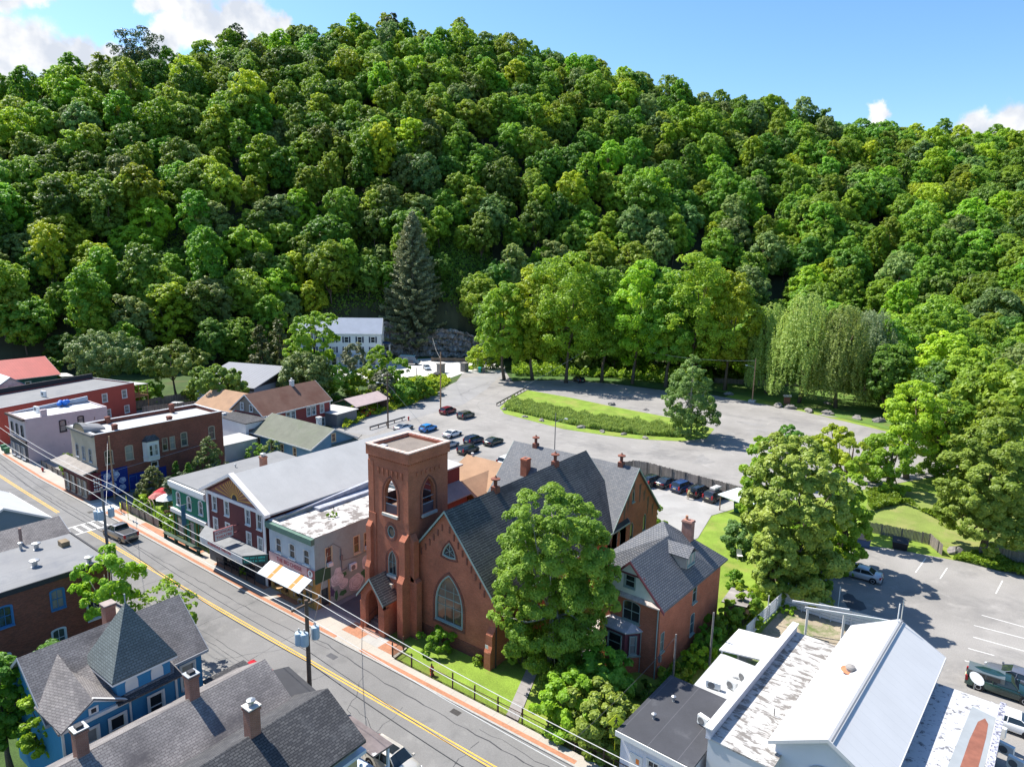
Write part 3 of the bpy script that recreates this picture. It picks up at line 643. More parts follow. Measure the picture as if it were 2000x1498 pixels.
def ac_unit(label, u, v, z, rz, group=None, w=.85, h=.75):
    t = thing('air_conditioner', label, 'air conditioner', (u, v, z), rz, group)
    m = MB(); m.box(-w/2, -.17, .08, w/2, .17, h); m.box(-w/2 + .05, -.15, 0, -w/2 + .12, .15, .08); m.box(w/2 - .12, -.15, 0, w/2 - .05, .15, .08); m.build('casing', mat('ac_white', (.70, .70, .67), .5, .08, 2), t)
    m = MB(); m.lathe([(.26, 0), (.28, .02), (.24, .03), (.05, .02)], (0, 0, 0), 16); f = m.build('fan_grille', mat('ac_grille', (.16, .16, .16), .6, .1, 8), t); f.location = (-w*.12, -.172, h*.52); f.rotation_euler = (PI/2, 0, 0)
    return t
def lettering(text, par, loc, rot, size, m_, name='lettering', ext=.01, sx=1.0, align='CENTER'):
    c = bpy.data.curves.new('txt', 'FONT'); c.body = text; c.size = size; c.extrude = ext; c.align_x = align; c.align_y = 'CENTER'; c.space_character = 1.02; c.offset = size*.012
    o = bpy.data.objects.new('txt', c); col.objects.link(o); bpy.context.view_layer.update()
    me = bpy.data.meshes.new_from_object(o.evaluated_get(bpy.context.evaluated_depsgraph_get())); bpy.data.objects.remove(o)
    me.materials.clear(); me.materials.append(m_)
    if not me.uv_layers: uvmap(me)
    q = link(name, me, par, loc); q.rotation_euler = rot; q.scale = (sx, 1, 1); return q
def blob(P2, n0, n1, F, mb):                          # soft mural shape
    mb.ext(P2, F, n0, n1)
def oval(cx, cz, rx, rz_, n=20, ph=0, wob=0.0, rnd=None):
    R_ = rnd or random; return [(cx + rx*(1 + wob*math.sin(k*2*PI/n*5 + ph))*math.cos(2*PI*k/n), cz + rz_*(1 + wob*math.sin(k*2*PI/n*5 + ph))*math.sin(2*PI*k/n)) for k in range(n)]
FRONT = (PI/2, 0, 0)
# ------------------------------------------------------------------ streets, walks, lots
def flatpoly(name, P, z, m_, th=0):
    m = MB()
    # walk the outline counter-clockwise so that the face looks up
    a = sum(P[i][0]*P[(i + 1) % len(P)][1] - P[(i + 1) % len(P)][0]*P[i][1] for i in range(len(P)))
    if a < 0: P = P[::-1]
    T = tessellate_polygon([[Vector((p[0], p[1], 0)) for p in P]])
    fs = []
    for t in T:
        t = list(t); ar = sum(P[t[i]][0]*P[t[(i + 1) % 3]][1] - P[t[(i + 1) % 3]][0]*P[t[i]][1] for i in range(3)); fs.append(t if ar > 0 else t[::-1])
    n = len(P); m.add([(p[0], p[1], z) for p in P] + ([(p[0], p[1], z - th) for p in P] if th else []), fs + ([[i + n, (i + 1) % n + n, (i + 1) % n, i] for i in range(n)] if th else []))
    return struct(name, m, m_)
def gp(*px): return [G(x, y) for x, y in px]
flatpoly('lawn', [(-60, 20), (60, 20), (60, 240), (-60, 240)], -.03, grass)
flatpoly('meadow', [(-260, 10), (-60, 10), (-60, 240), (-230, 200), (-260, 120)], -.034, grass_dk)
cfar = [(-420, 41), (-200, 41), (-141, 40.1), (-122, 39.2), (-100, 39.0), (-62, 38.4), (-22, 38.4), (90, 38.6)]
cnear = [(90, 28.4), (-60, 28.4), (-100, 28.8), (-141, 30.4), (-200, 31.5), (-420, 31.5)]
flatpoly('main_street', cfar + cnear, 0, asphalt)
flatpoly('sidewalk', cfar + [(90, 39.7), (-42, 39.7), (-42.3, 41.7), (-50, 41.9), (-54, 41.9), (-75, 41.5), (-84, 42), (-88, 41.2), (-99, 41.2), (-99.2, 41.8), (-103.5, 41.8), (-116, 41.5), (-141, 42.4), (-200, 43.5), (-420, 43.5)][0:], .12, conc, .14)
flatpoly('sidewalk', [(90, 28.3), (-60, 28.3), (-100, 28.7), (-141, 30.3), (-200, 31.4), (-200, 29), (-141, 28), (-100, 26.6), (90, 26.6)], .12, conc, .14)
def strip(name, pts, w, z, m_):
    m = MB()
    for i in range(len(pts) - 1):
        a, b = Vector(pts[i][:2]), Vector(pts[i + 1][:2]); d = (b - a).normalized(); n = Vector((-d.y, d.x))*w/2
        m.add([(a.x - n.x, a.y - n.y, z), (b.x - n.x, b.y - n.y, z), (b.x + n.x, b.y + n.y, z), (a.x + n.x, a.y + n.y, z)], [(0, 1, 2, 3)])
    return struct(name, m, m_)
strip('curb', [(-200, 40.95), (-141, 40.2), (-122, 39.3), (-100, 39.08), (-62, 38.48), (-22, 38.48), (90, 38.68)], .16, .1245, mat('curb_granite', (.33, .32, .30), .9, .15, 2, hf=.15))
strip('brick_edging', [(-141, 40.55), (-122, 39.65), (-106, 39.5)], .45, .125, paver); strip('brick_edging', [(-99, 39.45), (-62, 38.82), (-49, 38.8)], .42, .125, paver); strip('brick_edging', [(-45.5, 38.8), (-22, 38.82)], .42, .125, paver)
for dv in (-.14, .14):
    strip('road_marking', [(-200, 37.0 + dv), (-128, 36.0 + dv), (-118, 35.7 + dv), (-104, 35.4 + dv)], .13, .005, yellow)
    strip('road_marking', [(-94, 35.2 + dv), (-65, 34.85 + dv), (90, 34.8 + dv)], .13, .005, yellow)
m = MB()
for a, b in ((30.0, 38.2),): m.box(-97.2, 29.0, 0, -97.0, 38.2, .006); m.box(-94.2, 29.0, 0, -94.0, 38.2, .006)
for k in range(9): m.box(-96.95, 29.3 + k*1.02, 0, -94.25, 29.62 + k*1.02, .0062)
for k in range(5): m.add([(-103.6 + k*.95, 39.15, .132), (-103.25 + k*.95, 39.15, .132), (-102.9 + k*.95, 41.5, .132), (-103.25 + k*.95, 41.5, .132)], [(0, 1, 2, 3)])
m.add([(-104, 39.1, .134), (-99.4, 39.0, .134), (-99.4, 39.25, .134), (-104, 39.3, .134)], [(0, 1, 2, 3)]); m.add([(-103.8, 41.4, .134), (-99.3, 41.3, .134), (-99.3, 41.5, .134), (-103.8, 41.6, .134)], [(0, 1, 2, 3)])
struct('crosswalk', m, whitep)
# tar-filled cracks
rc = random.Random(3); m = MB()
def crack(pts, w, z=.004, step=1.1, jit=.22):
    q = []
    for i in range(len(pts) - 1):
        a, b = Vector(pts[i]), Vector(pts[i + 1]); n = max(1, int((b - a).length/step))
        for k in range(n): p = a.lerp(b, k/n); q.append((p.x + rc.uniform(-jit, jit), p.y + rc.uniform(-jit, jit)))
    q.append(pts[-1])
    for i in range(len(q) - 1):
        a, b = Vector(q[i]), Vector(q[i + 1]); d = (b - a).normalized(); n = Vector((-d.y, d.x))*w*rc.uniform(.3, .8)
        m.add([(a.x - n.x, a.y - n.y, z), (b.x - n.x, b.y - n.y, z), (b.x + n.x, b.y + n.y, z), (a.x + n.x, a.y + n.y, z)], [(0, 1, 2, 3)])
crack([(-140, 37.6), (-118, 36.9), (-90, 36.9), (-60, 36.8), (-48, 37.2)], .07, jit=.1); crack([(-50, 37.6), (-40, 36.9), (-25, 36.6), (30, 36.5)], .08, jit=.16)
crack([(-30, 37.5), (-10, 36.9), (30, 37)], .06)
for k in range(22):
    u = -135 + k*7.5 + rc.uniform(-2, 2); a = rc.uniform(28.8, 31); b = rc.uniform(34, 38); crack([(u, a), (u + rc.uniform(-1.2, 1.2), b)], .04, step=.8, jit=.15)
for v_ in (30.9, 31.6): crack([(-120, v_ + .3), (-60, v_), (40, v_)], .045, jit=.12)
for k in range(10): u = rc.uniform(-60, 10); crack([(u, rc.uniform(29, 37)), (u + rc.uniform(3, 9), rc.uniform(29, 37))], .035, step=.7, jit=.25)
struct('road_cracks', m, crackm)
m = MB(); m.box(-47.4, 36.3, 0, -46.3, 36.9, .004); struct('road_patch', m, asph_dark)
# brick squares behind the walk, alley, driveway beside the church
m = MB()
for a, b, c, d in ((-98.8, -96.2, 40.2, 41.3), (-91, -84.5, 40.1, 41.1), (-84, -80, 40.2, 41.2), (-79, -76.5, 40.2, 41.2), (-72.5, -62.5, 40.0, 41.3), (-60.5, -57, 40.1, 41.3), (-49.6, -46.8, 40.0, 41.8), (-44.6, -42.4, 40.0, 41.7)):
    m.box(a, c, .05, b, d, .126)
struct('brick_paving', m, paver)
m = MB(); m.box(-46.9, 40.0, .05, -44.5, 41.6, .127); m.box(-64, 40.9, .0, -54.3, 41.6, .124); struct('stone_paving', m, mat('flagstone', (.35, .335, .31), .9, .12, .6, 'seam', (1.2, .02), (.22, .2, .2)))
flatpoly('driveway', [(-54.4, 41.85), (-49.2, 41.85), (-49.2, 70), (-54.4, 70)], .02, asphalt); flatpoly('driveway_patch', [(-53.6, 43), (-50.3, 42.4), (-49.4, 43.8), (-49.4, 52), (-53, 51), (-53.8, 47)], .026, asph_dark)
flatpoly('alley', [(-104.5, 41.85), (-99, 41.4), (-98.5, 60), (-101, 88), (-106, 88), (-104.6, 60)], .015, asphalt)
flatpoly('garden_ground', [(-98.6, 41.3), (-84, 42), (-84, 62), (-98.2, 62)], .01, grass)
flatpoly('yard', [(-104, 62), (-57, 58), (-55, 88), (-104, 88)], .008, asph_old)
flatpoly('yard_west', [(-160, 42), (-113, 41.6), (-105.6, 61), (-112, 88), (-150, 92), (-158, 70)], .008, asph_old)
# the back lot
lot = [(-104, 87), (-118, 86.5)] + gp((640, 838), (700, 812), (790, 795), (840, 770), (892, 745), (905, 727), (905, 705), (985, 712), (988, 727), (1000, 745), (1100, 742), (1200, 750), (1300, 763), (1392, 772), (1450, 782), (1560, 802), (1700, 835), (1760, 850)) + [(4, 158), (-21, 112), (-29, 101.2), (-49.6, 103.3), (-57, 100), (-57, 87)]
flatpoly('parking_lot', lot, .012, asph_old)
flatpoly('side_road', gp((655, 842), (700, 822), (795, 797), (850, 772), (900, 740), (985, 727), (950, 760), (905, 790), (800, 820), (735, 845), (720, 850)), .018, mat('asphalt_side', (.235, .23, .225), .95, .14, .15, hf=.1, stain=(.30, .29, .28), sr=(.55, .72), ss=.2))
flatpoly('gravel_yard', gp((765, 752), (800, 735), (880, 738), (907, 728), (985, 727), (985, 714), (907, 700), (840, 700), (760, 705), (650, 716), (650, 740)), .022, mat('pale_gravel', (.50, .485, .455), .95, .08, .5, hf=.12))
isl = gp((976, 797), (990, 782), (1030, 762), (1120, 778), (1200, 795), (1290, 812), (1345, 822), (1395, 838), (1380, 856), (1330, 862), (1250, 858), (1180, 850), (1100, 838), (1030, 820), (985, 808))
flatpoly('grass_island', isl, .04, grass, .1)
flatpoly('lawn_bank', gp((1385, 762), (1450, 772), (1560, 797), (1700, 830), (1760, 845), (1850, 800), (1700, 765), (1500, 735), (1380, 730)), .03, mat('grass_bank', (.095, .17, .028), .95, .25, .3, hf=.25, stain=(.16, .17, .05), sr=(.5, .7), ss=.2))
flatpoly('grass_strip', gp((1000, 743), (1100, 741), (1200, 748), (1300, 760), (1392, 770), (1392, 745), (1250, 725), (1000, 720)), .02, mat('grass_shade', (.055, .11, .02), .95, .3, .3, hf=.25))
flatpoly('church_lot', [(-52, 80), (-31.2, 80.5), (-30.5, 84), (-32, 93), (-29.3, 100.6), (-49.4, 102.9), (-53, 95)], .02, mat('asphalt_church', (.30, .29, .275), .95, .12, .2, hf=.1, stain=(.36, .35, .33), sr=(.5, .7), ss=.3))
flatpoly('east_lot', [(-16.4, 75.8), (-14.9, 95), (-8.8, 97), (4.5, 99.1), (40, 104), (40, 30), (3.5, 30), (3.5, 57), (-1.2, 61), (-5.0, 73.3), (-12.3, 75.3)], .015, asph_old)
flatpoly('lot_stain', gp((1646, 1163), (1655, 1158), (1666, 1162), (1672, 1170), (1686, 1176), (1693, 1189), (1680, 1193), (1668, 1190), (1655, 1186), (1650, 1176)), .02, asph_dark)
flatpoly('dirt_yard', [(-17.2, 57), (-16.2, 72.8), (-5.6, 73.0), (-8, 58)], .012, mat('dirt', (.30, .25, .18), .95, .2, .5, hf=.2, stain=(.10, .14, .04), sr=(.48, .6), ss=.35))
flatpoly('meadow_lawn', gp((1680, 1030), (1830, 1062), (1870, 1075), (1930, 1090), (2100, 1110), (2100, 1000), (1800, 960), (1700, 960)), .01, mat('grass_dry', (.17, .215, .045), .95, .2, .3, hf=.25, stain=(.26, .235, .09), sr=(.5, .7), ss=.2))
m = MB()
for (a, b) in (((1917, 1201), (2010, 1227)), ((1902, 1221), (2010, 1249)), ((1901, 1244), (2010, 1274)), ((1891, 1266), (1942, 1280)), ((1884, 1290), (1900, 1294)), ((1808, 1090), (1788, 1118)), ((1850, 1109), (1836, 1130)), ((1958, 1134), (1945, 1159))):
    a = Vector(G(*a)); b = Vector(G(*b)); d = (b - a).normalized(); n = Vector((-d.y, d.x))*.055; z = .02
    m.add([(a.x - n.x, a.y - n.y, z), (b.x - n.x, b.y - n.y, z), (b.x + n.x, b.y + n.y, z), (a.x + n.x, a.y + n.y, z)], [(0, 1, 2, 3)])
struct('parking_lines', m, whitep)
m = MB(); rc = random.Random(9)
for a, b in (((880, 790), (1000, 830)), ((940, 800), (900, 770)), ((1000, 830), (1200, 870)), ((1050, 860), (1300, 890)), ((1150, 890), (1400, 900)), ((900, 770), (960, 745)), ((930, 790), (975, 765)), ((1400, 860), (1600, 850)), ((1240, 880), (1350, 880))):
    crack([G(*a), G(*b)], .09, .018, 2.2, .5)
struct('lot_cracks', m, asphalt)
rp = random.Random(21); m = MB()
for k in range(26):
    x, y = rp.choice(((rp.uniform(880, 1250), rp.uniform(775, 900)), (rp.uniform(1000, 1650), rp.uniform(870, 960)), (rp.uniform(1420, 1650), rp.uniform(800, 860)))); u, v = G(x, y); r = rp.uniform(.6, 2.2); n = 11; aa = rp.uniform(0, 3)
    P = [(r*rp.uniform(.6, 1.2)*math.cos(2*PI*j/n)*1.9, r*rp.uniform(.5, 1.1)*math.sin(2*PI*j/n)*.7) for j in range(n)]; m.add([(u + p[0]*math.cos(aa) - p[1]*math.sin(aa), v + p[0]*math.sin(aa) + p[1]*math.cos(aa), .0165 + k*.0001) for p in P], [list(range(n))])
struct('lot_patches', m, mat('asphalt_worn', (.235, .225, .212), .95, .2, .5, hf=.15))
m = MB(); p = [(-29.2, 39.75), (-28.0, 39.75), (-31.0, 47.5), (-32.0, 47.2)]; m.add([(x, y, .03) for x, y in p], [(0, 1, 2, 3)]); struct('path', m, mat('path_stone', (.27, .25, .24), .95, .15, 1, 'siding', (1.1, .03), (.15, .13, .12)))
m = MB(); m.box(-33.2, 37.45, 0, -32.3, 38.0, .006); struct('storm_drain', m, mat('iron_grate', (.06, .055, .05), .7, .2, 4, 'seam', (.09, .4), (.02, .02, .02)))
m = MB(); m.box(-101.2, 37.9, 0, -100.4, 38.5, .006); struct('storm_drain', m, MATS['iron_grate'])
# ------------------------------------------------------------------ church
ch = thing('brick_church', 'tall red brick church with a square bell tower, pointed windows and dark slate roofs', 'church', (-46, 44.6, 0))
def absorb(b, dx, dy, ang=0):
    c, s = math.cos(ang), math.sin(ang)
    for o in list(b.t.children):
        x, y, z = o.location; o.parent = ch if b.par is None else b.par; o.location = (c*x - s*y + dx, s*x + c*y + dy, z); o.rotation_euler.z += ang
    bpy.data.objects.remove(b.t)
gt = dict(kind='gothic', fm=green_t, gm=glass, mid=False, cas=.0)
nv = Bld('x', 'x', 'x', -46, 44.6, 12, 25, 6.2, brick_ch); nv.par = ch; nv.gable('y', 7.1)
nv.win('F', [(6.4, 2.35, 3.2, 4.75, dict(kind='gothic', fm=green_t, gm=glassmat('church_glass', (.07, .055, .04), .08), mun=(3, 3), cas=.12)), (6.4, 8.9, 1.5, 1.45, dict(kind='tri', fm=green_t, gm=glass, mid=False, sill=False, cas=.08))])
nv.win('R', [(4 + k*4.6, 1.8, 1.3, 3.4, gt) for k in range(4)])
nv.walls(name='nave_wall')
nv.groof('y', 7.1, slate_dk, oh=.35, og=.25, th=.18, trim=green_t, name='nave_roof')
absorb(nv, 0, 0)
m = MB()
# arch hood mouldings, water table, corbel steps, buttresses
F_ = ((0, 0), (1, 0), (0, -1))
def at(P, dx, dz): return [(x + dx, z + dz) for x, z in P]
m.ring(at(shp('gothic', 3.2, 4.75, .42), 6.4, 2.35), at(shp('gothic', 3.2, 4.75, .22), 6.4, 2.35), F_, .003, .07)
m.ring(at(shp('tri', 1.5, 1.45, .34), 6.4, 8.9), at(shp('tri', 1.5, 1.45, .2), 6.4, 8.9), F_, .003, .06)
for k in range(9):
    zz = 12.0 - k*.62; a = 6 - (13.3 - zz - .75)/1.183
    m.box(a - .07, -.07, zz - .62, a + .07, -.002, zz)
    a2 = 12 - a; m.box(a2 - .07, -.07, zz - .62, a2 + .07, -.002, zz)
m.build('corbelling', brick_dk, ch)
m = MB(); m.box(2.6, -.06, -.1, 11.45, -.003, 1.15); m.build('shaded_plinth', brick_dk, ch)  # base band; its darker brick colour stands for the shadow along the wall foot
def buttress(mb, x0, x1, side, steps):               # steps: (z top, depth)
    z = -.2
    for i, (zt, d) in enumerate(steps):
        nd_ = steps[i + 1][1] if i + 1 < len(steps) else 0
        if side == 'F': mb.box(x0, -d, z, x1, -.002, zt); mb.add([(x0, -d, zt), (x1, -d, zt), (x1, -nd_, zt + .6), (x0, -nd_, zt + .6), (x0, -nd_, zt), (x1, -nd_, zt)], [(0, 1, 2, 3), (0, 3, 4), (1, 5, 2)])
        z = zt
m = MB(); buttress(m, 11.25, 11.98, 'F', [(1.6, .75), (3.2, .5)]); m.build('buttress', brick_ch, ch)
m = MB(); m.tube([(12.12, -.1, 6.2), (12.12, -.1, 0)], .06, 8); m.build('downspout', black_t, ch)
m = MB(); m.box(11.4, -.77, 2.05, 11.75, -.755, 2.4); m.build('wall_plaque', white_t, ch)
# transept
tr = Bld('x', 'x', 'x', 0, 0, 17.8, 13.2, 5.2, brick_ch); tr.par = ch; tr.gable('x', 6.7)
tr.win('R', [(6.0, 8.0, .62, 1.6, gt), (2.7, 3.2, .85, 2.3, gt), (6.0, 3.2, .85, 2.3, gt), (9.5, 3.2, .85, 2.3, gt)])
tr.walls(name='transept_wall'); tr.groof('x', 6.7, slate, oh=.35, og=.3, th=.18, trim=green_t, name='transept_roof'); absorb(tr, -5.8, 20.5)
m = MB(); rs = random.Random(4)
for k in range(9):
    y = 21.5 + k*1.3 + rs.uniform(-.3, .3); zt = 5 + 6.2*(1 - abs(y - 27.1)/6.6) - .3; m.add([(12.004, y - .12, zt - rs.uniform(1, 2.8)), (12.004, y + .15, zt - rs.uniform(1, 2.5)), (12.004, y + .35, zt), (12.004, y - .3, zt - .1)], [(0, 1, 2, 3)])
m.build('damp_stain', brick_stain, ch)
vm = mat('vent_terracotta', (.20, .075, .05), .8, .15, 2)
for x, y, z in ((-2.6, 27.1, 11.7), (9.9, 27.1, 11.7), (6, 18.4, 13.1), (6, 7.4, 13.1)):
    m = MB(); m.box(x - .33, y - .33, z, x + .33, y + .33, z + .7); m.lathe([(.19, .65), (.19, 1.35), (.48, 1.4), (.48, 1.52), (.2, 1.6), (.08, 1.75), (.03, 1.85)], (x, y, z), 12); m.build('ridge_ventilator', vm, ch)
c = chimney(ch, -2.2, 24.3, 7.5, 11.1, .95, .95, brick_ch); k = MB(); k.box(-2.45, 24.05, 11.1, -1.95, 24.55, 11.104); k.build('flue', black_t, c)
# tower (local origin at its front left corner)
TW = 5.45; tw = Bld('x', 'x', 'x', 0, 0, TW, TW, 17.45, brick_ch); tw.par = ch
for s_, c_ in (('F', 3.05), ('R', 2.7), ('B', 2.7), ('L', 2.7)):
    tw.hole(s_, at(shp('gothic', 1.65, 3.45), c_, 12.0))
tw.win('F', [(3.05, 9.55, 1.0, 1.25, dict(kind='round', fm=green_t, gm=glass, mid=False, sill=False, cas=0)), (3.15, 5.75, 1.1, 2.5, dict(kind='gothic', fm=green_t, gm=glass, mid=True, mun=(2, 2), cas=0))])
tw.walls(depth=.45, two=True, name='tower_wall')
F2 = ((0, 0), (1, 0), (0, -1)); FR = ((TW, 0), (0, 1), (1, 0)); t = tw.t
m = MB()
for F_, c_ in ((F2, 3.05), (FR, 2.7)):
    m.ring(at(shp('gothic', 1.65, 3.45, .36), c_, 12.0), at(shp('gothic', 1.65, 3.45, .2), c_, 12.0), F_, .003, .06)
m.ring(at(shp('round', 1.0, 1.25, .34), 3.05, 9.55), at(shp('round', 1.0, 1.25, .08), 3.05, 9.55), F2, .003, .05)
m.ring(at(shp('gothic', 1.1, 2.5, .36), 3.15, 5.75), at(shp('gothic', 1.1, 2.5, .18), 3.15, 5.75), F2, .003, .05)
m.build('arch_moulding', brick_dk, t)
m = MB(); m.box(2.0, -.22, 11.72, 4.1, -.002, 11.98); m.box(TW + .002, 1.65, 11.72, TW + .22, 3.75, 11.98); m.box(2.5, -.18, 5.5, 3.8, -.002, 5.72); m.build('stone_sill', mat('sill_stone', (.50, .46, .40), .9, .15, 2), t)
lv = mat('louvre_board', (.11, .075, .085), .8, .15, 1)
m = MB()
for x0, y0, x1, y1 in ((2.2, .15, 3.9, .2), (2.0, TW - .2, 3.5, TW - .15)): m.box(x0, y0, 12.0, x1, y1, 12.85)
for x0, y0, x1, y1 in ((TW - .2, 1.9, TW - .15, 3.55), (.15, 1.9, .2, 3.55)): m.box(x0, y0, 12.0, x1, y1, 12.85)
m.build('belfry_board', lv, t)
m = MB()
for x0, y0, x1, y1 in ((2.2, .12, 3.9, .17), (TW - .17, 1.9, TW - .12, 3.55), (2.0, TW - .17, 3.5, TW - .12)): m.box(x0, y0, 12.86, x1, y1, 12.94); m.box(x0, y0, 13.5, x1, y1, 13.55)
m.build('belfry_rail', grey_t, t)
m = MB(); m.box(.45, .45, 11.75, TW - .45, TW - .45, 11.85); m.build('belfry_floor', tan_b, t)
m = MB()
for k in range(6):
    a = 1.35 + k*.62; m.box(a, -.1, 16.05, a + .2, -.002, 16.4); m.box(a + .08, -.08, 15.75, a + .2, -.002, 16.05); m.box(TW + .002, a - .3, 16.05, TW + .1, a - .1, 16.4)
for k in range(22): a = .1 + k*.245; m.box(a, -.1, 17.25, a + .12, -.002, 17.45); m.box(TW + .002, a, 17.25, TW + .1, a + .12, 17.45)
m.box(-.0, -.1, -.2, 1.0, -.002, 11.6); m.box(.0, -.06, 11.6, .75, -.002, 16.9); m.box(TW - .6, -.05, 11.6, TW, -.002, 16.9)
m.build('brick_dentil', brick_ch, t)
m = MB(); e = .16; W2 = TW + e; i_ = .32; z0, z1 = 17.45, 18.42
P = [(-e, -e), (W2, -e), (W2, W2), (-e, W2)]; Q = [(i_, i_), (TW - i_, i_), (TW - i_, TW - i_), (i_, TW - i_)]
m.add([(x, y, z0) for x, y in P] + [(x, y, z1) for x, y in P] + [(x, y, z1) for x, y in Q] + [(x, y, z0) for x, y in Q], [(i, (i + 1) % 4, 4 + (i + 1) % 4, 4 + i) for i in range(4)] + [(4 + i, 4 + (i + 1) % 4, 8 + (i + 1) % 4, 8 + i) for i in range(4)] + [(8 + i, 8 + (i + 1) % 4, 12 + (i + 1) % 4, 12 + i) for i in range(4)] + [(1, 0, 3, 2)])
m.build('parapet', brick_ch, t)
m = MB(); e = .22; q = .24
m.box(-e, -e, 18.425, TW + e, q, 18.53); m.box(-e, TW - q, 18.425, TW + e, TW + e, 18.53); m.box(-e, q, 18.425, q, TW - q, 18.53); m.box(TW - q, q, 18.425, TW + e, TW - q, 18.53); m.build('coping', mat('coping_pale', (.55, .42, .36), .9, .22, 1.5, 'seam', (.62, .10), (.24, .09, .06)), t)
m = MB(); m.box(.33, .33, 17.9, TW - .33, TW - .33, 18.12); m.build('tower_roof', mat('tar_gravel', (.19, .16, .135), .95, .15, 1, hf=.2), t)
m = MB(); m.box(.6, .7, 18.12, 1.3, 1.4, 18.24); m.build('roof_hatch', grey_t, t)
m = MB(); buttress(m, TW - .75, TW + .0, 'F', [(5.8, .95), (9.9, .6)]); m.build('buttress', brick_ch, t); m = MB(); buttress(m, -.05, .6, 'F', [(6.0, .7), (10.2, .45)]); m.build('buttress', brick_ch, t)
m = MB()
for zt, d, z0 in ((5.8, .9, -.2), (9.9, .55, 5.8)): m.box(TW + .002, .05, z0, TW + d, .75, zt); m.add([(TW + d, .05, zt), (TW + d, .75, zt), (TW + .1, .75, zt + .6), (TW + .1, .05, zt + .6), (TW + .1, .05, zt), (TW + .1, .75, zt)], [(0, 1, 2, 3), (0, 3, 4), (1, 5, 2)])
m.build('buttress', brick_ch, t)
# porch
px0, px1, pd = .65, 3.75, 1.9
m = MB(); out = [(0, -.1), (px1 - px0, -.1), (px1 - px0, 3.9), ((px1 - px0)/2, 5.75), (0, 3.9)]; hole = at(shp('gothic', 1.8, 4.35), (px1 - px0)/2, .35)
T = tessellate_polygon([[Vector((a, b, 0)) for a, b in out], [Vector((a, b, 0)) for a, b in hole]]); pts = out + hole; fs = []
for q in T:
    q = list(q); ar = sum(pts[q[i]][0]*pts[q[(i + 1) % 3]][1] - pts[q[(i + 1) % 3]][0]*pts[q[i]][1] for i in range(3)); fs.append(q if ar > 0 else q[::-1])
m.add([(px0 + a, -pd, b) for a, b in pts], fs); m.add([(px0 + a, -pd + .4, b) for a, b in pts], [f[::-1] for f in fs]); m.ext(hole[::-1], ((px0, -pd), (1, 0), (0, -1)), -.4, 0, caps=False)
m.box(px0, -pd + .4, -.1, px0 + .35, -.0, 3.9); m.box(px1 - .35, -pd + .4, -.1, px1, -.0, 3.9); m.box(px0 - .14, -pd, -.1, px0 - .002, -pd + .7, 3.0); m.box(px1 + .002, -pd, -.1, px1 + .14, -pd + .7, 3.0)
m.build('porch', brick_ch, t)
m = MB(); w_ = (px1 - px0)/2; cx = px0 + w_; k = 1.85/w_; o_ = .35
m.slab([(px0 - o_, -pd - .25, 3.9 - k*o_ + .15), (cx, -pd - .25, 5.9), (cx, -.0, 5.9), (px0 - o_, -.0, 3.9 - k*o_ + .15)], .13); m.slab([(cx, -pd - .25, 5.9), (px1 + o_, -pd - .25, 3.9 - k*o_ + .15), (px1 + o_, -.0, 3.9 - k*o_ + .15), (cx, -.0, 5.9)], .13)
m.build('porch_roof', slate_dk, t)
m = MB(); F3 = ((px0, -pd - .26), (1, 0), (0, -1)); zz = 3.9 - k*o_ + .17
m.ext([(-o_, zz - .22), (-o_, zz), (w_, 5.93), (w_, 5.7)][::-1], F3, 0, .05); m.ext([(w_, 5.7), (w_, 5.93), (2*w_ + o_, zz), (2*w_ + o_, zz - .22)][::-1], F3, 0, .05); m.build('porch_trim', green_t, t)
m = MB()
for s_ in range(5): m.box(px0 + .4, -pd - .5 + s_*.45, -.1, px1 - .4, -pd + .0 + s_*.45, .14 + s_*.17)
m.build('porch_steps', mat('step_stone', (.36, .24, .19), .9, .15, 2), t)
m = MB(); m.tube([(px0 + .6, -pd - .3, 1.1), (px0 + .6, -.2, 1.9)], .025, 6); m.tube([(px0 + .6, -pd - .3, .1), (px0 + .6, -pd - .3, 1.1)], .025, 6); m.build('handrail', black_t, t)
m = MB(); m.box(px0 + .36, -.35, 4.0, px1 - .36, -.02, 4.9); m.build('tympanum', mat('tympanum', (.45, .40, .33), .9), t)
absorb(tw, -3.05, -1.2)
# ------------------------------------------------------------------ brick parsonage right of the church
hb = Bld('brick_house', 'two-storey red brick house with slate-grey roof, bay window and dormer beside the church', 'house', -27.7, 52.3, 6.0, 9.9, 7.2, brick_ch, -.052)
hb.gable('y', 3.1); hb.outl['B'] = [(0, -.3), (6, -.3), (6, 7.2), (0, 7.2)]
hb.win('F', [(2.9, 7.75, 1.0, 1.15, dict(fm=green_t, gm=glass, mun=(1, 1)))], cas=.12)
hb.win('F', [(3.2, 4.55, 1.75, 1.95, dict(kind='seg', fm=green_t, gm=glass, mun=(2, 1), cas=.0))])
hb.win('R', [(7.1, 4.5, .9, 2.0, dict(kind='seg', fm=green_t, cas=0)), (7.0, 1.2, .9, 2.2, dict(kind='seg', fm=green_t, cas=0)), (.75, 2.3, .7, 1.9, dict(fm=green_t, cas=0, gm=mat('shutter_green', (.13, .17, .15), .8)))])
hb.walls(); t = hb.t
gw = mat('gable_stucco', (.58, .60, .55), .9, .12, .6, stain=(.42, .36, .30), sr=(.58, .75), ss=.5)
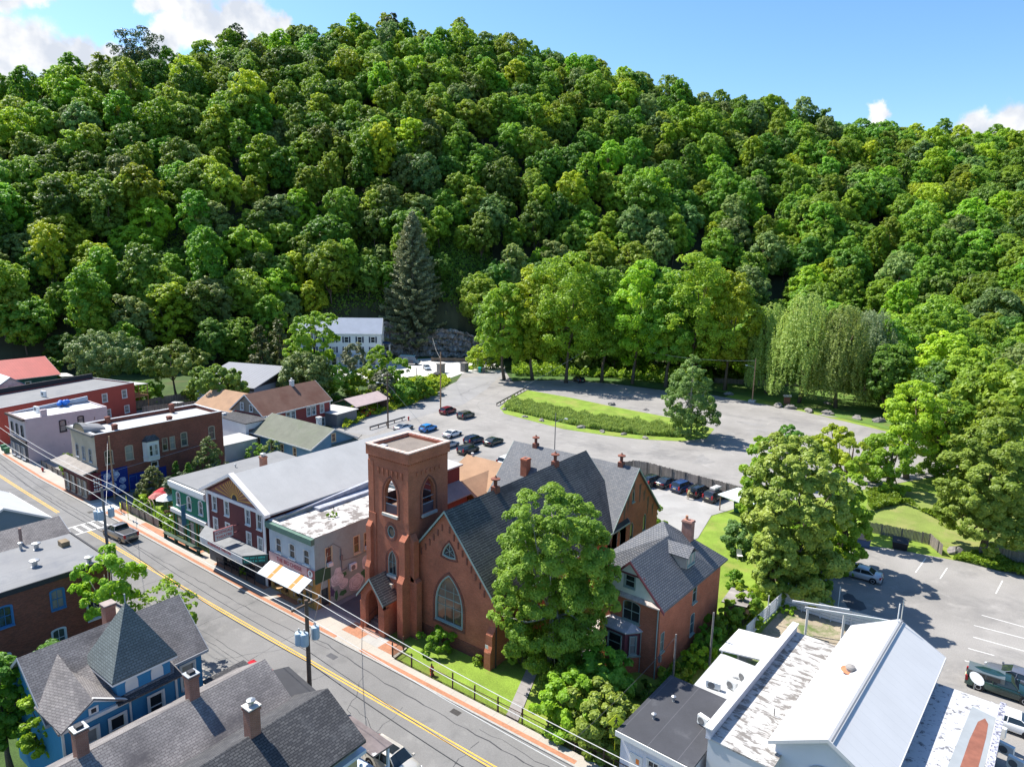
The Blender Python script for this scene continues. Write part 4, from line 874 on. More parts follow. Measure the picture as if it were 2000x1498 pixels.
# painted gable front
m = MB(); F_ = ((0, 0), (1, 0), (0, -1)); out = [(.05, 7.0), (5.95, 7.0), (3, 10.25)]; hole = at(shp('rect', 1.24, 1.39), 2.9, 7.63)
T = tessellate_polygon([[Vector((a, b, 0)) for a, b in out], [Vector((a, b, 0)) for a, b in hole]]); pts = out + hole; fs = []
for q in T:
    q = list(q); ar = sum(pts[q[i]][0]*pts[q[(i + 1) % 3]][1] - pts[q[(i + 1) % 3]][0]*pts[q[i]][1] for i in range(3)); fs.append(q if ar > 0 else q[::-1])
m.add([(a, -.06, b) for a, b in pts], fs); m.build('gable_front', gw, t)
m = MB(); m.slab([(-.15, -.5, 6.95), (6.15, -.5, 6.95), (6.15, -.06, 7.15), (-.15, -.06, 7.15)], .12); m.build('pent_roof', mat('pent_shingle', (.42, .36, .33), .95, .3, 1.2, hf=.2), t)
m = MB(); k = 3.1/3
m.ext([(-.55, 6.72), (3, 10.38), (3, 10.13), (-.55, 6.47)][::-1], F_, .3, .42); m.ext([(3, 10.38), (6.55, 6.72), (6.55, 6.47), (3, 10.13)][::-1], F_, .3, .42); m.ext([(1.6, 8.95), (4.4, 8.95), (4.4, 9.1), (1.6, 9.1)], F_, .065, .12); m.build('bargeboard', maroon_t, t)
m = MB(); z = lambda x: 10.3 - abs(x - 3)*k + .12
# front gable roof, then a pyramid over the wider rear block
pk = (1.5, 8.7, 11.0)
m.slab([(-.5, -.32, z(-.5)), (3, -.32, z(3)), (3, 7.0, z(3)), (-.5, 7.0, z(-.5))], .16)
m.slab([(3, -.32, z(3)), (6.5, -.32, z(6.5)), (6.5, 10.4, z(6.5)), (3, 7.0, z(3))], .16)
e = z(6.5)
m.slab([(3, 7.0, z(3)), (6.5, 10.4, e), (1.5, 13.0, e), pk], .16) if False else None
m.slab([(3, 7.0, z(3)), (6.5, 10.4, e), pk], .16)
m.slab([(6.5, 10.4, e), (6.5, 13.6, e), pk], .16); m.slab([(6.5, 13.6, e), (-3.4, 13.6, e), pk], .16); m.slab([(-3.4, 13.6, e), (-3.4, 4.6, e), pk], .16)
m.slab([(-3.4, 4.6, e), (-.5, 4.6, z(-.5)), (3, 7.0, z(3)), pk], .16)
m.build('roof', mat('slate_house', (.165, .166, .172), .75, .1, .5, 'shingle', (.36, .21), (.115, .122, .138), (.05, .053, .06), .035, hf=.1), t)
m = MB(); m.box(-3.0, 5.0, -.2, -.002, 13.2, 7.1); m.box(-.002, 9.92, -.2, 5.95, 13.2, 7.1); m.build('rear_wall', brick_ch, t)
# dormer
m = MB(); m.box(4.1, 5.6, 8.3, 5.6, 7.4, 9.55); m.build('dormer', mat('dormer_cheek', (.33, .30, .27), .9, .15, 1, hf=.15), t)
m = MB(); m.slab([(2.9, 5.35, 9.5), (5.85, 5.35, 9.5), (5.85, 6.5, 10.25), (2.9, 6.5, 10.25)], .1); m.slab([(2.9, 6.5, 10.25), (5.85, 6.5, 10.25), (5.85, 7.65, 9.5), (2.9, 7.65, 9.5)], .1); m.build('dormer_roof', MATS['slate_house'], t)
for a in (6.1, 6.9): window(t, 'R', a, 8.5, .6, .95, fm=green_t, cas=.08, W=5.62, D=10, mid=True)
c = chimney(t, 3.4, 10.4, 7.5, 11.1, 1.0, .8, mat('brick_worn', (.32, .13, .09), .95, .25, 1.2, 'brick', (.22, .075), (.26, .1, .07), (.36, .28, .24), .012, stain=(.45, .40, .36), sr=(.6, .7), ss=1.2)); vent(c, 3.2, 10.4, 11.1, .4, .14, mat('clay_pot', (.40, .20, .12), .9), 'chimney_pot', False)
# bay window
bx = [(.7, 0), (1.35, -1.15), (3.35, -1.15), (4.3, 0)]
m = MB(); m.prism([(.7, -.002), (1.35, -1.15), (3.35, -1.15), (4.3, -.002)], -.2, 1.5); m.build('bay_base', brick_ch, t)
m = MB(); m.prism([(.75, -.002), (1.38, -1.1), (3.32, -1.1), (4.22, -.002)], 1.62, 3.85); bay = m.build('bay', maroon_t, t)
m = MB(); m.prism([(.6, -.002), (1.3, -1.22), (3.42, -1.22), (4.4, -.002)], 1.5, 1.62); m.prism([(.6, -.002), (1.3, -1.22), (3.42, -1.22), (4.4, -.002)], 3.85, 4.0); m.build('bay_cornice', green_t, t)
m = MB(); m.add([(.5, -.002, 4.01), (1.25, -1.35, 4.01), (3.5, -1.35, 4.01), (4.5, -.002, 4.01), (1.3, -.002, 4.55), (3.4, -.002, 4.55)], [(0, 1, 4), (1, 2, 5, 4), (2, 3, 5)]); m.build('bay_roof', mat('bay_metal', (.42, .40, .42), .5, .2, 1.5, hf=.15), t)
window(t, 'F', 2.35, 1.85, 1.35, 1.75, fm=green_t, gm=glass, W=0, D=0, off=1.26, cas=.05)
for (x, y, rz) in ((3.79, -.57, math.atan2(1.1, .9)), (1.05, -.57, -math.atan2(1.1, .63))):
    w_ = window(t, 'F', x, 1.85, .62, 1.75, fm=green_t, gm=glass_c, cas=.04); w_.rotation_euler.z = rz; w_.location = (x + .14*math.sin(rz), y - .14*math.cos(rz), 1.85)
m = MB(); m.tube([(5.85, -.08, 7.0), (5.85, -.08, 0)], .055, 8); m.tube([(4.35, -.1, 3.9), (4.35, -.1, 0)], .04, 8); m.build('downspout', green_t, t)
m = MB(); m.box(6.02, .15, 1.6, 6.2, .5, 2.1); m.lathe([(.16, 0), (.18, .1), (.05, .18)], (6.12, .3, 1.0), 10); m.build('electric_meter', galv, t)
m = MB()
for k in range(7): m.box(-2.2, -1.6 + k*.32, -.2, -.25, -1.28 + k*.32, .15 + k*.17)
m.box(-2.2, .64, -.2, -.05, 3.5, 1.2); m.build('entrance_steps', mat('step_concrete', (.45, .41, .37), .9, .12, 1), t)
m = MB(); m.tube([(-.35, -1.6, 1.0), (-.35, .6, 2.2)], .025, 6); m.tube([(-.35, -1.6, 0), (-.35, -1.6, 1.0)], .025, 6); m.tube([(-.35, .6, 1.2), (-.35, .6, 2.2)], .025, 6); m.build('handrail', white_t, t)
# ------------------------------------------------------------------ the row along the street
orange_t = mat('trim_ochre', (.42, .26, .08), .8, .12, 1)
# corner food shop (grey building with the rose mural)
cs = Bld('corner_shop', 'grey stucco two-storey shop with patchy white flat roof and rose mural', 'building', -62.2, 40.8, 7.7, 16.4, 8.0, stucco_g)
cs.front = mat('render_pale', (.46, .49, .50), .9, .1, .6, stain=(.34, .36, .36), sr=(.55, .75), ss=.8)
wd = dict(kind='seg', fm=white_t, gm=glass, cas=.05, mun=(1, 1))
cs.win('F', [(1.6, 4.75, .95, 1.65, wd), (3.95, 4.75, .95, 1.65, wd), (6.35, 4.75, .95, 1.65, wd)])
cs.win('F', [(.9, .5, 1.1, 2.0), (2.4, .5, 1.3, 2.0), (4.9, .5, 1.4, 2.0), (6.5, .5, 1.3, 2.0)], fm=orange_t, mid=False, mun=(2, 1), cas=.1)
wc = dict(fm=cream_t, gm=glassmat('pane_brown', (.07, .035, .03), .2), cas=.05, mun=(1, 2))
cs.win('R', [(1.75, 4.45, .85, 2.0, wc), (5.5, 4.5, .8, 1.95, wc), (6.95, 4.5, .8, 1.9, wc), (1.1, .4, .8, 1.7, dict(fm=black_t, cas=0, mun=(1, 1)))])
cs.walls(); cs.flat(mem_w, par=.35, inset=.22, capm=mem_w); t = cs.t
m = MB(); m.box(.25, 5.5, 7.66, 1.5, 16.1, 8.0); m.add([(.0, 2, 8.06), (.4, 2, 8.06), (.4, 16.3, 8.9), (0, 16.3, 8.9), (0, 16.3, 8.06), (.4, 16.3, 8.06)], [(0, 1, 2, 3), (1, 5, 2), (0, 3, 4)]); m.build('side_parapet', mat('tarred_flashing', (.33, .34, .38), .7, .3, 1.2, hf=.2), t)
m = MB(); m.box(-.08, -.45, 7.35, 7.78, -.004, 7.98); m.build('cornice', mat('cornice_green', (.10, .17, .13), .8, .2, 2), t)
for k in range(11): pass
m = MB(); m.box(.0, -.14, 3.55, 7.72, -.004, 4.5); m.build('sign_board', mat('sign_pink', (.52, .33, .31), .7, .12, 1.5), t)
mred = mat('lettering_maroon', (.30, .03, .05), .6)
lettering('THE BIG CHEESE', t, (3.5, -.15, 4.02), FRONT, .62, mred, sx=.93)
m = MB(); m.box(6.55, -.16, 3.56, 7.7, -.142, 4.48); m.build('sign_panel', mat('sign_brick_red', (.35, .09, .08), .7), t)
m = MB(); m.ext(oval(7.1, 4.02, .40, .40), FR0, .165, .175); m.build('sign_roundel', white_t, t); m = MB(); m.ext([(6.95, 3.85), (7.2, 3.8), (7.15, 4.0), (7.3, 4.1), (7.1, 4.3), (6.95, 4.2), (7.02, 4.05)], FR0, .176, .18); m.build('sign_emblem', black_t, t)
aw = mat('awning_cloth', (.52, .58, .62), .8, .06, 1); ao = mat('awning_stripe', (.58, .22, .06), .8, .06, 1)
m = MB(); ys = [0, 1.7, 2.3, 5.3, 5.9, 7.2]
for i in range(5):
    a, b = .2 + ys[i], .2 + ys[i + 1]; m.mi = i % 2; m.slab([(a, -1.85, 2.65), (b, -1.85, 2.65), (b, -.15, 3.5), (a, -.15, 3.5)], .04)
m.build('awning', [aw, ao], t)
m = MB()
for x in (.3, 3.8, 7.2): m.tube([(x, -1.8, 2.62), (x, -.1, 2.5)], .02, 5)
m.build('awning_frame', galv, t)
m = MB(); m.box(-.0, -.07, -.1, .35, -.004, 3.5); m.box(3.2, -.07, -.1, 3.9, -.004, 3.5); m.box(7.35, -.07, -.1, 7.7, -.004, 3.5); m.box(.35, -.05, -.1, 3.2, -.004, .42); m.box(3.9, -.05, -.1, 7.35, -.004, .42); m.box(7.702, -.07, -.1, 7.76, .6, 2.9); m.box(7.702, 1.55, -.1, 7.76, 1.75, 2.9)
m.build('shopfront', orange_t, t)
m = MB(); m.box(7.704, -.05, 3.0, 7.78, 1.9, 4.45); m.build('side_fascia', mat('fascia_green', (.035, .09, .05), .7), t)
FRs = ((7.7, 0), (0, 1), (1, 0)); ws = mat('mural_white', (.60, .60, .61), .9, .08, 2); wg = mat('mural_mauve', (.38, .37, .38), .9, .1, 2); wl = mat('mural_leaf', (.05, .16, .07), .9, .2, 2); wk = mat('mural_ink', (.09, .07, .14), .9)
def rose(cx, cz, r, seed, dense=7):
    rr = random.Random(seed); m = MB(); m.mi = 0; m.ext(oval(cx, cz, r, r*.95, 26, rr.random()*6, .07), FRs, .003, .008)
    for k in range(dense):
        f = 1 - (k + .6)/(dense + .5); a = rr.random()*6.28; off = .10*r
        m.mi = 1; m.ext(oval(cx + off*math.cos(a), cz + off*math.sin(a), r*f, r*f*.9, 20, rr.random()*6, .05), FRs, .009 + k*.005, .0105 + k*.005)
        m.mi = 0; m.ext(oval(cx + off*math.cos(a) + .02, cz + off*math.sin(a) + .025, r*f*.93, r*f*.82, 20, rr.random()*6, .05), FRs, .011 + k*.005, .013 + k*.005)
    return m.build('mural_rose', [ws, wg], t)
rose(2.75, 2.5, .85, 1); rose(3.6, 1.7, .62, 2, 5); rose(5.3, 1.15, 1.0, 3); rose(7.2, 2.95, 1.0, 4); rose(2.9, 3.3, .5, 5, 4)
for cx, cz, rx, rz_ in ((3.7, 2.7, .35, .25), (2.6, .7, .22, .6), (3.5, .65, .5, .3), (6.5, 1.9, .5, .3), (6.9, 1.5, .6, .35), (8.0, 1.9, .5, .4)): m = MB(); m.ext(oval(cx, cz, rx, rz_, 12, cx, .15), FRs, .003, .0075); m.build('mural_leaf', wl, t)
m = MB()
for cx, cz, rx, rz_ in ((2.1, 1.2, .3, .45), (1.95, 1.7, .12, .3), (6.6, 2.6, .28, .5)): m.ext(oval(cx, cz, rx, rz_, 10, cx, .25), FRs, .0045, .0065)
m.build('mural_shadow', wk, t)
m = MB(); m.tube([(7.8, 3.3, 5.8), (7.8, 3.35, 3.2), (7.8, 4.0, 3.3)], .05, 6); m.tube([(7.76, 3.3, 5.9), (7.76, 2.3, 6.7), (7.76, 1.6, 6.3)], .025, 5); m.box(7.72, 3.2, 4.5, 7.85, 3.5, 5.0); m.tube([(7.76, 3.5, 4.4), (7.76, 5.4, 4.1), (7.76, 8, 4.3)], .02, 5); m.build('conduit', mat('conduit_grey', (.16, .15, .15), .7), t)
ac_unit('white air conditioner bracketed on the grey mural wall above the driveway', -54.2, 45.5, 2.9, PI/2)
for y, z in ((1.75, 4.4), (6.95, 4.45)):
    m = MB(); m.box(7.7, y - .3, z, 8.05, y + .3, z + .4); m.build('window_unit', white_t, t)
chimney(t, 6.9, 15.6, 7.6, 9.2, .7, .7, brick_ch)
m = MB(); m.tube([(3.2, 6.2, 7.7), (3.2, 6.2, 8.5)], .04, 6); m.build('roof_pipe', black_t, t)
shrub('roof_weed', 'tuft of weeds growing on the patchy white flat roof', -58.4, 46.2, .55, .8, L_yel, 77, 700, .13, cat='plant', zb=7.66)
# cinema
mar = mat('clapboard_maroon', (.135, .038, .038), .8, .10, .8, 'siding', (.14, .12), (.08, .02, .022))
th = Bld('theatre', 'maroon clapboard cinema with a painted sunburst gable, marquee and pale grey roof', 'theatre', -74.4, 40.8, 11.5, 27.5, 8.75, mar); th.gable('y', 2.85)
hw = dict(fm=white_t, mun=(2, 1), cas=.12)
th.win('F', [(a, 6.45, .8, 1.75, hw) for a in (1.55, 4.1, 8.3, 10.45)] + [(a, 3.75, .8, 1.75, hw) for a in (1.55, 4.1, 8.3, 10.45)])
th.win('R', [(1.6 + 4.0*k, 7.4, .8, .55, dict(fm=mar, cas=0, mid=False, sill=False)) for k in range(6)])
th.walls(); th.groof('y', 2.85, mem_l, oh=.75, og=.05, th=.2); t = th.t
k_ = 2.85/5.75
m = MB(); F_ = FR0
m.ext([(-.9, 8.75 - k_*.9 + .05), (5.75, 11.65), (5.75, 12.0), (-.9, 8.75 - k_*.9 + .4)][::-1], F_, -.1, .55)
m.ext([(5.75, 11.65), (12.4, 8.75 - k_*.9 + .05), (12.4, 8.75 - k_*.9 + .4), (5.75, 12.0)][::-1], F_, -.1, .55)
m.ext([(-.1, 8.35), (11.6, 8.35), (11.6, 8.72), (-.1, 8.72)], F_, .004, .16); m.ext([(-.05, -.1), (.28, -.1), (.28, 8.35), (-.05, 8.35)], F_, .004, .12); m.ext([(11.22, -.1), (11.55, -.1), (11.55, 8.35), (11.22, 8.35)], F_, .004, .12)
m.build('trim', mat('trim_pink_white', (.72, .66, .64), .7, .06, 1), t)
m = MB(); m.ext([(.7, 8.78), (10.8, 8.78), (5.75, 11.35)], F_, .01, .03); m.build('gable_panel', mat('gable_brown', (.27, .105, .075), .8, .1, 1), t)
m = MB(); cx, cz = 5.9, 8.80
for k in range(15):
    a = math.radians(7 + k*166/14); R_ = 9
    # ray cut where it meets the rake
    for q in np.arange(.8, 6, .05):
        x, z = cx + q*math.cos(a), cz + q*math.sin(a)
        if z > 8.75 + (5.75 - abs(x - 5.75))*k_ - .45: break
    n_ = (-math.sin(a), math.cos(a)); r0 = .72
    m.ext([(cx + r0*math.cos(a) - n_[0]*.03, cz + r0*math.sin(a) - n_[1]*.03), (cx + q*math.cos(a) - n_[0]*.075, cz + q*math.sin(a) - n_[1]*.075), (cx + q*math.cos(a) + n_[0]*.075, cz + q*math.sin(a) + n_[1]*.075), (cx + r0*math.cos(a) + n_[0]*.03, cz + r0*math.sin(a) + n_[1]*.03)], F_, .032, .05)
m.ext([(cx + .72*math.cos(PI*j/12), cz + .72*math.sin(PI*j/12)) for j in range(13)], F_, .032, .055); m.build('sunburst', mat('sunburst_gold', (.62, .33, .07), .7, .1, 2), t)
m = MB(); m.ext([(cx + .5*math.cos(PI*j/12), cz + .62*math.sin(PI*j/12)) for j in range(13)], F_, .057, .07); m.build('fan_window', black_t, t)
# marquee
MP = [(-.6, 0), (1.6, -1.95), (10.1, -1.95), (11.9, 0)]
m = MB(); m.prism([(x, y - .13) for x, y in MP], 2.95, 3.05); q = [(x, y - .13) for x, y in MP]
m.build('marquee_soffit', black_t, t)
m = MB()
for a, b in ((0, 1), (1, 2)):
    p, r_ = q[a], q[b]; m.add([(p[0], p[1], 3.05), (r_[0], r_[1], 3.05), (r_[0], r_[1], 4.0), (p[0], p[1], 4.0)], [(0, 1, 2, 3)])
m.build('marquee', mat('marquee_white', (.66, .65, .62), .6, .05, 1), t)
m = MB(); p, r_ = q[2], q[3]; m.add([(p[0], p[1], 3.05), (r_[0], r_[1], 3.05), (r_[0], r_[1], 4.0), (p[0], p[1], 4.0)], [(0, 1, 2, 3)]); m.build('marquee_board', mat('marquee_teal', (.03, .10, .09), .5), t)
teal = mat('lettering_teal', (.05, .55, .45), .5); an = math.atan2(1.95, 1.8); rb = random.Random(5); m = MB()
for row in range(2):
    x = .2
    while x < 2.35:
        w_ = rb.uniform(.05, .10); h_ = .16 + .04*(rb.random() > .5); m.ext([(x, 3.62 - row*.36), (x + w_, 3.62 - row*.36), (x + w_, 3.62 - row*.36 + h_), (x, 3.62 - row*.36 + h_)], (q[2], (math.cos(an), math.sin(an)), (math.sin(an), -math.cos(an))), .004, .012); x += w_ + .05 + (.12 if rb.random() < .2 else 0)
m.build('board_lettering', teal, t)
lettering('ROSENDALE THEATRE', t, (5.6, -2.09, 3.6), FRONT, .46, mat('lettering_red', (.55, .05, .05), .6), sx=1.0)
m = MB(); m.slab([(-.7, -.02, 4.05), (1.5, -2.15, 4.05), (10.2, -2.15, 4.05), (12.0, -.02, 4.05)], .048); m.build('marquee_roof', mat('marquee_roofing', (.20, .205, .21), .8, .2, .8, 'seam', (1.5, .02), (.12, .12, .12)), t)
m = MB(); m.box(.3, -.3, -.1, 3.2, -.004, 2.9); m.box(9.5, -.25, -.1, 11.2, -.004, 2.9); m.build('entrance_wall', mat('entrance_slate', (.055, .065, .08), .6, .1, 1), t)
m = MB(); m.box(3.2, -.06, .05, 9.5, -.004, 2.9); m.build('entrance_doors', glass, t)
m = MB()
for x in (3.2, 4.3, 5.4, 6.5, 7.6, 8.6, 9.4): m.box(x, -.1, .0, x + .09, -.062, 2.9)
m.build('door_frame', black_t, t)
# blade sign
m = MB(); m.box(6.2, -2.95, 4.95, 6.42, -.75, 6.05); sg = m.build('blade_sign', white_t, t)
m = MB(); m.box(6.18, -3.01, 6.055, 6.44, -.69, 6.11); m.box(6.18, -3.01, 4.89, 6.44, -.69, 4.945); m.box(6.18, -3.01, 4.945, 6.44, -2.955, 6.055); m.box(6.18, -.745, 4.945, 6.44, -.69, 6.055); m.box(6.25, -.67, 5.9, 6.35, -.02, 6.0); m.box(6.25, -.67, 5.1, 6.35, -.02, 5.2); m.build('sign_frame', maroon_t, t)
for tx, z in (('ROSENDALE', 5.76), ('THEATRE', 5.25)):
    lettering(tx, t, (6.425, -1.85, z), (PI/2, 0, PI/2), .44, MATS['lettering_red'] if tx else None, sx=.82 if tx == 'ROSENDALE' else 1.0)
m = MB(); m.box(11.56, 16.5, -.1, 15.7, 27.4, 8.3); m.build('rear_wing', mar, t); m = MB(); m.slab([(11.2, 16.2, 8.55), (16.0, 16.2, 8.3), (16.0, 27.8, 8.3), (11.2, 27.8, 8.55)], .2); m.build('rear_roof', mem_l, t)
m = MB(); m.box(15.72, 17, -.1, 17.4, 27, 4.6); m.build('lean_to', mar, t); m = MB(); m.slab([(15.71, 16.7, 6.1), (18.0, 16.7, 4.7), (18.0, 27.3, 4.7), (15.71, 27.3, 6.1)], .12); m.build('lean_to_roof', mem_g, t)
m = MB(); m.tube([(11.9, 9.5, 8.6), (11.9, 9.5, 7.7)], .05, 6); m.tube([(11.62, -.1, 8.4), (11.62, -.1, 0)], .07, 8); m.build('downspout', white_t, t)
# green shop
gr = mat('green_render', (.020, .165, .095), .8, .08, .8)
gs = Bld('green_shop', 'green two-storey shop with white cornice and arched upper windows', 'building', -83.7, 41.3, 8.3, 15.6, 7.75, gr)
ga = dict(kind='arch', fm=white_t, cas=.10, mun=(1, 1))
gs.win('F', [(1.55, 4.7, .85, 1.75, ga), (4.1, 4.7, .85, 1.75, ga), (6.75, 4.7, .85, 1.75, ga)])
gs.win('F', [(1.5, .5, 1.6, 2.7, dict(fm=mat('trim_olive', (.10, .13, .03), .8), cas=.0, mun=(1, 1), mid=False)), (4.3, .1, 1.2, 3.1, dict(fm=mat('trim_olive', (.10, .13, .03), .8), cas=0, mid=False)), (6.8, .5, 1.6, 2.7, dict(fm=mat('trim_olive', (.10, .13, .03), .8), cas=0, mid=False))], gm=glass_c)
gs.walls(); gs.flat(mem_g, th=.16, over=.12, drop=.0); t = gs.t
m = MB(); m.box(-.1, -.42, 7.1, 8.25, -.004, 7.73); m.box(-.05, -.25, 6.8, 8.25, -.004, 7.1); m.box(-.05, -.35, 3.6, 8.25, -.004, 4.1); m.build('cornice', white_t, t)
m = MB(); rr = random.Random(2)
for x in (.1, 2.75, 5.5, 7.95): m.box(x, -.16, -.1, x + .25, -.004, 3.6)
m.build('pilaster', MATS['trim_olive'], t)
m = MB()
for x, z in ((1.5, 2.7), (6.8, 2.7)): m.ext(oval(x, z, .42, .28), FR0, .004, .05)
m.build('shop_sign', cream_t, t)
m = MB(); m.box(5.0, -1.55, 3.3, 5.08, -1.05, 5.9); m.build('banner', mat('banner_blue', (.04, .13, .21), .7, .2, 2), t); m = MB(); m.tube([(5.04, -1.7, 5.95), (5.04, 0, 5.95)], .03, 6); m.tube([(5.04, -1.7, 3.25), (5.04, 0, 3.25)], .03, 6); m.build('banner_pole', galv, t)
c = chimney(t, 6.2, 9.2, 7.4, 9.9, .75, .7, mat('chimney_orange', (.36, .13, .07), .9, .2, 1, 'brick', (.22, .075), (.28, .1, .06), (.35, .25, .2), .01)); vent(c, 6.2, 9.2, 9.9, .25, .2, galv, 'chimney_cap')
for x, y, h in ((2.2, 7.6, .5), (7.9, 11.3, .9), (6.9, 12.2, .45), (7.6, 13.6, .3)): vent(t, x, y, 7.4, h + .3, .07)
m = MB(); m.box(-.4, -1.3, .1, 8.2, -.9, .25)
for x in (.0, 2.6, 5.2, 7.8): m.box(x - .3, -1.3, .12, x - .2, -.9, .95)
m.box(-.4, -1.35, .85, 8.2, -.85, .95); m.build('wall_bench', mat('bench_green', (.04, .07, .05), .7), t)
# brick house with curved parapet, mural and oriel
bb = Bld('mural_building', 'dark red brick building with curved front gable, white oriel window and blue rose mural', 'building', -113.2, 41.3, 8.2, 19.8, 9.75, brick_dk)
bb.front = mat('front_beige', (.42, .35, .27), .9, .15, .5, hf=.08)
bs = dict(kind='seg', fm=mat('trim_sand', (.40, .33, .25), .8), cas=.05, mun=(1, 1))
bb.win('F', [(1.9, 5.35, .95, 1.95, dict(bs, fm=grey_t)), (4.1, 5.35, .95, 1.95, dict(bs, fm=grey_t)), (6.3, 5.35, .95, 1.95, dict(bs, fm=grey_t))])
bb.win('R', [(1.7, 5.0, 1.1, 2.1, bs), (4.6, 5.0, 1.1, 2.2, bs), (10.0, 5.2, .8, 2.0, dict(fm=bs['fm'], cas=.03)), (11.2, 5.2, .8, 2.0, dict(fm=bs['fm'], cas=.03)), (13.1, 5.3, 1.0, 2.2, bs), (17.8, 5.4, 1.0, 2.2, bs)])
bb.win('R', [(8.2, 3.0, 1.0, .8, dict(fm=white_t, mid=False, cas=.05)), (17.9, -.1, 1.3, 2.9, dict(fm=black_t, mid=True, cas=.05, sill=False)), (4.8, .0, 1.0, 2.3, dict(fm=blue_t, mid=False, cas=.05, sill=False))])
bb.walls(); bb.flat(mem_l, par=.55, inset=.3, capm=mat('coping_grey', (.46, .47, .48), .8, .1, 1)); t = bb.t
m = MB()
P = [(2.2, 9.72)] + [(4.1 - 1.9*math.cos(PI*k/12), 9.72 + 1.15*math.sin(PI*k/12)) for k in range(1, 12)] + [(6.0, 9.72)]
m.ext(P[::-1], FR0, -.35, .35); m.box(-.2, -.5, 9.45, 8.4, -.034, 9.8); m.build('curved_cornice', mat('cornice_dark', (.13, .125, .125), .7, .15, 1), t)
m = MB(); m.ext([(p[0]*.93 + .29, p[1]*.9 + .97) for p in P][::-1], FR0, .351, .36); m.build('cornice_panel', mat('cornice_tan', (.33, .24, .15), .8), t)
m = MB()
for k in range(8): a = PI*k/8; b = PI*(k + 1)/8; m.slab([(4.1 - 1.95*math.cos(a), -.4, 9.84 + 1.15*math.sin(a)), (4.1 - 1.95*math.cos(b), -.4, 9.84 + 1.15*math.sin(b)), (4.1 - 1.95*math.cos(b), 2.5, 9.84 + .4*math.sin(b)), (4.1 - 1.95*math.cos(a), 2.5, 9.84 + .4*math.sin(a))], .08)
m.build('curved_roof', mat('cornice_lead', (.20, .20, .205), .7, .1, 1), t)
m = MB(); m.box(7.3, -.1, -.1, 8.1, -.004, 4.6)
m.slab([(-2.6, -2.2, 4.35), (8.6, -2.2, 4.35), (8.6, -.035, 4.85), (-2.6, -.035, 4.85)], .2); m.build('canopy_roof', mat('canopy_grey', (.26, .235, .21), .9, .25, .8, hf=.15), t)
m = MB(); m.box(.0, -1.5, -.1, .3, -1.2, 4.2); m.box(.3, -1.4, -.1, 8.15, -.04, 4.15); m.build('shopfront', mat('shopfront_maroon', (.16, .055, .045), .8, .12, 1), t)
for a in (1.2, 3.2, 5.4, 7.1): window(t, 'F', a, .6, 1.2, 2.4, 'rect', bs['fm'], glass_c, off=1.53, cas=.06, mun=(1, 1))
m = MB(); m.box(8.205, -1.1, .2, 8.25, .35, 4.1); m.build('side_sign', mat('side_sign_maroon', (.12, .02, .03), .7), t)
m = MB(); rr = random.Random(8)
for k in range(4):
    for j in range(3): m.box(8.252, -.75 + j*.32 + rr.uniform(0, .06), 3.3 - k*.5 - .3, 8.258, -.75 + j*.32 + .22, 3.3 - k*.5)
m.build('side_sign_marks', white_t, t)
m = MB(); m.box(8.205, .4, .1, 8.23, 4.1, 4.15); m.build('mural_panel', mat('mural_blue', (.012, .03, .19), .8, .25, .9), t)
FRs = ((8.2, 0), (0, 1), (1, 0)); wr = mat('mural_pale', (.55, .60, .68), .9, .1, 3); wb_ = mat('mural_midblue', (.06, .12, .34), .9)
m = MB()
for cx, cz, r in ((1.2, 3.2, .5), (2.4, 3.15, .55), (1.6, 1.6, .75), (3.3, 2.1, .48), (3.2, 1.0, .5), (2.0, 3.85, .28), (2.3, 2.4, .18), (.85, 2.2, .2), (2.6, .7, .4)):
    m.mi = 0; m.ext(oval(cx, cz, r, r*.95, 18, cx, .08), FRs, .032, .036)
    for k in range(3): f = .8 - k*.25; m.mi = 1; m.ext(oval(cx, cz, r*f, r*f*.95, 16, cz, .08), FRs, .037 + k*.006, .039 + k*.006); m.mi = 0; m.ext(oval(cx + .02, cz + .02, r*f*.82, r*f*.78, 16, cz, .08), FRs, .040 + k*.006, .042 + k*.006)
m.build('mural_rose', [wr, wb_], t)
m = MB(); m.box(8.205, 4.3, .3, 8.225, 9.9, 2.7); m.build('mural_band', MATS['mural_blue'], t)
m = MB(); m.prism([(8.2, 6.6), (8.9, 7.0), (8.9, 8.7), (8.2, 9.1)], 4.2, 7.3); ori = m.build('oriel', white_t, t)
m = MB(); m.add([(8.1, 6.4, 7.32), (9.1, 6.85, 7.32), (9.1, 8.85, 7.32), (8.1, 9.3, 7.32), (8.1, 7.2, 8.2), (8.1, 8.5, 8.2)], [(0, 1, 4), (1, 2, 5, 4), (2, 3, 5)]); m.build('oriel_roof', shing_k, t)
for a in (7.45, 8.25): window(t, 'R', a, 5.0, .55, 1.75, fm=white_t, W=8.2, D=20, off=.83, cas=.03)
w_ = window(t, 'R', 6.8, 5.0, .5, 1.75, fm=white_t, W=8.2, cas=.03, off=.1); w_.location = (8.62, 6.75, 5.0); w_.rotation_euler.z = PI/2 - 1.05
m = MB(); m.box(8.2, 14.5, 1.7, 8.45, 15.2, 2.5); m.build('meter_box', white_t, t)
for y, x, h in ((3.2, 7.4, 10.6), (11.5, 7.2, 10.3), (15.2, .8, 10.7), (5.2, .5, 10.3)): chimney(t, x, y, 9.1, h, .7, .6, brick_dk)
m = MB(); m.tube([(8.3, 17.2, 4.9), (8.3, 3.4, 3.9), (8.3, 0, 3.6)], .03, 5); m.build('cable', grey_t, t)
m = MB(); m.tube([(7.9, 19.86, 9.5), (7.9, 19.95, 8.5)], .12, 8); m.build('downspout', white_t, t)
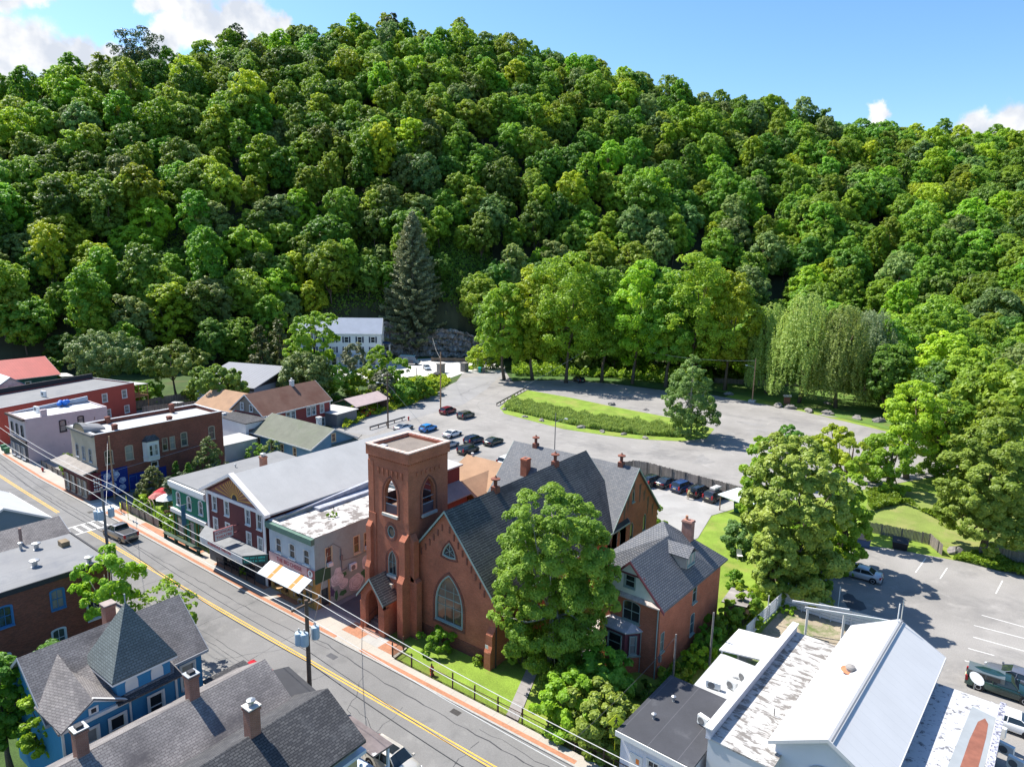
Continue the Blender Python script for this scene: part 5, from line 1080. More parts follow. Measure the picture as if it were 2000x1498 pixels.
# pale painted building
pw = mat('painted_brick_pale', (.50, .42, .42), .9, .08, .4, stain=(.20, .12, .10), sr=(.63, .68), ss=1.1, stain2=(.42, .36, .36), sr2=(.5, .7), ss2=.3)
pb = Bld('pale_building', 'pale pinkish painted brick building with white flat roof and dark shopfront', 'building', -139.3, 41.4, 7.6, 13, 7.7, pw)
pd_ = dict(kind='seg', fm=black_t, gm=glass_c, cas=.1, mun=(1, 1))
pb.win('F', [(a, 4.5, .9, 1.8, pd_) for a in (1.6, 3.8, 6.0)]); pb.win('R', [(5.6, 4.5, .95, 2.0, pd_), (8.5, 5.4, .9, 1.3, pd_)]); pb.walls(); pb.flat(mem_w if False else mat('roof_white', (.50, .51, .53), .8, .05, .4), par=.25, inset=.2); t = pb.t
m = MB(); m.box(-.15, -.4, 7.4, 7.75, -.004, 7.75); m.box(-.1, -.3, 3.6, 7.7, -.004, 3.85); m.build('cornice', mat('cornice_brown', (.07, .05, .045), .8), t)
m = MB(); m.box(.0, -.06, -.1, 7.6, -.003, 3.6); m.build('shopfront', mat('shopfront_dark', (.05, .05, .055), .7), t)
for a in (1.4, 3.6, 5.9): window(t, 'F', a, .5, 1.6, 2.2, fm=grey_t, gm=glass_c, off=.16, cas=.06, mid=False)
m = MB(); m.add([(-.0, 1, 7.7), (.35, 1, 7.7), (.35, 12.8, 8.6), (0, 12.8, 8.6), (0, 12.8, 7.7), (.35, 12.8, 7.7)], [(0, 1, 2, 3), (1, 5, 2), (0, 3, 4)]); m.build('side_parapet', mat('parapet_bluegrey', (.33, .38, .44), .8), t)
chimney(t, 7.2, 3.0, 7.4, 8.8, .6, .9, pw)
m = MB(); rr = random.Random(3)
for k in range(6): m.lathe([(.05, 0), (.3, .05), (.45, .3), (.35, .6), (.08, .75)], (.9 + rr.uniform(-.4, .5), 8.6 + rr.uniform(-1, 1), 7.55 + .1*k), 9)
tp = thing('tarpaulin', 'crumpled bright blue tarpaulin on the pale flat roof', 'tarpaulin', (-139.3, 41.4, 0)); m.build('sheet', mat('tarp_blue', (.03, .16, .55), .5, .2, 2), tp)
ac_unit('roof air conditioner near the front of the pale flat roof', -136.8, 45.0, 7.55, .3, w=1.1, h=1.0)
# long red rendered building
rl = Bld('red_building', 'long brick-red rendered building with grey flat roof and rear deck', 'building', -160, 39.0, 13, 28.6, 6.9, mat('render_red', (.37, .075, .055), .9, .08, .4, stain=(.30, .065, .05), sr=(.5, .7), ss=.4), .262)
rd_ = dict(fm=white_t, gm=glass_c, cas=.1)
rl.win('R', [(16.5, 3.9, 1.2, 1.9, rd_), (21.3, 4.0, 1.1, 1.7, rd_), (26.0, 4.0, 1.1, 1.7, rd_), (21.8, .6, 1.1, 1.6, rd_), (26.3, .6, 1.1, 1.6, rd_), (4, 3.9, 1.0, 1.7, rd_)])
rl.walls(); rl.flat(mem_g, par=.2, inset=.2, capm=grey_t); t = rl.t
m = MB(); m.box(0, 6, 6.95, .4, 28.5, 7.9); m.build('side_parapet', mat('parapet_black', (.03, .03, .035), .8), t)
m = MB(); m.slab([(7, 28.7, 6.3), (12.6, 28.7, 6.3), (12.6, 32.5, 6.0), (7, 32.5, 6.0)], .1); m.build('deck_roof', mem_l, t)
m = MB(); m.box(7, 28.65, 3.3, 12.6, 32.4, 3.45)
for x in (7.1, 9.8, 12.5): m.box(x - .07, 32.2, 0, x + .07, 32.34, 6.0)
for k in range(14): m.box(12.45, 28.8 + k*.26, 3.45, 12.5, 28.86 + k*.26, 4.35)
m.box(12.42, 28.7, 4.35, 12.54, 32.4, 4.43)
m.build('deck', mat('deck_wood', (.36, .19, .09), .9, .15, 1), t)
ac_unit('white air conditioner on the long grey flat roof of the red building', -153.5, 52, 6.75, .26, w=1.3, h=1.2)
# little shed roof between
b = Bld('coral_shed', 'small building with a coral-red sloping roof between the pale and dark brick buildings', 'shed', -124.5, 46.5, 9, 9, 3.4, pw); b.walls(); t = b.t
m = MB(); m.slab([(-.3, -.3, 3.7), (9.3, -.3, 3.7), (9.3, 9.3, 5.2), (-.3, 9.3, 5.2)], .12); m.build('roof', mat('roof_coral', (.50, .17, .11), .8, .08, .5), t)
# gable with blue roof, red metal roof house
b = Bld('blue_roof_house', 'white painted brick house with blue and white metal roof behind the red building', 'house', -178, 46, 12, 9, 6, mat('paint_white_brick', (.50, .46, .43), .9, .2, 1.5)); b.gable('x', 3.2); b.win('R', [(4.5, 6.5, .9, .9, dict(fm=black_t, cas=.03, mid=False))]); b.walls(); b.groof('x', 3.2, met_b, oh=.4, og=.3, th=.15)
m = MB(); m.slab([(-.35, -.5, 6.05), (12.35, -.5, 6.05), (12.35, 4.5, 9.42), (-.35, 4.5, 9.42)], .03); m.build('roof', met_w, b.t)
b = Bld('red_roof_house', 'long low teal house with red metal roof and brick chimney at the left edge', 'house', -210, 38, 16.5, 31, 4.4, mat('siding_teal', (.035, .11, .10), .8, .08, .6, 'siding', (.15, .12), (.025, .08, .075))); b.gable('y', 3.3)
b.win('R', [(24.5, 1.5, 1.1, 1.6, dict(cas=.14)), (28.2, .3, 1.1, 2.4, dict(cas=.14)), (20, 1.5, 1.1, 1.6, dict(cas=.14)), (15, 1.5, 1.1, 1.6, dict(cas=.14))]); b.walls(); b.groof('y', 3.3, met_r, oh=.9, og=.5, th=.15, trim=mat('trim_pinkish', (.55, .42, .40), .7)); t = b.t
chimney(t, 8.6, 19.5, 7.0, 9.5, .9, .9, brick_dk, cap=grey_t)
m = MB(); m.slab([(13, 31.6, 3.9), (17.2, 31.6, 3.6), (17.2, 34.5, 3.4), (13, 34.5, 3.6)], .12); m.build('porch_roof', white_t, t)
m = MB()
for y in (31.9, 34.3): m.box(17.0, y, 0, 17.12, y + .12, 3.45)
m.box(16.9, 31.7, .3, 17.1, 34.5, 1.1); m.build('porch_post', white_t, t)
# grey metal roof hall
b = Bld('grey_hall', 'blue-grey hall with low standing-seam metal roof below the wood', 'building', -149, 81, 15.5, 11.5, 6.0, mat('hall_bluegrey', (.21, .27, .33), .8, .05, .5), .336); b.walls(); t = b.t
m = MB(); m.slab([(-.6, -.6, 6.1), (16.1, -.6, 6.1), (16.1, 11.9, 9.1), (-.6, 11.9, 9.1)], .25); m.build('roof', met_g, t); m = MB(); m.add([(0, 0, 6), (0, 11.5, 6), (0, 11.5, 8.8)], [(0, 2, 1)]); m.add([(15.5, 0, 6), (15.5, 11.5, 6), (15.5, 11.5, 8.8)], [(0, 1, 2)]); m.add([(0, 11.5, 5.9), (15.5, 11.5, 5.9), (15.5, 11.5, 8.8), (0, 11.5, 8.8)], [(3, 2, 1, 0)]); m.box(-.05, -.05, 5.3, 15.55, -.003, 5.95); m.build('clerestory', black_t, t)
# brown roofed red house
rh = mat('clapboard_red', (.26, .055, .05), .8, .08, .6, 'siding', (.14, .12), (.18, .035, .035))
b = Bld('red_clapboard_house', 'red clapboard house with brown shingle roof and white trim', 'house', -122.3, 73.2, 9.0, 17.6, 5.3, rh, .115); b.gable('y', 3.4)
wr_ = dict(cas=.15, mun=(2, 2)); b.win('R', [(11.6, 2.9, .95, 1.75, wr_), (13.0, 2.9, .95, 1.75, wr_), (15.3, 2.9, .95, 1.75, wr_), (15.5, .0, .95, 1.7, wr_), (7.5, 3.1, .95, 1.6, wr_), (6.2, 3.1, .95, 1.6, wr_)]); b.win('F', [(3.4, 5.7, .8, 1.4, dict(cas=.1)), (6.0, 5.7, .8, 1.2, dict(cas=.1))]); b.walls(); b.groof('y', 3.4, shing_b, oh=.45, og=.35, th=.18, trim=white_t); t = b.t
m = MB(); m.ext([(.05, 5.35), (8.95, 5.35), (4.5, 8.7)], FR0, .003, .012); m.build('gable_cladding', mat('gable_tan', (.27, .22, .17), .9), t)
for a, z, w, h in ((3.4, 5.7, .8, 1.4), (6.0, 5.7, .8, 1.2)): window(t, 'F', a, z, w, h, cas=.1, off=.14)
c = chimney(t, 4.5, 11.5, 8.3, 9.9, .7, .7, mat('chimney_white', (.62, .60, .58), .9, .1, 2)); vent(c, 4.5, 11.5, 9.9, .25, .12, galv, 'chimney_pot')
m = MB(); m.box(8.95, 17.5, -.1, 9.12, 17.66, 5.2); m.box(8.95, -.08, -.1, 9.1, .1, 5.2); m.build('corner_board', white_t, t)
b = Bld('tan_roof_wing', 'lower red house wing with light tan roof beside the brown-roofed house', 'house', -132.5, 71.5, 11, 9.5, 5.0, rh, .115); b.gable('x', 2.6); b.walls(); b.groof('x', 2.6, shing_t, oh=.4, og=.3, th=.16, trim=white_t)
b = Bld('white_lean_to', 'small white building with dark flat roof in front of the red house', 'building', -120.7, 69.0, 9.8, 4.6, 5.0, mat('paint_white_wall', (.56, .57, .58), .8, .06, .6)); b.win('R', [(1.2, 2.2, 1.0, 1.6, dict(fm=maroon_t, mun=(2, 2)))]); b.walls(); b.flat(shing_k, th=.14, over=.15); m = MB(); m.box(.5, .8, 5.14, 1.2, 1.5, 5.5); m.build('roof_vent', white_t, b.t)
b = Bld('flat_annex', 'low pale annex with light flat roof between brick building and blue house', 'building', -112.6, 62.5, 5.4, 6.2, 3.0, mat('annex_wall', (.40, .40, .40), .9)); b.walls(); b.flat(mem_l, th=.14, over=.15)
# blue house with mossy roof
bh = mat('clapboard_blue', (.12, .24, .34), .85, .12, .5, 'siding', (.14, .10), (.09, .19, .27), stain=(.16, .27, .36), sr=(.5, .7), ss=.7)
b = Bld('blue_cottage', 'long blue clapboard cottage with green-grey shingle roof and cream window trim', 'house', -110.8, 70.2, 17.3, 9.4, 3.45, bh); b.gable('x', 2.4)
cw = dict(fm=cream_t, gm=glassmat('pane_brown', (.07, .035, .03), .2), cas=.1, mun=(1, 1))
b.win('F', [(a, .8, .85, 1.9, cw) for a in (2.0, 6.0, 9.0, 12.6)]); b.win('R', [(4.7, 3.7, .8, 1.4, cw), (2.2, .9, .9, 1.7, cw), (4.0, .3, .9, 2.2, cw)]); b.walls(); b.groof('x', 2.4, shing_m, oh=.5, og=.4, th=.16, trim=white_t); t = b.t
chimney(t, 12.8, 5.2, 5.0, 7.2, .7, .7, MATS['chimney_white'], cap=white_t)
m = MB(); m.slab([(17.3, 4.2, 3.3), (20.4, 3.9, 2.5), (20.4, 9.6, 2.5), (17.3, 9.6, 3.3)], .14); m.build('porch_roof', shing_m, t)
m = MB()
for y in (4.1, 6.8, 9.3): m.box(20.0, y, 0, 20.15, y + .15, 2.5)
m.build('porch_post', cream_t, t)
m = MB(); m.tube([(17.8, 9.7, 3.2), (18.6, 10.0, 4.0)], .05, 6); m.build('stove_pipe', black_t, t)
# cedar café
sh = mat('cedar_shingle', (.42, .165, .045), .9, .25, .8, 'shingle', (.22, .16), (.30, .11, .03), (.12, .05, .02), .02, hf=.2)
b = Bld('cedar_house', 'cedar-shingled house with tan roof tucked behind the church tower', 'house', -64, 72, 8.5, 9.5, 4.4, sh); b.gable('x', 2.0); b.outl['R'] = b.outl['L'] = [(0, -.3), (9.5, -.3), (9.5, 4.4), (4.75, 6.4), (0, 4.4)]
b.win('F', [(2.6, 2.7, 1.1, 1.2, dict(fm=cream_t, cas=.1)), (3.4, .2, .9, 2.0, dict(fm=mat('door_orange', (.40, .14, .03), .6), cas=.1, sill=False))]); b.walls(); b.groof('x', 2.0, shing_t, oh=.9, og=.5, th=.18, trim=cream_t); t = b.t
vent(t, .5, 4.75, 6.4, .5, .12, white_t)
m = MB(); m.box(-.1, -.08, 0, .12, .1, 4.4); m.box(1.6, -.08, 0, 1.8, .1, 4.4); m.build('corner_board', cream_t, t)
b = Bld('cedar_wing', 'small cedar-shingled gable wing with tan roof in front of the cedar house', 'house', -61.4, 69, 5.2, 5.5, 4.0, sh); b.gable('y', 1.6); b.win('F', [(2.6, 2.6, .9, 1.1, dict(fm=cream_t, cas=.1)), (4.2, 1.6, .8, 1.6, dict(fm=cream_t, cas=.1))]); b.walls(); b.groof('y', 1.6, shing_t, oh=.7, og=.5, th=.16, trim=cream_t)
ac_unit('white air conditioner on the wall in the gap between tower and cedar house', -64.4, 70, 2.6, 0)
# white house with shutters at the foot of the cliff
ww = mat('clapboard_white', (.60, .60, .60), .8, .04, .5, 'siding', (.18, .12), (.60, .60, .60))
b = Bld('white_hotel', 'large white three-storey house with dark shutters below the rock face', 'house', -180.5, 131.3, 26.2, 10, 10.6, ww, .735)
sw = dict(cas=.10, mun=(1, 1)); b.win('F', [(a, 7.7, 1.3, 1.8, sw) for a in (3.3, 7.3, 11.4, 15.4, 19.5, 23.6)] + [(a, 4.5, 1.3, 1.8, sw) for a in (3.3, 7.3, 11.4, 15.4, 19.5, 23.6)] + [(a, .5, 1.4, 2.2, sw) for a in (3.3, 7.3, 11.4, 15.4, 19.5, 23.6)])
b.outl['R'] = b.outl['L'] = [(0, -.3), (10, -.3), (10, 10.6), (5, 14.8), (0, 10.6)]; b.win('R', [(5, 7.5, 1.1, 1.7, sw)]); b.walls(); b.groof('x', 4.2, mat('roof_bluegrey', (.27, .30, .36), .7, .08, .4, hf=.08), oh=.35, og=.2, th=.2, trim=white_t); t = b.t
for a in (3.3, 7.3, 11.4, 15.4, 19.5, 23.6):
    for z in (7.7, 4.5):
        for s_ in (-1, 1): m = MB(); m.box(a + s_*1.02 - .24, -.08, z - .05, a + s_*1.02 + .24, -.004, z + 1.85); m.build('shutter', mat('shutter_navy', (.03, .04, .07), .7), t)
m = MB(); m.slab([(0, -2.6, 3.5), (26.2, -2.6, 3.5), (26.2, -.004, 3.9), (0, -.004, 3.9)], .2); m.build('veranda_roof', grey_t, t)
m = MB()
for k in range(9): m.box(.1 + k*3.2, -2.5, 0, .3 + k*3.2, -2.3, 3.35)
m.build('veranda_post', white_t, t)
m = MB(); m.slab([(26.21, 3.2, 7.2), (28.6, 3.2, 7.0), (28.6, 7.2, 7.0), (26.21, 7.2, 7.2)], .25); m.build('balcony_roof', mat('canopy_navy', (.02, .05, .12), .7), t)
m = MB()
for y in (3.4, 6.9): m.box(28.3, y, 0, 28.5, y + .2, 6.8)
m.build('balcony_post', white_t, t)
# carport, garage
m_rf = mat('carport_roof', (.42, .33, .31), .8, .12, .6, 'seam', (1.0, .03), (.33, .26, .25))
cp = thing('carport', 'open carport with faded pinkish gable roof over two cars', 'carport', (-121, 97.5, 0), .10)
m = MB(); m.slab([(-.4, -.3, 2.7), (3.2, -.3, 4.1), (3.2, 10.8, 4.1), (-.4, 10.8, 2.7)], .12); m.slab([(3.2, -.3, 4.1), (6.8, -.3, 2.7), (6.8, 10.8, 2.7), (3.2, 10.8, 4.1)], .12); m.build('roof', m_rf, cp)
m = MB()
for x in (0, 6.4):
    for y in (0, 3.5, 7, 10.4): m.box(x - .06, y - .06, 0, x + .06, y + .06, 2.75)
m.box(-.06, 10.3, 0, 6.4, 10.4, 2.6); m.build('post', tan_b, cp)
b = Bld('garage', 'low grey block garage with pale roof next to the red house', 'garage', -118.8, 89.8, 7.0, 6.0, 2.7, mat('block_grey', (.20, .20, .20), .9, .1, 1, 'brick', (.4, .2), (.17, .17, .17), (.14, .14, .14), .012), .115); b.walls(); b.flat(mat('garage_roof', (.46, .44, .42), .85, .12, .4), th=.14, over=.3)
# ------------------------------------------------------------------ near side of the street
nb = Bld('brick_flat_building', 'red brick building with large worn grey flat roof and arched windows at the left edge', 'building', -74.6, 6, 9.2, 20.0, 8.0, brick_dk, -.03)
aw_ = dict(kind='seg', fm=mat('trim_pale_blue', (.50, .58, .64), .7), cas=.1, mun=(2, 2))
ab = dict(kind='seg', fm=blue_t, cas=.1, mun=(2, 2))
nb.win('R', [(15.6, 5.2, 1.0, 1.8, ab), (11.7, 5.2, 1.0, 1.8, dict(ab)), (8.0, 5.0, 1.0, 1.8, ab), (15.4, 1.5, 1.0, 1.8, aw_), (18.4, 3.0, 1.1, 1.9, aw_), (11.2, 1.0, 1.0, 1.8, aw_)]); nb.walls(); nb.flat(mem_g, th=.2, over=.05); t = nb.t
m = MB(); m.box(9.18, 0, 7.85, 9.32, 20.1, 8.32); m.box(-.1, 20.0, 7.85, 9.18, 20.15, 8.32); m.build('roof_edge', black_t, t)
for x, y, h, r in ((5.6, 15.2, .5, .22), (1.6, 16.6, .5, .2), (.7, 15.6, .6, .12), (4.8, 9.3, .8, .06), (6.0, 8.4, .35, .16), (8.5, 18.6, .5, .2)): vent(t, x, y, 8.2, h, r, galv if r > .1 else black_t)
m = MB(); m.box(2.2, 18.2, 8.2, 3.2, 18.9, 8.7); m.build('roof_curb', mat('flashing_rust', (.20, .15, .09), .8, .3, 2), t)
b = Bld('shingle_roof_house', 'house with weathered grey shingle roof wedged behind the flat-roofed brick building', 'house', -79.2, 12, 5.2, 13.8, 7.9, mat('siding_grey', (.28, .30, .31), .8)); b.gable('y', 1.3); b.walls(); b.groof('y', 1.3, shing_w, oh=.4, og=.3, th=.18, trim=grey_t); m = MB(); m.tube([(4.6, 10.0, 8.0), (4.6, 10.0, 9.9)], .14, 8); m.build('flue_pipe', mat('flue_rust', (.26, .17, .14), .7), b.t)
b = Bld('grey_blue_house', 'grey-blue house with bright white metal roof on the near side of the street', 'house', -99.5, 20.2, 12.6, 8.2, 5.8, mat('siding_bluegrey', (.13, .19, .24), .8, .05, .6, 'siding', (.15, .1), (.11, .165, .21))); b.gable('x', 2.3); b.win('R', [(2.5, 3.0, 1.0, 1.6), (5.6, 3.0, 1.0, 1.6)], cas=.12); b.walls(); b.groof('x', 2.3, mat('roof_white_shingle', (.42, .425, .43), .8, .06, .5, 'siding', (.6, .04), (.45, .46, .47)), oh=.4, og=.3, th=.18, trim=white_t)
# blue victorian
bl = mat('clapboard_bright_blue', (.045, .22, .40), .75, .07, .7, 'siding', (.13, .12), (.035, .17, .32), stain=(.14, .32, .46), sr=(.66, .72), ss=.8)
v = Bld('blue_victorian', 'bright blue Victorian house with grey shingle roofs and a pyramid-roofed turret', 'house', -54.6, 14.4, 6.9, 10.4, 6.4, bl); v.gable('y', 2.9)
wv = dict(cas=.14, mun=(1, 1)); v.win('R', [(9.3, 3.6, 1.0, 1.9, dict(wv, gm=glass_c))]); v.win('B', [(2, 3.6, 1.0, 1.8, wv), (5, 3.6, 1.0, 1.8, wv)]); v.walls(); v.groof('y', 2.9, shing_w, oh=.45, og=.35, th=.18, trim=grey_t); t = v.t; old_kids = set(t.children)
FW = 8.75                                              # front wing reaches this far towards the church side
m = MB(); m.box(6.91, 3.4, -.2, FW, 10.9, 6.3); m.build('wing_wall', bl, t)
for a, z, w, h, g_ in ((4.9, 3.5, 1.05, 2.0, glass_c), (6.7, 3.6, .95, 1.9, glass), (9.3, 3.9, .95, 1.8, glass)): window(t, 'R', a, z, w, h, W=FW, off=.16, gm=g_, **{k: q for k, q in wv.items() if k != 'gm'})
sg_ = mat('shingle_bluegreen', (.155, .18, .178), .9, .12, .5, 'shingle', (.34, .18), (.12, .14, .138), (.08, .09, .09), .03, hf=.12)
m = MB(); m.slab([(6.0, 3.1, 7.3), (9.1, 3.1, 6.35), (9.1, 7.4, 6.35), (5.2, 7.4, 8.2)], .14); m.slab([(5.4, 7.0, 8.2), (9.15, 7.4, 6.36), (9.15, 11.2, 6.36), (6.0, 11.2, 7.3)], .14); m.build('wing_roof', shing_w, t)
m = MB(); m.slab([(4.0, 5.2, 9.0), (9.3, 5.2, 7.75), (9.3, 3.2, 6.45), (6.5, 2.9, 7.0)][::-1], .12); m.slab([(4.0, 5.2, 9.0), (6.5, 7.5, 7.3), (9.3, 7.2, 6.45), (9.3, 5.2, 7.75)][::-1], .12) if False else None
# small pedimented gable on the wing
m.slab([(4.6, 5.3, 8.15), (9.15, 3.3, 6.5), (9.15, 5.3, 7.7)], .12); m.slab([(4.6, 5.3, 8.15), (9.15, 5.3, 7.7), (9.15, 7.3, 6.5)], .12); m.slab([(4.6, 5.3, 8.15), (6.0, 2.9, 7.0), (9.15, 3.3, 6.5)], .12); m.build('pediment_roof', shing_w, t)
FRv = ((FW, 0), (0, 1), (1, 0))
m = MB(); m.ext([(3.5, 6.4), (7.1, 6.4), (5.3, 7.5)], FRv, .003, .12); m.build('pediment', bl, t)
m = MB(); m.ext([(3.2, 6.2), (7.5, 6.2), (7.5, 6.45), (3.2, 6.45)], FRv, .125, .36); m.ext([(3.2, 6.47), (3.45, 6.47), (5.3, 7.45), (5.3, 7.72)][::1], FRv, .125, .36); m.ext([(7.4, 6.47), (5.3, 7.72), (5.3, 7.45), (7.15, 6.47)], FRv, .125, .36); m.ext([(5.0, 6.5), (5.6, 6.5), (5.6, 7.0), (5.0, 7.0)], FRv, .125, .2); m.box(FW + .003, 3.35, -.1, FW + .1, 3.5, 6.2); m.box(FW + .003, 10.75, -.1, FW + .1, 10.9, 6.3); m.box(FW + .003, 7.55, -.1, FW + .07, 7.68, 6.2); m.build('trim', white_t, t)
m = MB(); m.ext([(5.15, 6.6), (5.45, 6.6), (5.45, 6.9), (5.15, 6.9)], FRv, .205, .215); m.build('vent_louvre', black_t, t)
# turret
m = MB(); m.box(4.9, 6.95, 6.6, 8.6, 10.6, 8.05); m.build('turret_wall', bl, t)
m = MB(); m.slab([(6.6, 6.7, 7.0), (9.25, 6.7, 6.45), (9.25, 11.1, 6.45), (6.6, 11.1, 7.0)], .1); m.build('skirt_roof', shing_k, t)
m = MB(); a0_, a1_, b0_, b1_ = 4.55, 8.95, 6.55, 11.0; zt = 8.0; ap = (6.75, 8.75, 12.3)
for P in (((a0_, b0_), (a1_, b0_)), ((a1_, b0_), (a1_, b1_)), ((a1_, b1_), (a0_, b1_)), ((a0_, b1_), (a0_, b0_))): m.slab([(P[0][0], P[0][1], zt), (P[1][0], P[1][1], zt), ap], .12)
m.build('turret_roof', sg_, t)
m = MB(); FT = ((8.6, 0), (0, 1), (1, 0)); m.box(a0_, b0_, zt - .26, a1_, b0_ + .06, zt - .125); m.box(a1_ - .06, b0_ + .06, zt - .26, a1_, b1_, zt - .125); m.build('turret_fascia', white_t, t)
m = MB()
for c_ in (7.9, 9.65): m.ext([(x*1.0 + c_, z_ + 6.72) for x, z_ in shp('arch', .85, .98)], FT, .004, .05)
m.build('arched_panel', white_t, t)
m = MB(); m.tube([(4.55, 6.5, 7.98), (4.55, 6.3, 8.1)], .05, 6); m.tube([(6.75, 8.75, 12.2), (6.75, 8.75, 12.9)], .05, 6); m.build('finial', grey_t, t)
chimney(t, 1.2, 9.8, 7.0, 9.8, .75, .75, mat('chimney_red', (.30, .12, .08), .9, .2, 1, 'brick', (.22, .075), (.24, .09, .06), (.30, .22, .18), .01), cap=mat('cap_stone', (.30, .25, .22), .9, .2, 2))
m = MB(); m.slab([(6.6, 13.9, 3.3), (9.6, 13.9, 3.1), (9.6, 17.5, 3.1), (6.6, 17.5, 3.3)], .15)
m.build('porch_roof', shing_k, t)
m = MB()
for y in (14.0, 17.3):
    m.box(9.3, y, 0, 9.42, y + .12, 3.0)
for k in range(16): m.box(9.34, 14.15 + k*.2, .3, 9.38, 14.2 + k*.2, 1.1)
m.box(9.32, 14.1, 1.1, 9.42, 17.3, 1.16); m.build('porch_rail', white_t, t)
for o in list(t.children):
    if o not in old_kids: o.location.y -= 3.4
# long grey roof
b = Bld('grey_roof_house', 'house with long streaked grey shingle roof and brick chimneys beside the blue Victorian', 'house', -43.3, 9.5, 6.6, 15.6, 5.95, mat('siding_slate', (.17, .18, .19), .8)); b.gable('y', 2.0); b.walls(); b.groof('y', 2.0, shing_w, oh=.5, og=.3, th=.18); t = b.t
m = MB(); m.slab([(-.55, -.3, 5.30), (.9, -.3, 5.95), (3.28, -.3, 8.12), (3.28, 17.5, 8.12), (.9, 17.5, 5.95), (-.55, 17.5, 5.30)], .02); 
m = MB(); m.box(3.0, 15.65, 4.5, 7.0, 17.6, 5.0); m.slab([(2.4, 15.95, 6.6), (7.1, 15.95, 5.6), (7.1, 18.4, 5.0), (2.4, 18.4, 5.9)], .15); m.build('front_roof', mat('front_roof_black', (.06, .06, .065), .8, .1, 1), t)
for x, y in ((3.1, 4.0), (3.2, 10.6)):
    c = chimney(t, x, y, 7.2, 9.7, .65, .65, MATS['chimney_red'], cap=galv); k = MB(); k.box(x - .2, y - .2, 9.78, x + .2, y + .2, 9.95); k.build('chimney_cap', black_t, c)
# dark roof house with porch
b = Bld('dark_roof_house', 'cream house with charcoal shingle roof, brick chimney and white porch', 'house', -37.0, 9.5, 6.3, 16.2, 6.15, mat('siding_cream', (.50, .44, .26), .8, .06, .6, 'siding', (.14, .1), (.42, .37, .22))); b.gable('y', 1.8); b.walls(); b.groof('y', 1.8, shing_k, oh=.55, og=.3, th=.18); t = b.t
c = chimney(t, 3.0, 11.0, 7.6, 9.9, .7, .7, MATS['chimney_red'], cap=mat('cap_pale', (.5, .46, .42), .9)); k = MB(); k.lathe([(.17, 0), (.17, .25), (.27, .27), (.27, .36), (.1, .45)], (3.0, 11.0, 9.98), 12); k.build('chimney_pot', galv, c)
m = MB(); m.slab([(3.0, 16.65, 5.5), (7.3, 16.65, 4.95), (7.3, 18.4, 4.8), (3.0, 18.4, 5.0)], .15); m.build('porch_roof', mat('porch_felt', (.17, .14, .135), .8, .3, 1, stain=(.55, .54, .52), sr=(.62, .66), ss=.8), t)
m = MB()
for x, y in ((6.95, 18.1), (6.95, 15.8), (3.4, 18.1)): m.box(x, y, 0, x + .16, y + .16, 4.75)
for k in range(11): m.box(7.0, 15.95 + k*.2, 2.2, 7.05, 16.0 + k*.2, 3.1); m.box(7.0, 15.95 + k*.2, .2, 7.05, 16.0 + k*.2, 1.1)
m.box(6.97, 15.9, 3.1, 7.1, 18.2, 3.18); m.box(6.97, 15.9, 1.1, 7.1, 18.2, 1.18); m.box(4, 16.65, 2.05, 7.1, 18.3, 2.2); m.box(6.15, 1, 5.0, 6.75, 16.6, 5.25); m.build('porch', mat('porch_paint', (.50, .56, .64), .7), t)
# ------------------------------------------------------------------ shops lower right
wp = mat('boards_white', (.60, .60, .64), .8, .06, .6, 'seam', (.3, .06), (.48, .48, .52))
b = Bld('board_shop', 'small white boarded shop with black flat roof next to the hedge', 'building', -19.0, 39.9, 5.3, 8.0, 3.5, wp, -.045); b.win('F', [(2.6, .8, .85, 1.6, dict(mun=(2, 3), cas=.1, mid=False)), (3.7, .8, .85, 1.6, dict(mun=(2, 3), cas=.1, mid=False))]); b.walls(); b.flat(mem_k, th=.14, over=.25, drop=.0); t = b.t
m = MB(); m.box(.8, -.05, .0, 1.8, -.003, 2.3); m.build('door', white_t, t); m = MB(); m.box(1.3, -.065, 1.6, 1.55, -.052, 2.0); m.build('notice', mat('notice_orange', (.75, .22, .04), .6), t)
m = MB(); m.box(-.3, -.35, 3.2, 5.55, -.27, 3.6); m.build('fascia', white_t, t)
for x, y in ((1.2, 2.6), (1.4, 5.4)): vent(t, x, y, 3.6, .3, .1, galv, 'vent_pipe')
sb2 = mat('roof_weathered_white', (.46, .445, .42), .9, .06, .5, 'seam', (1.05, .035), (.55, .54, .52), stain=(.17, .155, .14), sr=(.48, .56), ss=.8, hf=.05, stretch=(1, 2.2))
b = Bld('stained_roof_shop', 'white shop with flat white roof covered in dark blotchy stains', 'building', -13.2, 41.2, 4.3, 17.6, 4.9, mat('render_white', (.50, .515, .53), .8, .05, .5), -.06); b.win('F', [(2.9, 1.2, 1.2, 1.5, dict(cas=.05))]); b.walls(); b.flat(sb2, th=.12, over=.05); t = b.t
m = MB(); m.box(-.15, -.1, 4.95, .2, 17.6, 5.75); m.build('side_parapet', mat('parapet_lilac', (.47, .47, .52), .7, .15, 1.5, hf=.1), t)
m = MB(); m.box(-.25, -.2, 5.755, .3, 17.7, 5.83); m.build('coping', white_t, t)
m = MB(); m.tube([(2.6, 5.2, 5.0), (2.6, 5.2, 5.6)], .03, 6); m.build('roof_pipe', black_t, t)
b = Bld('white_gable_hall', 'large white hall with bright ribbed metal gable roof', 'building', -9.2, 42.6, 6.3, 18.3, 5.9, mat('hall_white', (.52, .55, .60), .8, .05, .4), -.075); b.gable('y', 1.75); b.walls(); b.groof('y', 1.75, met_w, oh=.35, og=.4, th=.15, trim=met_w); t = b.t
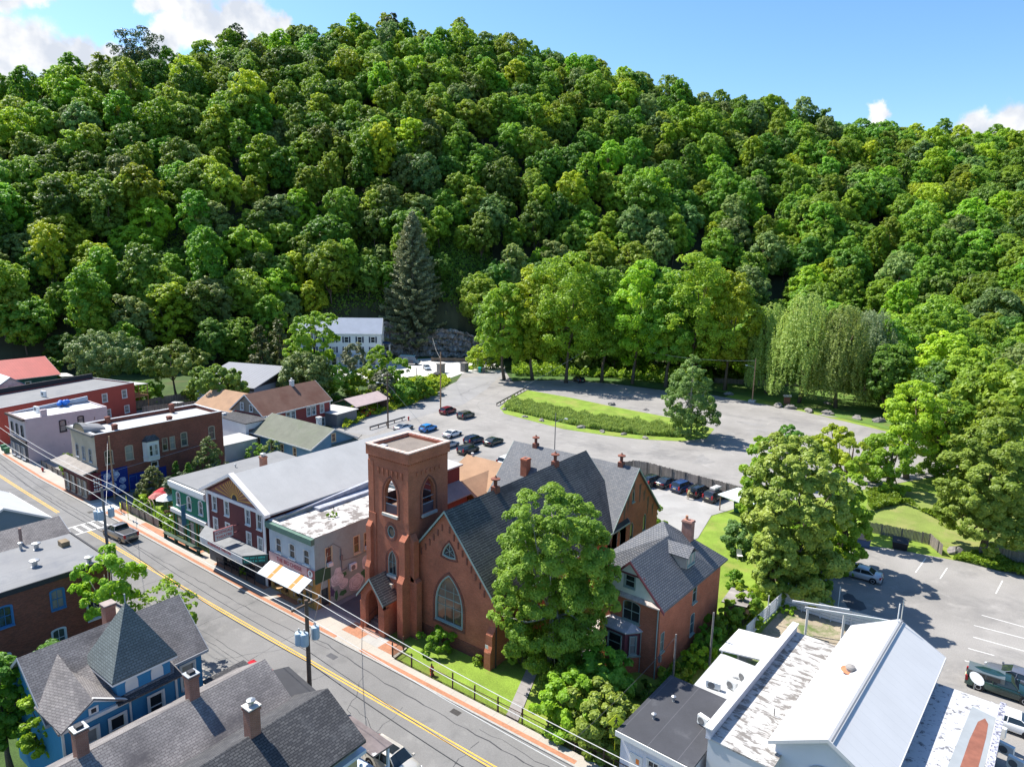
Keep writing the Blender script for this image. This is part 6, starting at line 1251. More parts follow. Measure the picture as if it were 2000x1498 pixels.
m = MB(); m.ring([(3.15 + 1.2*math.cos(a), 4.4 + 1.2*math.sin(a)) for a in [PI*k/14 for k in range(15)]] + [(1.95, 4.1), (4.35, 4.1)][::1], [(3.15 + 1.05*math.cos(a), 4.4 + 1.05*math.sin(a)) for a in [PI*k/14 for k in range(15)]] + [(2.1, 4.2), (4.2, 4.2)], FR0, .004, .06); m.build('arched_louvre', grey_t, t)
m = MB(); m.box(3.34, -.4, 7.80, 3.42, 18.7, 7.86); m.build('ridge_cap_shadow', mat('ridge_shadow', (.10, .11, .13), .6), t)  # dark strip beside the ridge, coloured as its shadow line
m = MB(); m.lathe([(.42, 0), (.5, .02), (.3, .03), (.3, .25), (.36, .28), (.3, .42), (.05, .5)], (1.9, 9.4, 7.12), 16); m.build('roof_vent', mat('vent_grey', (.27, .25, .23), .7), t)
m = MB(); m.lathe([(.62, 0), (.66, .012)], (1.9, 9.4, 7.16), 16); m.build('rust_ring', mat('rust', (.55, .20, .10), .8, .2, 3), t)
m = MB(); m.tube([(3.1, 18.2, 7.6), (3.1, 18.2, 9.4)], .05, 8); m.build('vent_stack', white_t, t)
b = Bld('rust_roof_shop', 'flat-roofed shop with a rusty strip of standing water stain on the roof', 'building', -2.6, 43.0, 4.6, 15.9, 4.4, mat('render_dark', (.16, .15, .17), .9), -.06); b.walls(); b.flat(mat('roof_white_spotted', (.44, .44, .45), .9, .06, .6, stain=(.12, .12, .13), sr=(.55, .60), ss=1.6, stain2=(.3, .3, .34), sr2=(.56, .64), ss2=3), th=.12, over=.05); t = b.t
m = MB(); m.poly([(2.0, -.2), (4.1, -.2), (4.2, 14.0), (2.7, 14.4)], 4.53); m.build('roof_patch', mat('patch_grey', (.26, .28, .29), .7, .1, .7), t)
m = MB(); m.poly([(2.7, -.2), (3.7, -.2), (3.75, 3), (3.85, 7), (3.9, 11), (3.85, 12.8), (3.6, 13.4), (3.25, 12.6), (3.05, 10), (2.95, 7), (2.85, 4)], 4.536); m.build('rust_stain', mat('rust_dark', (.22, .085, .055), .7, .25, .9), t)
m = MB(); m.box(4.25, -.1, 4.53, 4.65, 16, 4.8); m.build('roof_kerb', mat('kerb_mottled', (.40, .40, .44), .8, .3, 3, stain=(.10, .10, .14), sr=(.5, .56), ss=3.5), t)
# patio roofs left of the parapet
pt = thing('patio_canopy', 'bright white flat canopy roof behind the boarded shop', 'canopy', (-17, 54, 0), -.03)
m = MB(); m.slab([(0, 0, 3.75), (3.5, .9, 3.75), (3.9, 5.2, 3.75), (.1, 4.4, 3.75)], .12); m.build('roof', mat('canopy_white', (.62, .61, .59), .6, .03, .6), pt)
m = MB()
for x, y in ((.2, .2), (3.3, 1.1), (.3, 4.2), (3.7, 4.9)): m.box(x - .06, y - .06, 0, x + .06, y + .06, 3.62)
m.build('post', white_t, pt)
b = Bld('tin_lean_to', 'lean-to with pale streaked metal roof between the black roof and white canopy', 'shed', -16.9, 48.4, 3.3, 5.6, 3.3, mat('lean_wall', (.4, .4, .4), .9), -.03); b.walls(); b.flat(mat('roof_streaked', (.43, .435, .43), .7, .1, .5, 'siding', (1.4, .02), (.42, .42, .42), stain=(.52, .33, .20), sr=(.62, .72), ss=.5, stretch=(.4, 2.5)), th=.12, over=.1)
m = MB(); m.lathe([(.35, 0), (.42, .05), (.42, .2), (.1, .35)], (2.1, 3.3, 3.42), 14); m.build('roof_ventilator', white_t, b.t)
ac_unit('white air conditioner on the black flat roof', -14.5, 43.9, 3.66, -.3); ac_unit('white air conditioner on the streaked roof near the parapet', -14.4, 49.7, 3.44, -.3); ac_unit('white air conditioner at the back of the streaked roof', -14.0, 51.3, 3.44, -.4); ac_unit('squat white condenser at the front of the streaked roof', -15.6, 48.9, 3.44, .1, w=1.1, h=.6)
for k, (x, y) in enumerate(((1950, 1425), (1965, 1462), (1984, 1490))):
    u, v_ = G(x, y, 1.5); ac_unit('white condenser standing below the rust-roofed shop, %s of three' % ('farthest', 'middle one', 'nearest')[k], u, v_, 1.0, -.3 + 0*k, w=1.0, h=.9)
# shed on the lawn
sdh = Bld('garden_shed', 'low garden shed with grey plank roof on the sunny lawn', 'shed', -20.7, 66.3, 2.0, 3.2, 1.7, tan_b, .06); sdh.walls(); m = MB(); m.slab([(-.3, -.3, 1.75), (2.3, -.3, 1.95), (2.3, 3.5, 1.95), (-.3, 3.5, 1.75)], .08); m.build('roof', mat('plank_grey', (.28, .255, .24), .9, .15, 1, 'plank', (.3, .05), (.15, .14, .13)), sdh.t)
# white canopy by the church lot
cn = thing('lot_canopy', 'small open shelter with flat white roof at the end of the fenced lot', 'shelter', (-32.2, 95.6, 0), -.35)
m = MB(); m.slab([(0, 0, 2.5), (5.5, 0, 2.5), (5.5, 4.6, 2.7), (0, 4.6, 2.7)], .12); m.build('roof', mat('canopy_pale', (.60, .66, .66), .7, .04, .8), cn)
m = MB()
for x, y in ((.3, .3), (5.2, .3), (.3, 4.2), (5.2, 4.2)): m.box(x - .06, y - .06, 0, x + .06, y + .06, 2.42)
m.build('post', tan_b, cn)
bt = thing('back_patio_table', 'pale tarpaulin-covered patio cover behind the brick house', 'canopy', (-22.9, 64.2, 0), .2); m = MB(); m.slab([(-1.2, 0, 2.3), (1.6, .3, 2.2), (1.4, 2.2, 2.1), (-1.1, 1.9, 2.3)], .06); m.build('cover', mat('tarp_pale', (.58, .54, .54), .8, .1, 1), bt); m = MB()
for x, y in ((-1, .15), (1.4, .4), (1.2, 2), (-1, 1.8)): m.box(x - .05, y - .05, 0, x + .05, y + .05, 2.15)
m.build('post', white_t, bt)
# ------------------------------------------------------------------ vehicles (nose along +x)
tyre_m = mat('tyre', (.018, .018, .018), .85, .1, 3); rim_m = mat('rim_silver', (.42, .43, .45), .35, .1, 4, metal=.7); rimk = mat('rim_dark', (.05, .05, .055), .4, .1, 4)
cg = glassmat('car_glass', (.014, .02, .024), .04, .7); lamp_r = mat('tail_lamp', (.32, .015, .02), .3, .1, 4); lamp_w = mat('head_lamp', (.60, .62, .64), .2, .1, 4); trimk = mat('car_trim', (.025, .025, .027), .6, .1, 3); plate_m = mat('licence_plate', (.55, .50, .30), .6, .1, 4)
KIND = dict(   # L, W, H, hood z, belt z, tail z, x of rear-glass base, roof rear, roof front, windscreen base (fractions from the tail)
    sedan=(4.75, 1.84, 1.45, .92, .98, 1.04, .14, .30, .56, .73), hatch=(4.3, 1.78, 1.50, .94, .98, 1.02, .03, .14, .56, .74),
    suv=(4.6, 1.86, 1.70, 1.04, 1.10, 1.12, .02, .09, .60, .75), coupe=(4.6, 1.88, 1.36, .88, .94, .98, .12, .34, .56, .73), pickup=(5.7, 2.0, 1.88, 1.16, 1.22, 1.22, .40, .42, .60, .72), capped=(5.3, 1.85, 1.72, 1.02, 1.10, 1.10, .02, .04, .60, .72))
CCACHE = {}
def carmesh(kind):
    if kind in CCACHE: return CCACHE[kind]
    Lc, Wc, Hc, hz, bz, tz, rb, rr_, rf, wb = KIND[kind]; X = lambda f: (f - .5)*Lc; w = Wc/2; D = {}
    st = [(0, tz*.78, .86), (.012, tz*.93, .93), (.05, tz, .975), (rb + .02, tz, 1), (.5, bz, 1), (wb, bz*.99, 1), (wb + .05, hz*1.01, .995), (.90, hz*.94, .96), (.965, hz*.84, .90), (.99, hz*.72, .82), (1, hz*.60, .76)]
    m = MB(); n = 0; ring = []
    for f, zt, k in st:
        ww = w*k; ring.append([(X(f), ww*a, b) for a, b in ((.80, .20), (.97, .28), (1.0, .45), (1.0, zt*.66), (.965, zt*.90), (.87, zt*.985), (.5, zt + .012), (0, zt + .02), (-.5, zt + .012), (-.87, zt*.985), (-.965, zt*.90), (-1.0, zt*.66), (-1.0, .45), (-.97, .28), (-.80, .20))])
    k = len(ring[0]); m.add([p for r in ring for p in r], [(i*k + j, (i + 1)*k + j, (i + 1)*k + (j + 1) % k, i*k + (j + 1) % k) for i in range(len(ring) - 1) for j in range(k)] + [list(range(k)), list(range((len(ring) - 1)*k, len(ring)*k))[::-1]])
    D['body'] = (m.mesh('body', trimk, True), None)
    # roof and pillars
    wt = w*.74; wbt = w*.93; zb = bz - .02; zr = Hc
    def gx(f): return X(f)
    m = MB(); nx = 6; P = []
    for i in range(nx + 1):
        f = rr_ + (rf - rr_)*i/nx; b = .035*math.sin(PI*i/nx); P.append([(gx(f), wt*a, zr - .055*abs(a)**3 - .03 + b) for a in (-1, -.7, 0, .7, 1)])
    m.add([p for r in P for p in r] + [(p[0], p[1], p[2] - .05) for r in P for p in r], [(i*5 + j, (i + 1)*5 + j, (i + 1)*5 + j + 1, i*5 + j + 1) for i in range(nx) for j in range(4)])
    for s_ in (-1, 1):
        pil = [((gx(rf), s_*wt, zr - .09), (gx(wb), s_*wbt, zb)), ((gx(rr_), s_*wt, zr - .09), (gx(rb), s_*wbt, zb)), ((gx((rr_ + rf)/2 + .04), s_*wt, zr - .09), (gx((rr_ + rf)/2 + .05), s_*wbt, zb))]
        for a, b in pil: m.tube([a, b], .038, 5)
        m.tube([(gx(rr_), s_*wt, zr - .085), (gx(rf), s_*wt, zr - .085)], .035, 5)
    D['roof'] = (m.mesh('roof', trimk, False), None)
    q = lambda f, ww, z, s_: (gx(f), s_*ww, z)
    e = .985
    for s_ in (-1, 1):
        m = MB(); vs = [q(rb + .01, wbt*e, zb, s_), q(wb - .01, wbt*e, zb, s_), q(rf, wt*e, zr - .1, s_), q(rr_, wt*e, zr - .1, s_)]; m.add(vs, [(0, 1, 2, 3) if s_ > 0 else (3, 2, 1, 0)])
        D['side_window%d' % s_] = (m.mesh('side_window', cg), None)
    m = MB(); m.add([q(wb, wbt*.97, zb, -1), q(wb, wbt*.97, zb, 1), q(rf, wt*.97, zr - .06, 1), q(rf, wt*.97, zr - .06, -1)], [(0, 1, 2, 3)]); D['windscreen'] = (m.mesh('windscreen', cg), None)
    m = MB(); m.add([q(rb, wbt*.97, zb, 1), q(rb, wbt*.97, zb, -1), q(rr_, wt*.97, zr - .06, -1), q(rr_, wt*.97, zr - .06, 1)], [(0, 1, 2, 3)]); D['rear_window'] = (m.mesh('rear_window', cg), None)
    m = MB(); m.box(X(.985), -w*.6, .28, X(1.004), w*.6, .50); D['front_bumper'] = (m.mesh('front_bumper', trimk), None); m = MB(); m.box(X(-.006), -w*.8, .26, X(.012), w*.8, .46); D['rear_bumper'] = (m.mesh('rear_bumper', trimk), None)
    m = MB(); m.box(X(-.012), -.26, .62*tz, X(.005), .26, .62*tz + .15); D['licence_plate'] = (m.mesh('licence_plate', plate_m), None)
    for s_ in (-1, 1):
        m = MB(); m.prism([(X(-.006), s_*w*.52), (X(.012), s_*w*.93), (X(.05), s_*w*.99), (X(.05), s_*w*.85), (X(.02), s_*w*.5)][::s_], tz*.66, tz*.92) if tz < 1.05 else m.box(X(-.006), s_*w*.72, tz*.62, X(.03), s_*w*.955, tz*1.0 if kind != 'suv' else 1.25)
        D['tail_lamp%d' % s_] = (m.mesh('tail_lamp', lamp_r), None)
        m = MB(); m.prism([(X(1.0), s_*w*.48), (X(.998), s_*w*.70), (X(.95), s_*w*.935), (X(.93), s_*w*.90), (X(.97), s_*w*.5)][::-s_], hz*.66, hz*.80); D['head_lamp%d' % s_] = (m.mesh('head_lamp', lamp_w), None)
        m = MB(); m.box(X(wb) - .12, s_*w*.97, bz - .02, X(wb) + .04, s_*(w + .16), bz + .13); D['mirror%d' % s_] = (m.mesh('mirror', trimk), None)
    if kind == 'pickup':
        m = MB(); m.box(X(.02), -w*.82, bz + .012, X(.385), w*.82, bz + .02); D['cargo_bed'] = (m.mesh('cargo_bed', trimk), None)
        m = MB(); m.box(X(.385), -w*.9, bz + .02, X(.40), w*.9, bz + .08); m.box(X(.005), -w*.93, bz + .0, X(.02), w*.93, bz + .07)
        for s_ in (-1, 1): m.box(X(.02), s_*w*.83, bz + .0, X(.385), s_*w*.95, bz + .07)
        D['bed_rail'] = (m.mesh('bed_rail', rim_m), None)
    r = .33 if kind not in ('pickup', 'suv', 'capped') else .37
    m = MB(); m.lathe([(r*.62, -.11), (r*.93, -.11), (r, -.07), (r, .07), (r*.93, .11), (r*.62, .11)], n=18); ty = m.mesh('wheel', tyre_m, False)
    m = MB(); m.lathe([(r*.66, -.105), (r*.66, .105), (r*.58, .118), (r*.2, .09)], n=14); rm = m.mesh('rim', rim_m)
    m = MB(); m.lathe([(r*1.16, -.02), (r*1.16, .02)], n=18); ar = m.mesh('wheel_arch', trimk)
    CCACHE[kind] = (D, ty, rm, ar, r); return CCACHE[kind]
def car(name, label, kind, u, v, hd, colr, pm=None, rim=None, group=None, cat='car', z=.02, steer=0):
    D, ty, rm, ar, r = carmesh(kind); Lc, Wc, Hc = KIND[kind][:3]
    t = thing(name, label, cat, (u, v, z), math.radians(hd), group)
    for k, (me, _) in D.items():
        o = link(me.name.split('.')[0], me, t)
        if k in ('body', 'roof', 'mirror-1', 'mirror1'): o.material_slots[0].link = 'OBJECT'; o.material_slots[0].material = colr
    for fx in (.185, .815):
        for s_ in (-1, 1):
            x = (fx - .5)*Lc; wv_ = link('wheel', ty, t, (x, s_*(Wc/2 - .09), r)); wv_.rotation_euler = (-s_*PI/2, 0, 0)
            q = link('rim', rm, wv_); q.material_slots[0].link = 'OBJECT'; q.material_slots[0].material = rim or rim_m
            a = link('wheel_arch', ar, t, (x, s_*(Wc/2 - .012), r + .02)); a.rotation_euler = (PI/2, 0, 0)
    return t
P_ = lambda n, c, r=.25, me=.0: paint('car_' + n, c, r, .7, me)
silver, white_c, black_c, grey_c, navy_c, red_c, blue_c, dgrey, dgreen, champ = P_('silver', (.42, .44, .47), .3, .3), P_('white', (.75, .75, .74)), P_('black', (.012, .013, .016)), P_('grey', (.13, .135, .14), .3, .3), P_('navy', (.015, .025, .07)), P_('red', (.19, .012, .025)), P_('blue', (.03, .25, .62)), P_('darkgrey', (.04, .043, .045), .3, .2), P_('darkgreen', (.010, .032, .028)), P_('champagne', (.52, .49, .43), .3, .3)
def mid(a, b, off=.0):
    A = Vector(G(*a)); B = Vector(G(*b)); d = (B - A).normalized(); c = (A + B)/2; n = Vector((-d.y, d.x)); return c + n*.8, math.degrees(math.atan2(d.y, d.x))
def carpx(name, label, kind, rear, front, c_, hd=None, **k):
    c, h = mid(rear, front)
    if hd is not None: h = hd; c = (Vector(G(*rear)) + Vector(G(*front)))/2; a = math.radians(hd); c = c + Vector((-math.sin(a), math.cos(a)))*.8
    return car(name, label, kind, c.x, c.y, h, c_, **k)
G1 = 'cars parked in the back lot'
carpx('parked_car', 'dark red SUV beside the tall bare pole in the back lot', 'suv', (873, 811), (888, 806), red_c, 94, group=G1)
carpx('parked_car', 'grey-brown SUV right of the dark red one in the back lot', 'suv', (906.5, 820), (925, 814.5), P_('greybrown', (.12, .115, .105), .3, .2), 91, group=G1)
car('parked_car', 'silver coupe mostly hidden by the cinema roof next to the guard rail', 'coupe', -99.9, 98.2, 92, silver, group=G1)
carpx('parked_car', 'bright blue hatchback in the back lot', 'hatch', (834, 845), (850, 840), blue_c, 92, group=G1)
carpx('parked_car', 'white coupe with dark wheels right of the bright blue hatchback', 'coupe', (880.5, 857), (898.5, 850), white_c, 93, rim=rimk, group=G1)
carpx('parked_car', 'navy SUV between white coupe and dark sedan', 'suv', (923.5, 869.5), (940, 864), navy_c, 90, group=G1)
carpx('parked_car', 'black-green sedan at the right end of the middle row in the back lot', 'sedan', (960.5, 872.5), (980, 865.5), P_('blackgreen', (.015, .03, .032)), 90, group=G1)
carpx('parked_car', 'dark grey SUV in front of the navy SUV, nearest the cedar house', 'suv', (911, 889), (931, 883), dgrey, 87, rim=rimk, group=G1)
car('parked_car', 'pale silver sedan half hidden behind the top of the church tower', 'sedan', -84.2, 94.6, 88, silver, group=G1)
car('parked_car', 'white SUV half hidden behind the slate roof of the church', 'suv', -69.2, 93.4, 92, white_c, group=G1)
G2 = 'cars parked along the plank fence'
car('parked_car', 'black SUV at the left end of the plank fence, partly behind the church gable', 'suv', -44.6, 100.0, 80, black_c, group=G2)
carpx('parked_car', 'black-green sedan second from the left along the plank fence', 'sedan', (1301, 954), (1318, 948), P_('blackgreen2', (.012, .02, .03)), 79, group=G2)
carpx('parked_car', 'dark blue SUV in the middle of the row along the plank fence', 'suv', (1332, 963), (1350, 957), P_('deepblue', (.012, .035, .12)), 79, group=G2)
oc = carpx('parked_car', 'black SUV with its tailgate open along the plank fence', 'suv', (1366, 973), (1382, 965), black_c, 80, group=G2)
m = MB(); m.add([(-2.2, -.7, 1.62), (-2.2, .7, 1.62), (-3.0, .65, 1.95), (-3.0, -.65, 1.95)], [(0, 1, 2, 3)]); m.build('tailgate', black_c, oc)
rx = carpx('parked_car', 'dark SUV with a pale roof box next to the open shelter', 'suv', (1397, 982), (1413, 975), P_('darkviolet', (.03, .028, .04)), 80, group=G2)
rbx = thing('roof_box', 'pale grey roof box strapped on the dark SUV', 'roof box', (rx.location.x, rx.location.y, 1.78), math.radians(80)); m = MB(); m.box(-1.0, -.45, 0, 1.0, .45, .30); m.add([(-1.0, -.45, .3), (1.0, -.45, .3), (1.0, .45, .3), (-1.0, .45, .3), (-.8, -.32, .40), (.8, -.32, .36), (.8, .32, .36), (-.8, .32, .40)], [(0, 1, 5, 4), (1, 2, 6, 5), (2, 3, 7, 6), (3, 0, 4, 7), (4, 5, 6, 7)]); m.build('shell', mat('roofbox_pale', (.48, .46, .44), .5), rbx)
a_, b_ = G(1130, 746); car('parked_car', 'black SUV in the shade under the trees at the far edge of the lot', 'suv', a_, b_, 150, black_c)
car('parked_car', 'silver sedan alone in the sunny right-hand lot', 'sedan', -11.1, 85.2, 180, silver)
car('parked_car', 'dark grey sports sedan beside the dark green pickup at the right edge', 'sedan', 3.9, 71.4, 174, P_('steel', (.16, .17, .20), .3, .4))
gp_ = car('parked_pickup', 'dark green pickup with a grey bed cap at the right edge', 'capped', 3.0, 68.9, 0, dgreen, cat='pickup truck'); m = MB(); m.box(-2.55, -.80, 1.10, .1, .80, 1.70); m.build('bed_cap', P_('capgrey', (.10, .12, .12), .4), gp_); 
for s_ in (-1, 1):
    for x_ in (-2.3, -1.2): m = MB(); m.box(x_, s_*.803, 1.25, x_ + 1, s_*.815, 1.6); m.build('cap_window', cg, gp_)
a_, b_ = G(1962, 1418); car('parked_car', 'white sedan at the right edge behind the rust-roofed shop', 'sedan', a_, b_, 178, white_c)
pk_ = car('pickup_truck', 'silver-grey pickup driving along the street near the crosswalk', 'pickup', -88.9, 36.85, 183, P_('pewter', (.22, .215, .21), .3, .5), cat='pickup truck', z=.008)
car('parked_car', 'champagne SUV with open sunroof parked on the near side of the street', 'suv', -32.2, 30.2, 0, champ, z=.008)
m = MB(); m.box(-.35, -.38, 1.695, .35, .38, 1.712); s_ = [o for o in col.objects if o.get('label', '').startswith('champagne')][0]; m.build('sunroof', cg, s_)
car('parked_car', 'red car mostly hidden behind the long grey roof', 'sedan', -48.4, 30.2, 0, P_('brightred', (.48, .02, .03)), z=.008)
car('parked_car', 'silver car peeking out from behind the white-roofed house', 'hatch', -100.2, 30.6, 8, silver, z=.008)
car('parked_car', 'white SUV parked in the yard behind the dark brick building', 'suv', -151, 78.0, 30, white_c)
car('parked_car', 'black car parked beside the white SUV in the back yard', 'sedan', -149.2, 81.0, 30, black_c)
car('parked_car', 'orange-red car sheltering under the carport', 'coupe', -115.4, 102.2, -65, P_('orange', (.62, .08, .02)))
car('parked_car', 'dark red car deep in the shade of the carport', 'sedan', -118.6, 101.0, -65, P_('carmine', (.25, .015, .02)))
car('parked_car', 'pale grey car on the gravel yard below the white house', 'hatch', *G(834, 722), -35, P_('greyblue', (.35, .40, .45)))
# box van in the gravel yard
vu, vv = G(800, 712); vt = thing('food_van', 'blue and dark grey van parked on the pale gravel by the white house', 'van', (vu, vv, .03), math.radians(30))
m = MB()
for x, z0, z1, w_ in ((-3.4, .4, 2.9, 1.0),): pass
sec = [(-3.4, 2.75), (-3.3, 2.9), (1.9, 2.9), (2.6, 1.75), (3.3, 1.45), (3.45, .9), (3.4, .45), (-3.4, .45)]
m.add([(x, -1.02, z) for x, z in sec] + [(x, 1.02, z) for x, z in sec], [list(range(8))[::-1], list(range(8, 16))] + [(i, (i + 1) % 8, (i + 1) % 8 + 8, i + 8) for i in range(8)]); m.build('body', P_('vanblue', (.03, .10, .17)), vt)
m = MB(); m.box(-3.38, -1.035, .5, 1.5, -1.022, 1.6); m.build('lower_panel', mat('van_grey', (.10, .10, .12), .5), vt)
m = MB(); m.box(-1.7, -1.04, 2.05, -.4, -1.024, 2.3); m.build('name_panel', white_t, vt); m = MB(); m.box(-3.42, -.95, .6, -3.402, .95, 2.7); m.build('rear_door', mat('van_lightblue', (.03, .35, .62), .4), vt)
m = MB(); m.add([(1.96, -.92, 2.8), (1.96, .92, 2.8), (2.62, .92, 1.82), (2.62, -.92, 1.82)], [(3, 2, 1, 0)]); m.build('windscreen', cg, vt)
for x in (-2.3, 2.4):
    for s_ in (-1, 1): o = link('wheel', carmesh('suv')[1], vt, (x, s_*.95, .37)); o.rotation_euler = (-s_*PI/2, 0, 0)
# ------------------------------------------------------------------ poles, wires, signs
wood_p = mat('pole_wood', (.11, .075, .055), .9, .2, 2, hf=.2); wood_l = mat('pole_wood_pale', (.36, .22, .13), .9, .2, 2, hf=.2); wood_g = mat('pole_grey', (.17, .16, .155), .9, .15, 2, hf=.15); tr_m = mat('transformer_grey', (.36, .44, .50), .5, .08, 2); ins = mat('insulator', (.50, .48, .46), .4)
def upole(label, u, v, h, m_, arm=True, trans=0, r=.15, lamp=None, armdir=PI/2):
    t = thing('utility_pole', label, 'utility pole', (u, v, 0)); m = MB(); m.tube([(0, 0, -.3), (0, 0, h)], [r*1.15, r*.8], 10); m.build('shaft', m_, t)
    if arm:
        c, s = math.cos(armdir), math.sin(armdir); m = MB(); z = h - .35
        P = [(c*-1.25 + s*.06, s*-1.25 - c*.06), (c*1.25 + s*.06, s*1.25 - c*.06), (c*1.25 - s*.06, s*1.25 + c*.06), (c*-1.25 - s*.06, s*-1.25 + c*.06)]; m.prism(P, z - .07, z + .07); m.build('crossarm', m_, t)
        for k in (-1.15, .45, 1.15): m = MB(); m.lathe([(.04, 0), (.07, .05), (.07, .14), (.03, .2)], (c*k, s*k, z + .07), 8); m.build('insulator', ins, t)
    for k in range(trans):
        a = (-.6, .25, 1.0)[k]*1.0; x, y = ((-.15, -.62), (.25, -.45), (.1, .62))[k]; m = MB(); m.lathe([(.28, 0), (.3, .05), (.3, .85), (.27, .95), (.1, 1.0)], (x, y, h - 3.3), 14); tf = m.build('transformer', tr_m, t); m = MB(); m.lathe([(.05, 0), (.07, .1), (.05, .3)], (x, y, h - 2.32), 8); m.build('bushing', ins, tf)
    if lamp:
        c, s = math.cos(lamp), math.sin(lamp); z = h*.82; m = MB(); m.tube([(0, 0, z - .5), (c*.8, s*.8, z), (c*1.9, s*1.9, z + .15)], .03, 6); a_ = m.build('lamp_arm', galv, t); m = MB(); m.box(c*2.1 - .3, s*2.1 - .15, z + .08, c*2.1 + .3, s*2.1 + .15, z + .24); m.build('lamp_head', mat('lamp_pale', (.55, .58, .58), .5), t)
    return t
upole('weathered grey utility pole with transformers beside the crosswalk', -72.4, 28.7, 12.7, wood_g, trans=3)
upole('dark brown utility pole with transformers on the near side opposite the church', -38.7, 28.1, 12.0, wood_p, trans=3, r=.17)
upole('slim orange-brown pole in front of the blue rose mural', -103.4, 42.6, 9.6, wood_l, arm=False, r=.12)
upole('dark utility pole with street lamp beside the guard rail of the back lot', -103.4, 97.1, 11.6, wood_p, lamp=-2.6)
upole('tall bare orange-brown pole next to the dark red SUV', -107.6, 118.0, 13.4, wood_l, arm=False)
upole('slender grey lamp pole behind the slate roof of the church', -67.2, 105.5, 7.4, wood_g, arm=False, r=.09, lamp=.9)
lp = upole('orange-brown lamp pole on a pale concrete base on the willow lawn', -52.4, 176.2, 11.3, wood_l, arm=False, lamp=3.4); m = MB(); m.box(-.8, -.8, 0, .8, .8, .5); m.build('base', mat('base_conc', (.45, .43, .40), .9), lp)
upole('short wooden service pole between hedge and boarded shop', *G(1313, 1345), 5.2, wood_g, arm=False, r=.09); upole('grey wooden pole with white conduit beside the streaked roof', *G(1384, 1320), 6.2, wood_g, arm=False, r=.10)
upole('bare wooden pole among the shrubs below the white house', *G(814, 766), 6.5, wood_p, arm=False, r=.1); upole('pole with cable in front of the white house porch', *G(762, 700), 9, wood_p, arm=False, r=.13)
wire_l = mat('wire_pale', (.55, .53, .50), .6); wire_d = mat('wire_dark', (.05, .05, .05), .6)
def wire(label, a, b, sag=.5, r=.022, m_=None, cat='cable'):
    m = MB(); a, b = Vector(a), Vector(b); n = 14; m.tube([a.lerp(b, k/n) - Vector((0, 0, 4*sag*(k/n)*(1 - k/n))) for k in range(n + 1)], r, 5); o = m.build('overhead_wire', m_ or wire_l); tag(o, label, cat, 'overhead wires'); return o
PP = [(-108, 30.5, 12.6), (-72.4, 28.7, 12.7), (-38.7, 28.1, 12.0), (-4, 27.6, 11.5)]
for i in range(3):
    (u0, v0, z0), (u1, v1, z1) = PP[i], PP[i + 1]; wh = ('west of the grey pole by the crosswalk', 'between the two transformer poles', 'east of the dark transformer pole')[i]
    for k, nm in ((-1.15, 'near'), (.45, 'middle'), (1.15, 'far')): wire('pale %s power line %s' % (nm, wh), (u0, v0 + k, z0 - .1), (u1, v1 + k, z1 - .1), .45, .022)
    wire('dark telephone cable %s' % wh, (u0, v0, z0 - 5), (u1, v1, z1 - 5), .6, .035, wire_d)
    wire('thin dark lower cable %s' % wh, (u0, v0 + .1, z0 - 4.2), (u1, v1 + .1, z1 - 4.2), .5, .022, wire_d)
wire('dark service cable from transformer pole to corner shop', (-38.7, 28.1, 8.5), (-54.4, 42.5, 6.6), .8, .025, wire_d); wire('pale service cable from grey pole to the mural building', (-72.4, 28.7, 9), (-105, 43, 8.5), .8, .02); wire('pale guy wire of the guard rail pole', (-103.4, 97.1, 9.5), (-98.2, 102.5, 0), 0, .02)
wire('pale cable from the bare pole into the wood', (-107.6, 118, 12), (-140, 150, 11), .8, .02); wire('pale cable from lamp pole to the trees', (-52.4, 176.2, 10.8), (-80, 172, 10.6), .8, .025); wire('dark cable from service pole over the black roof', (*G(1313, 1345), 5), (-20.5, 36, 4.6), .3, .02, wire_d); wire('pale cable slanting into the trees by the far lot', (-105.5, 149, 1.0), (-95, 170, 12), .3, .03)
sy = mat('sign_yellow', (.62, .68, .03), .5, .06, 2)
def pedsign(label, u, v, h, rz, pm=None):
    t = thing('crossing_sign', label, 'road sign', (u, v, 0), rz); m = MB(); m.tube([(0, 0, 0), (0, 0, h)], .035, 8); m.build('post', pm or mat('post_yellow', (.60, .58, .02), .6), t)
    m = MB(); s = .62; z = h - .35; m.ext([(0, z - s), (s, z), (0, z + s), (-s, z)], FR0, .04, .06); m.build('panel', sy, t); m = MB(); m.ext([(-.45, z - 1.25), (.45, z - 1.25), (.45, z - .78), (-.45, z - .78)], FR0, .04, .06); m.build('plaque', sy, t)
    m = MB(); fr = lambda P: m.ext(P, FR0, .061, .066)
    fr(oval(.02, z + .32, .065, .07, 10)); fr([(-.07, z), (.05, z), (.09, z + .2), (.0, z + .24), (-.08, z + .18)]); fr([(-.07, z + .02), (.0, z), (-.02, z - .16), (-.16, z - .33), (-.2, z - .29), (-.1, z - .14)]); fr([(-.01, z + .02), (.05, z + .02), (.1, z - .14), (.18, z - .30), (.13, z - .33), (.04, z - .16)]); fr([(.05, z + .2), (.2, z + .08), (.18, z + .03), (.04, z + .13)]); fr([(-.06, z + .19), (-.18, z + .06), (-.14, z + .03), (-.04, z + .12)])
    fr([(-.22, z - 1.15), (-.12, z - 1.15), (.14, z - .9), (.05, z - .9)]); fr([(-.25, z - 1.17), (-.25, z - 1.0), (-.08, z - 1.17)]); m.build('pictogram', black_t, t); return t
pedsign('yellow pedestrian crossing sign on a yellow post by the garden', *G(251, 1016), 3.3, -.35); pedsign('yellow pedestrian crossing sign beside the hedge at the bottom', *G(1198, 1500), 4.2, .75)
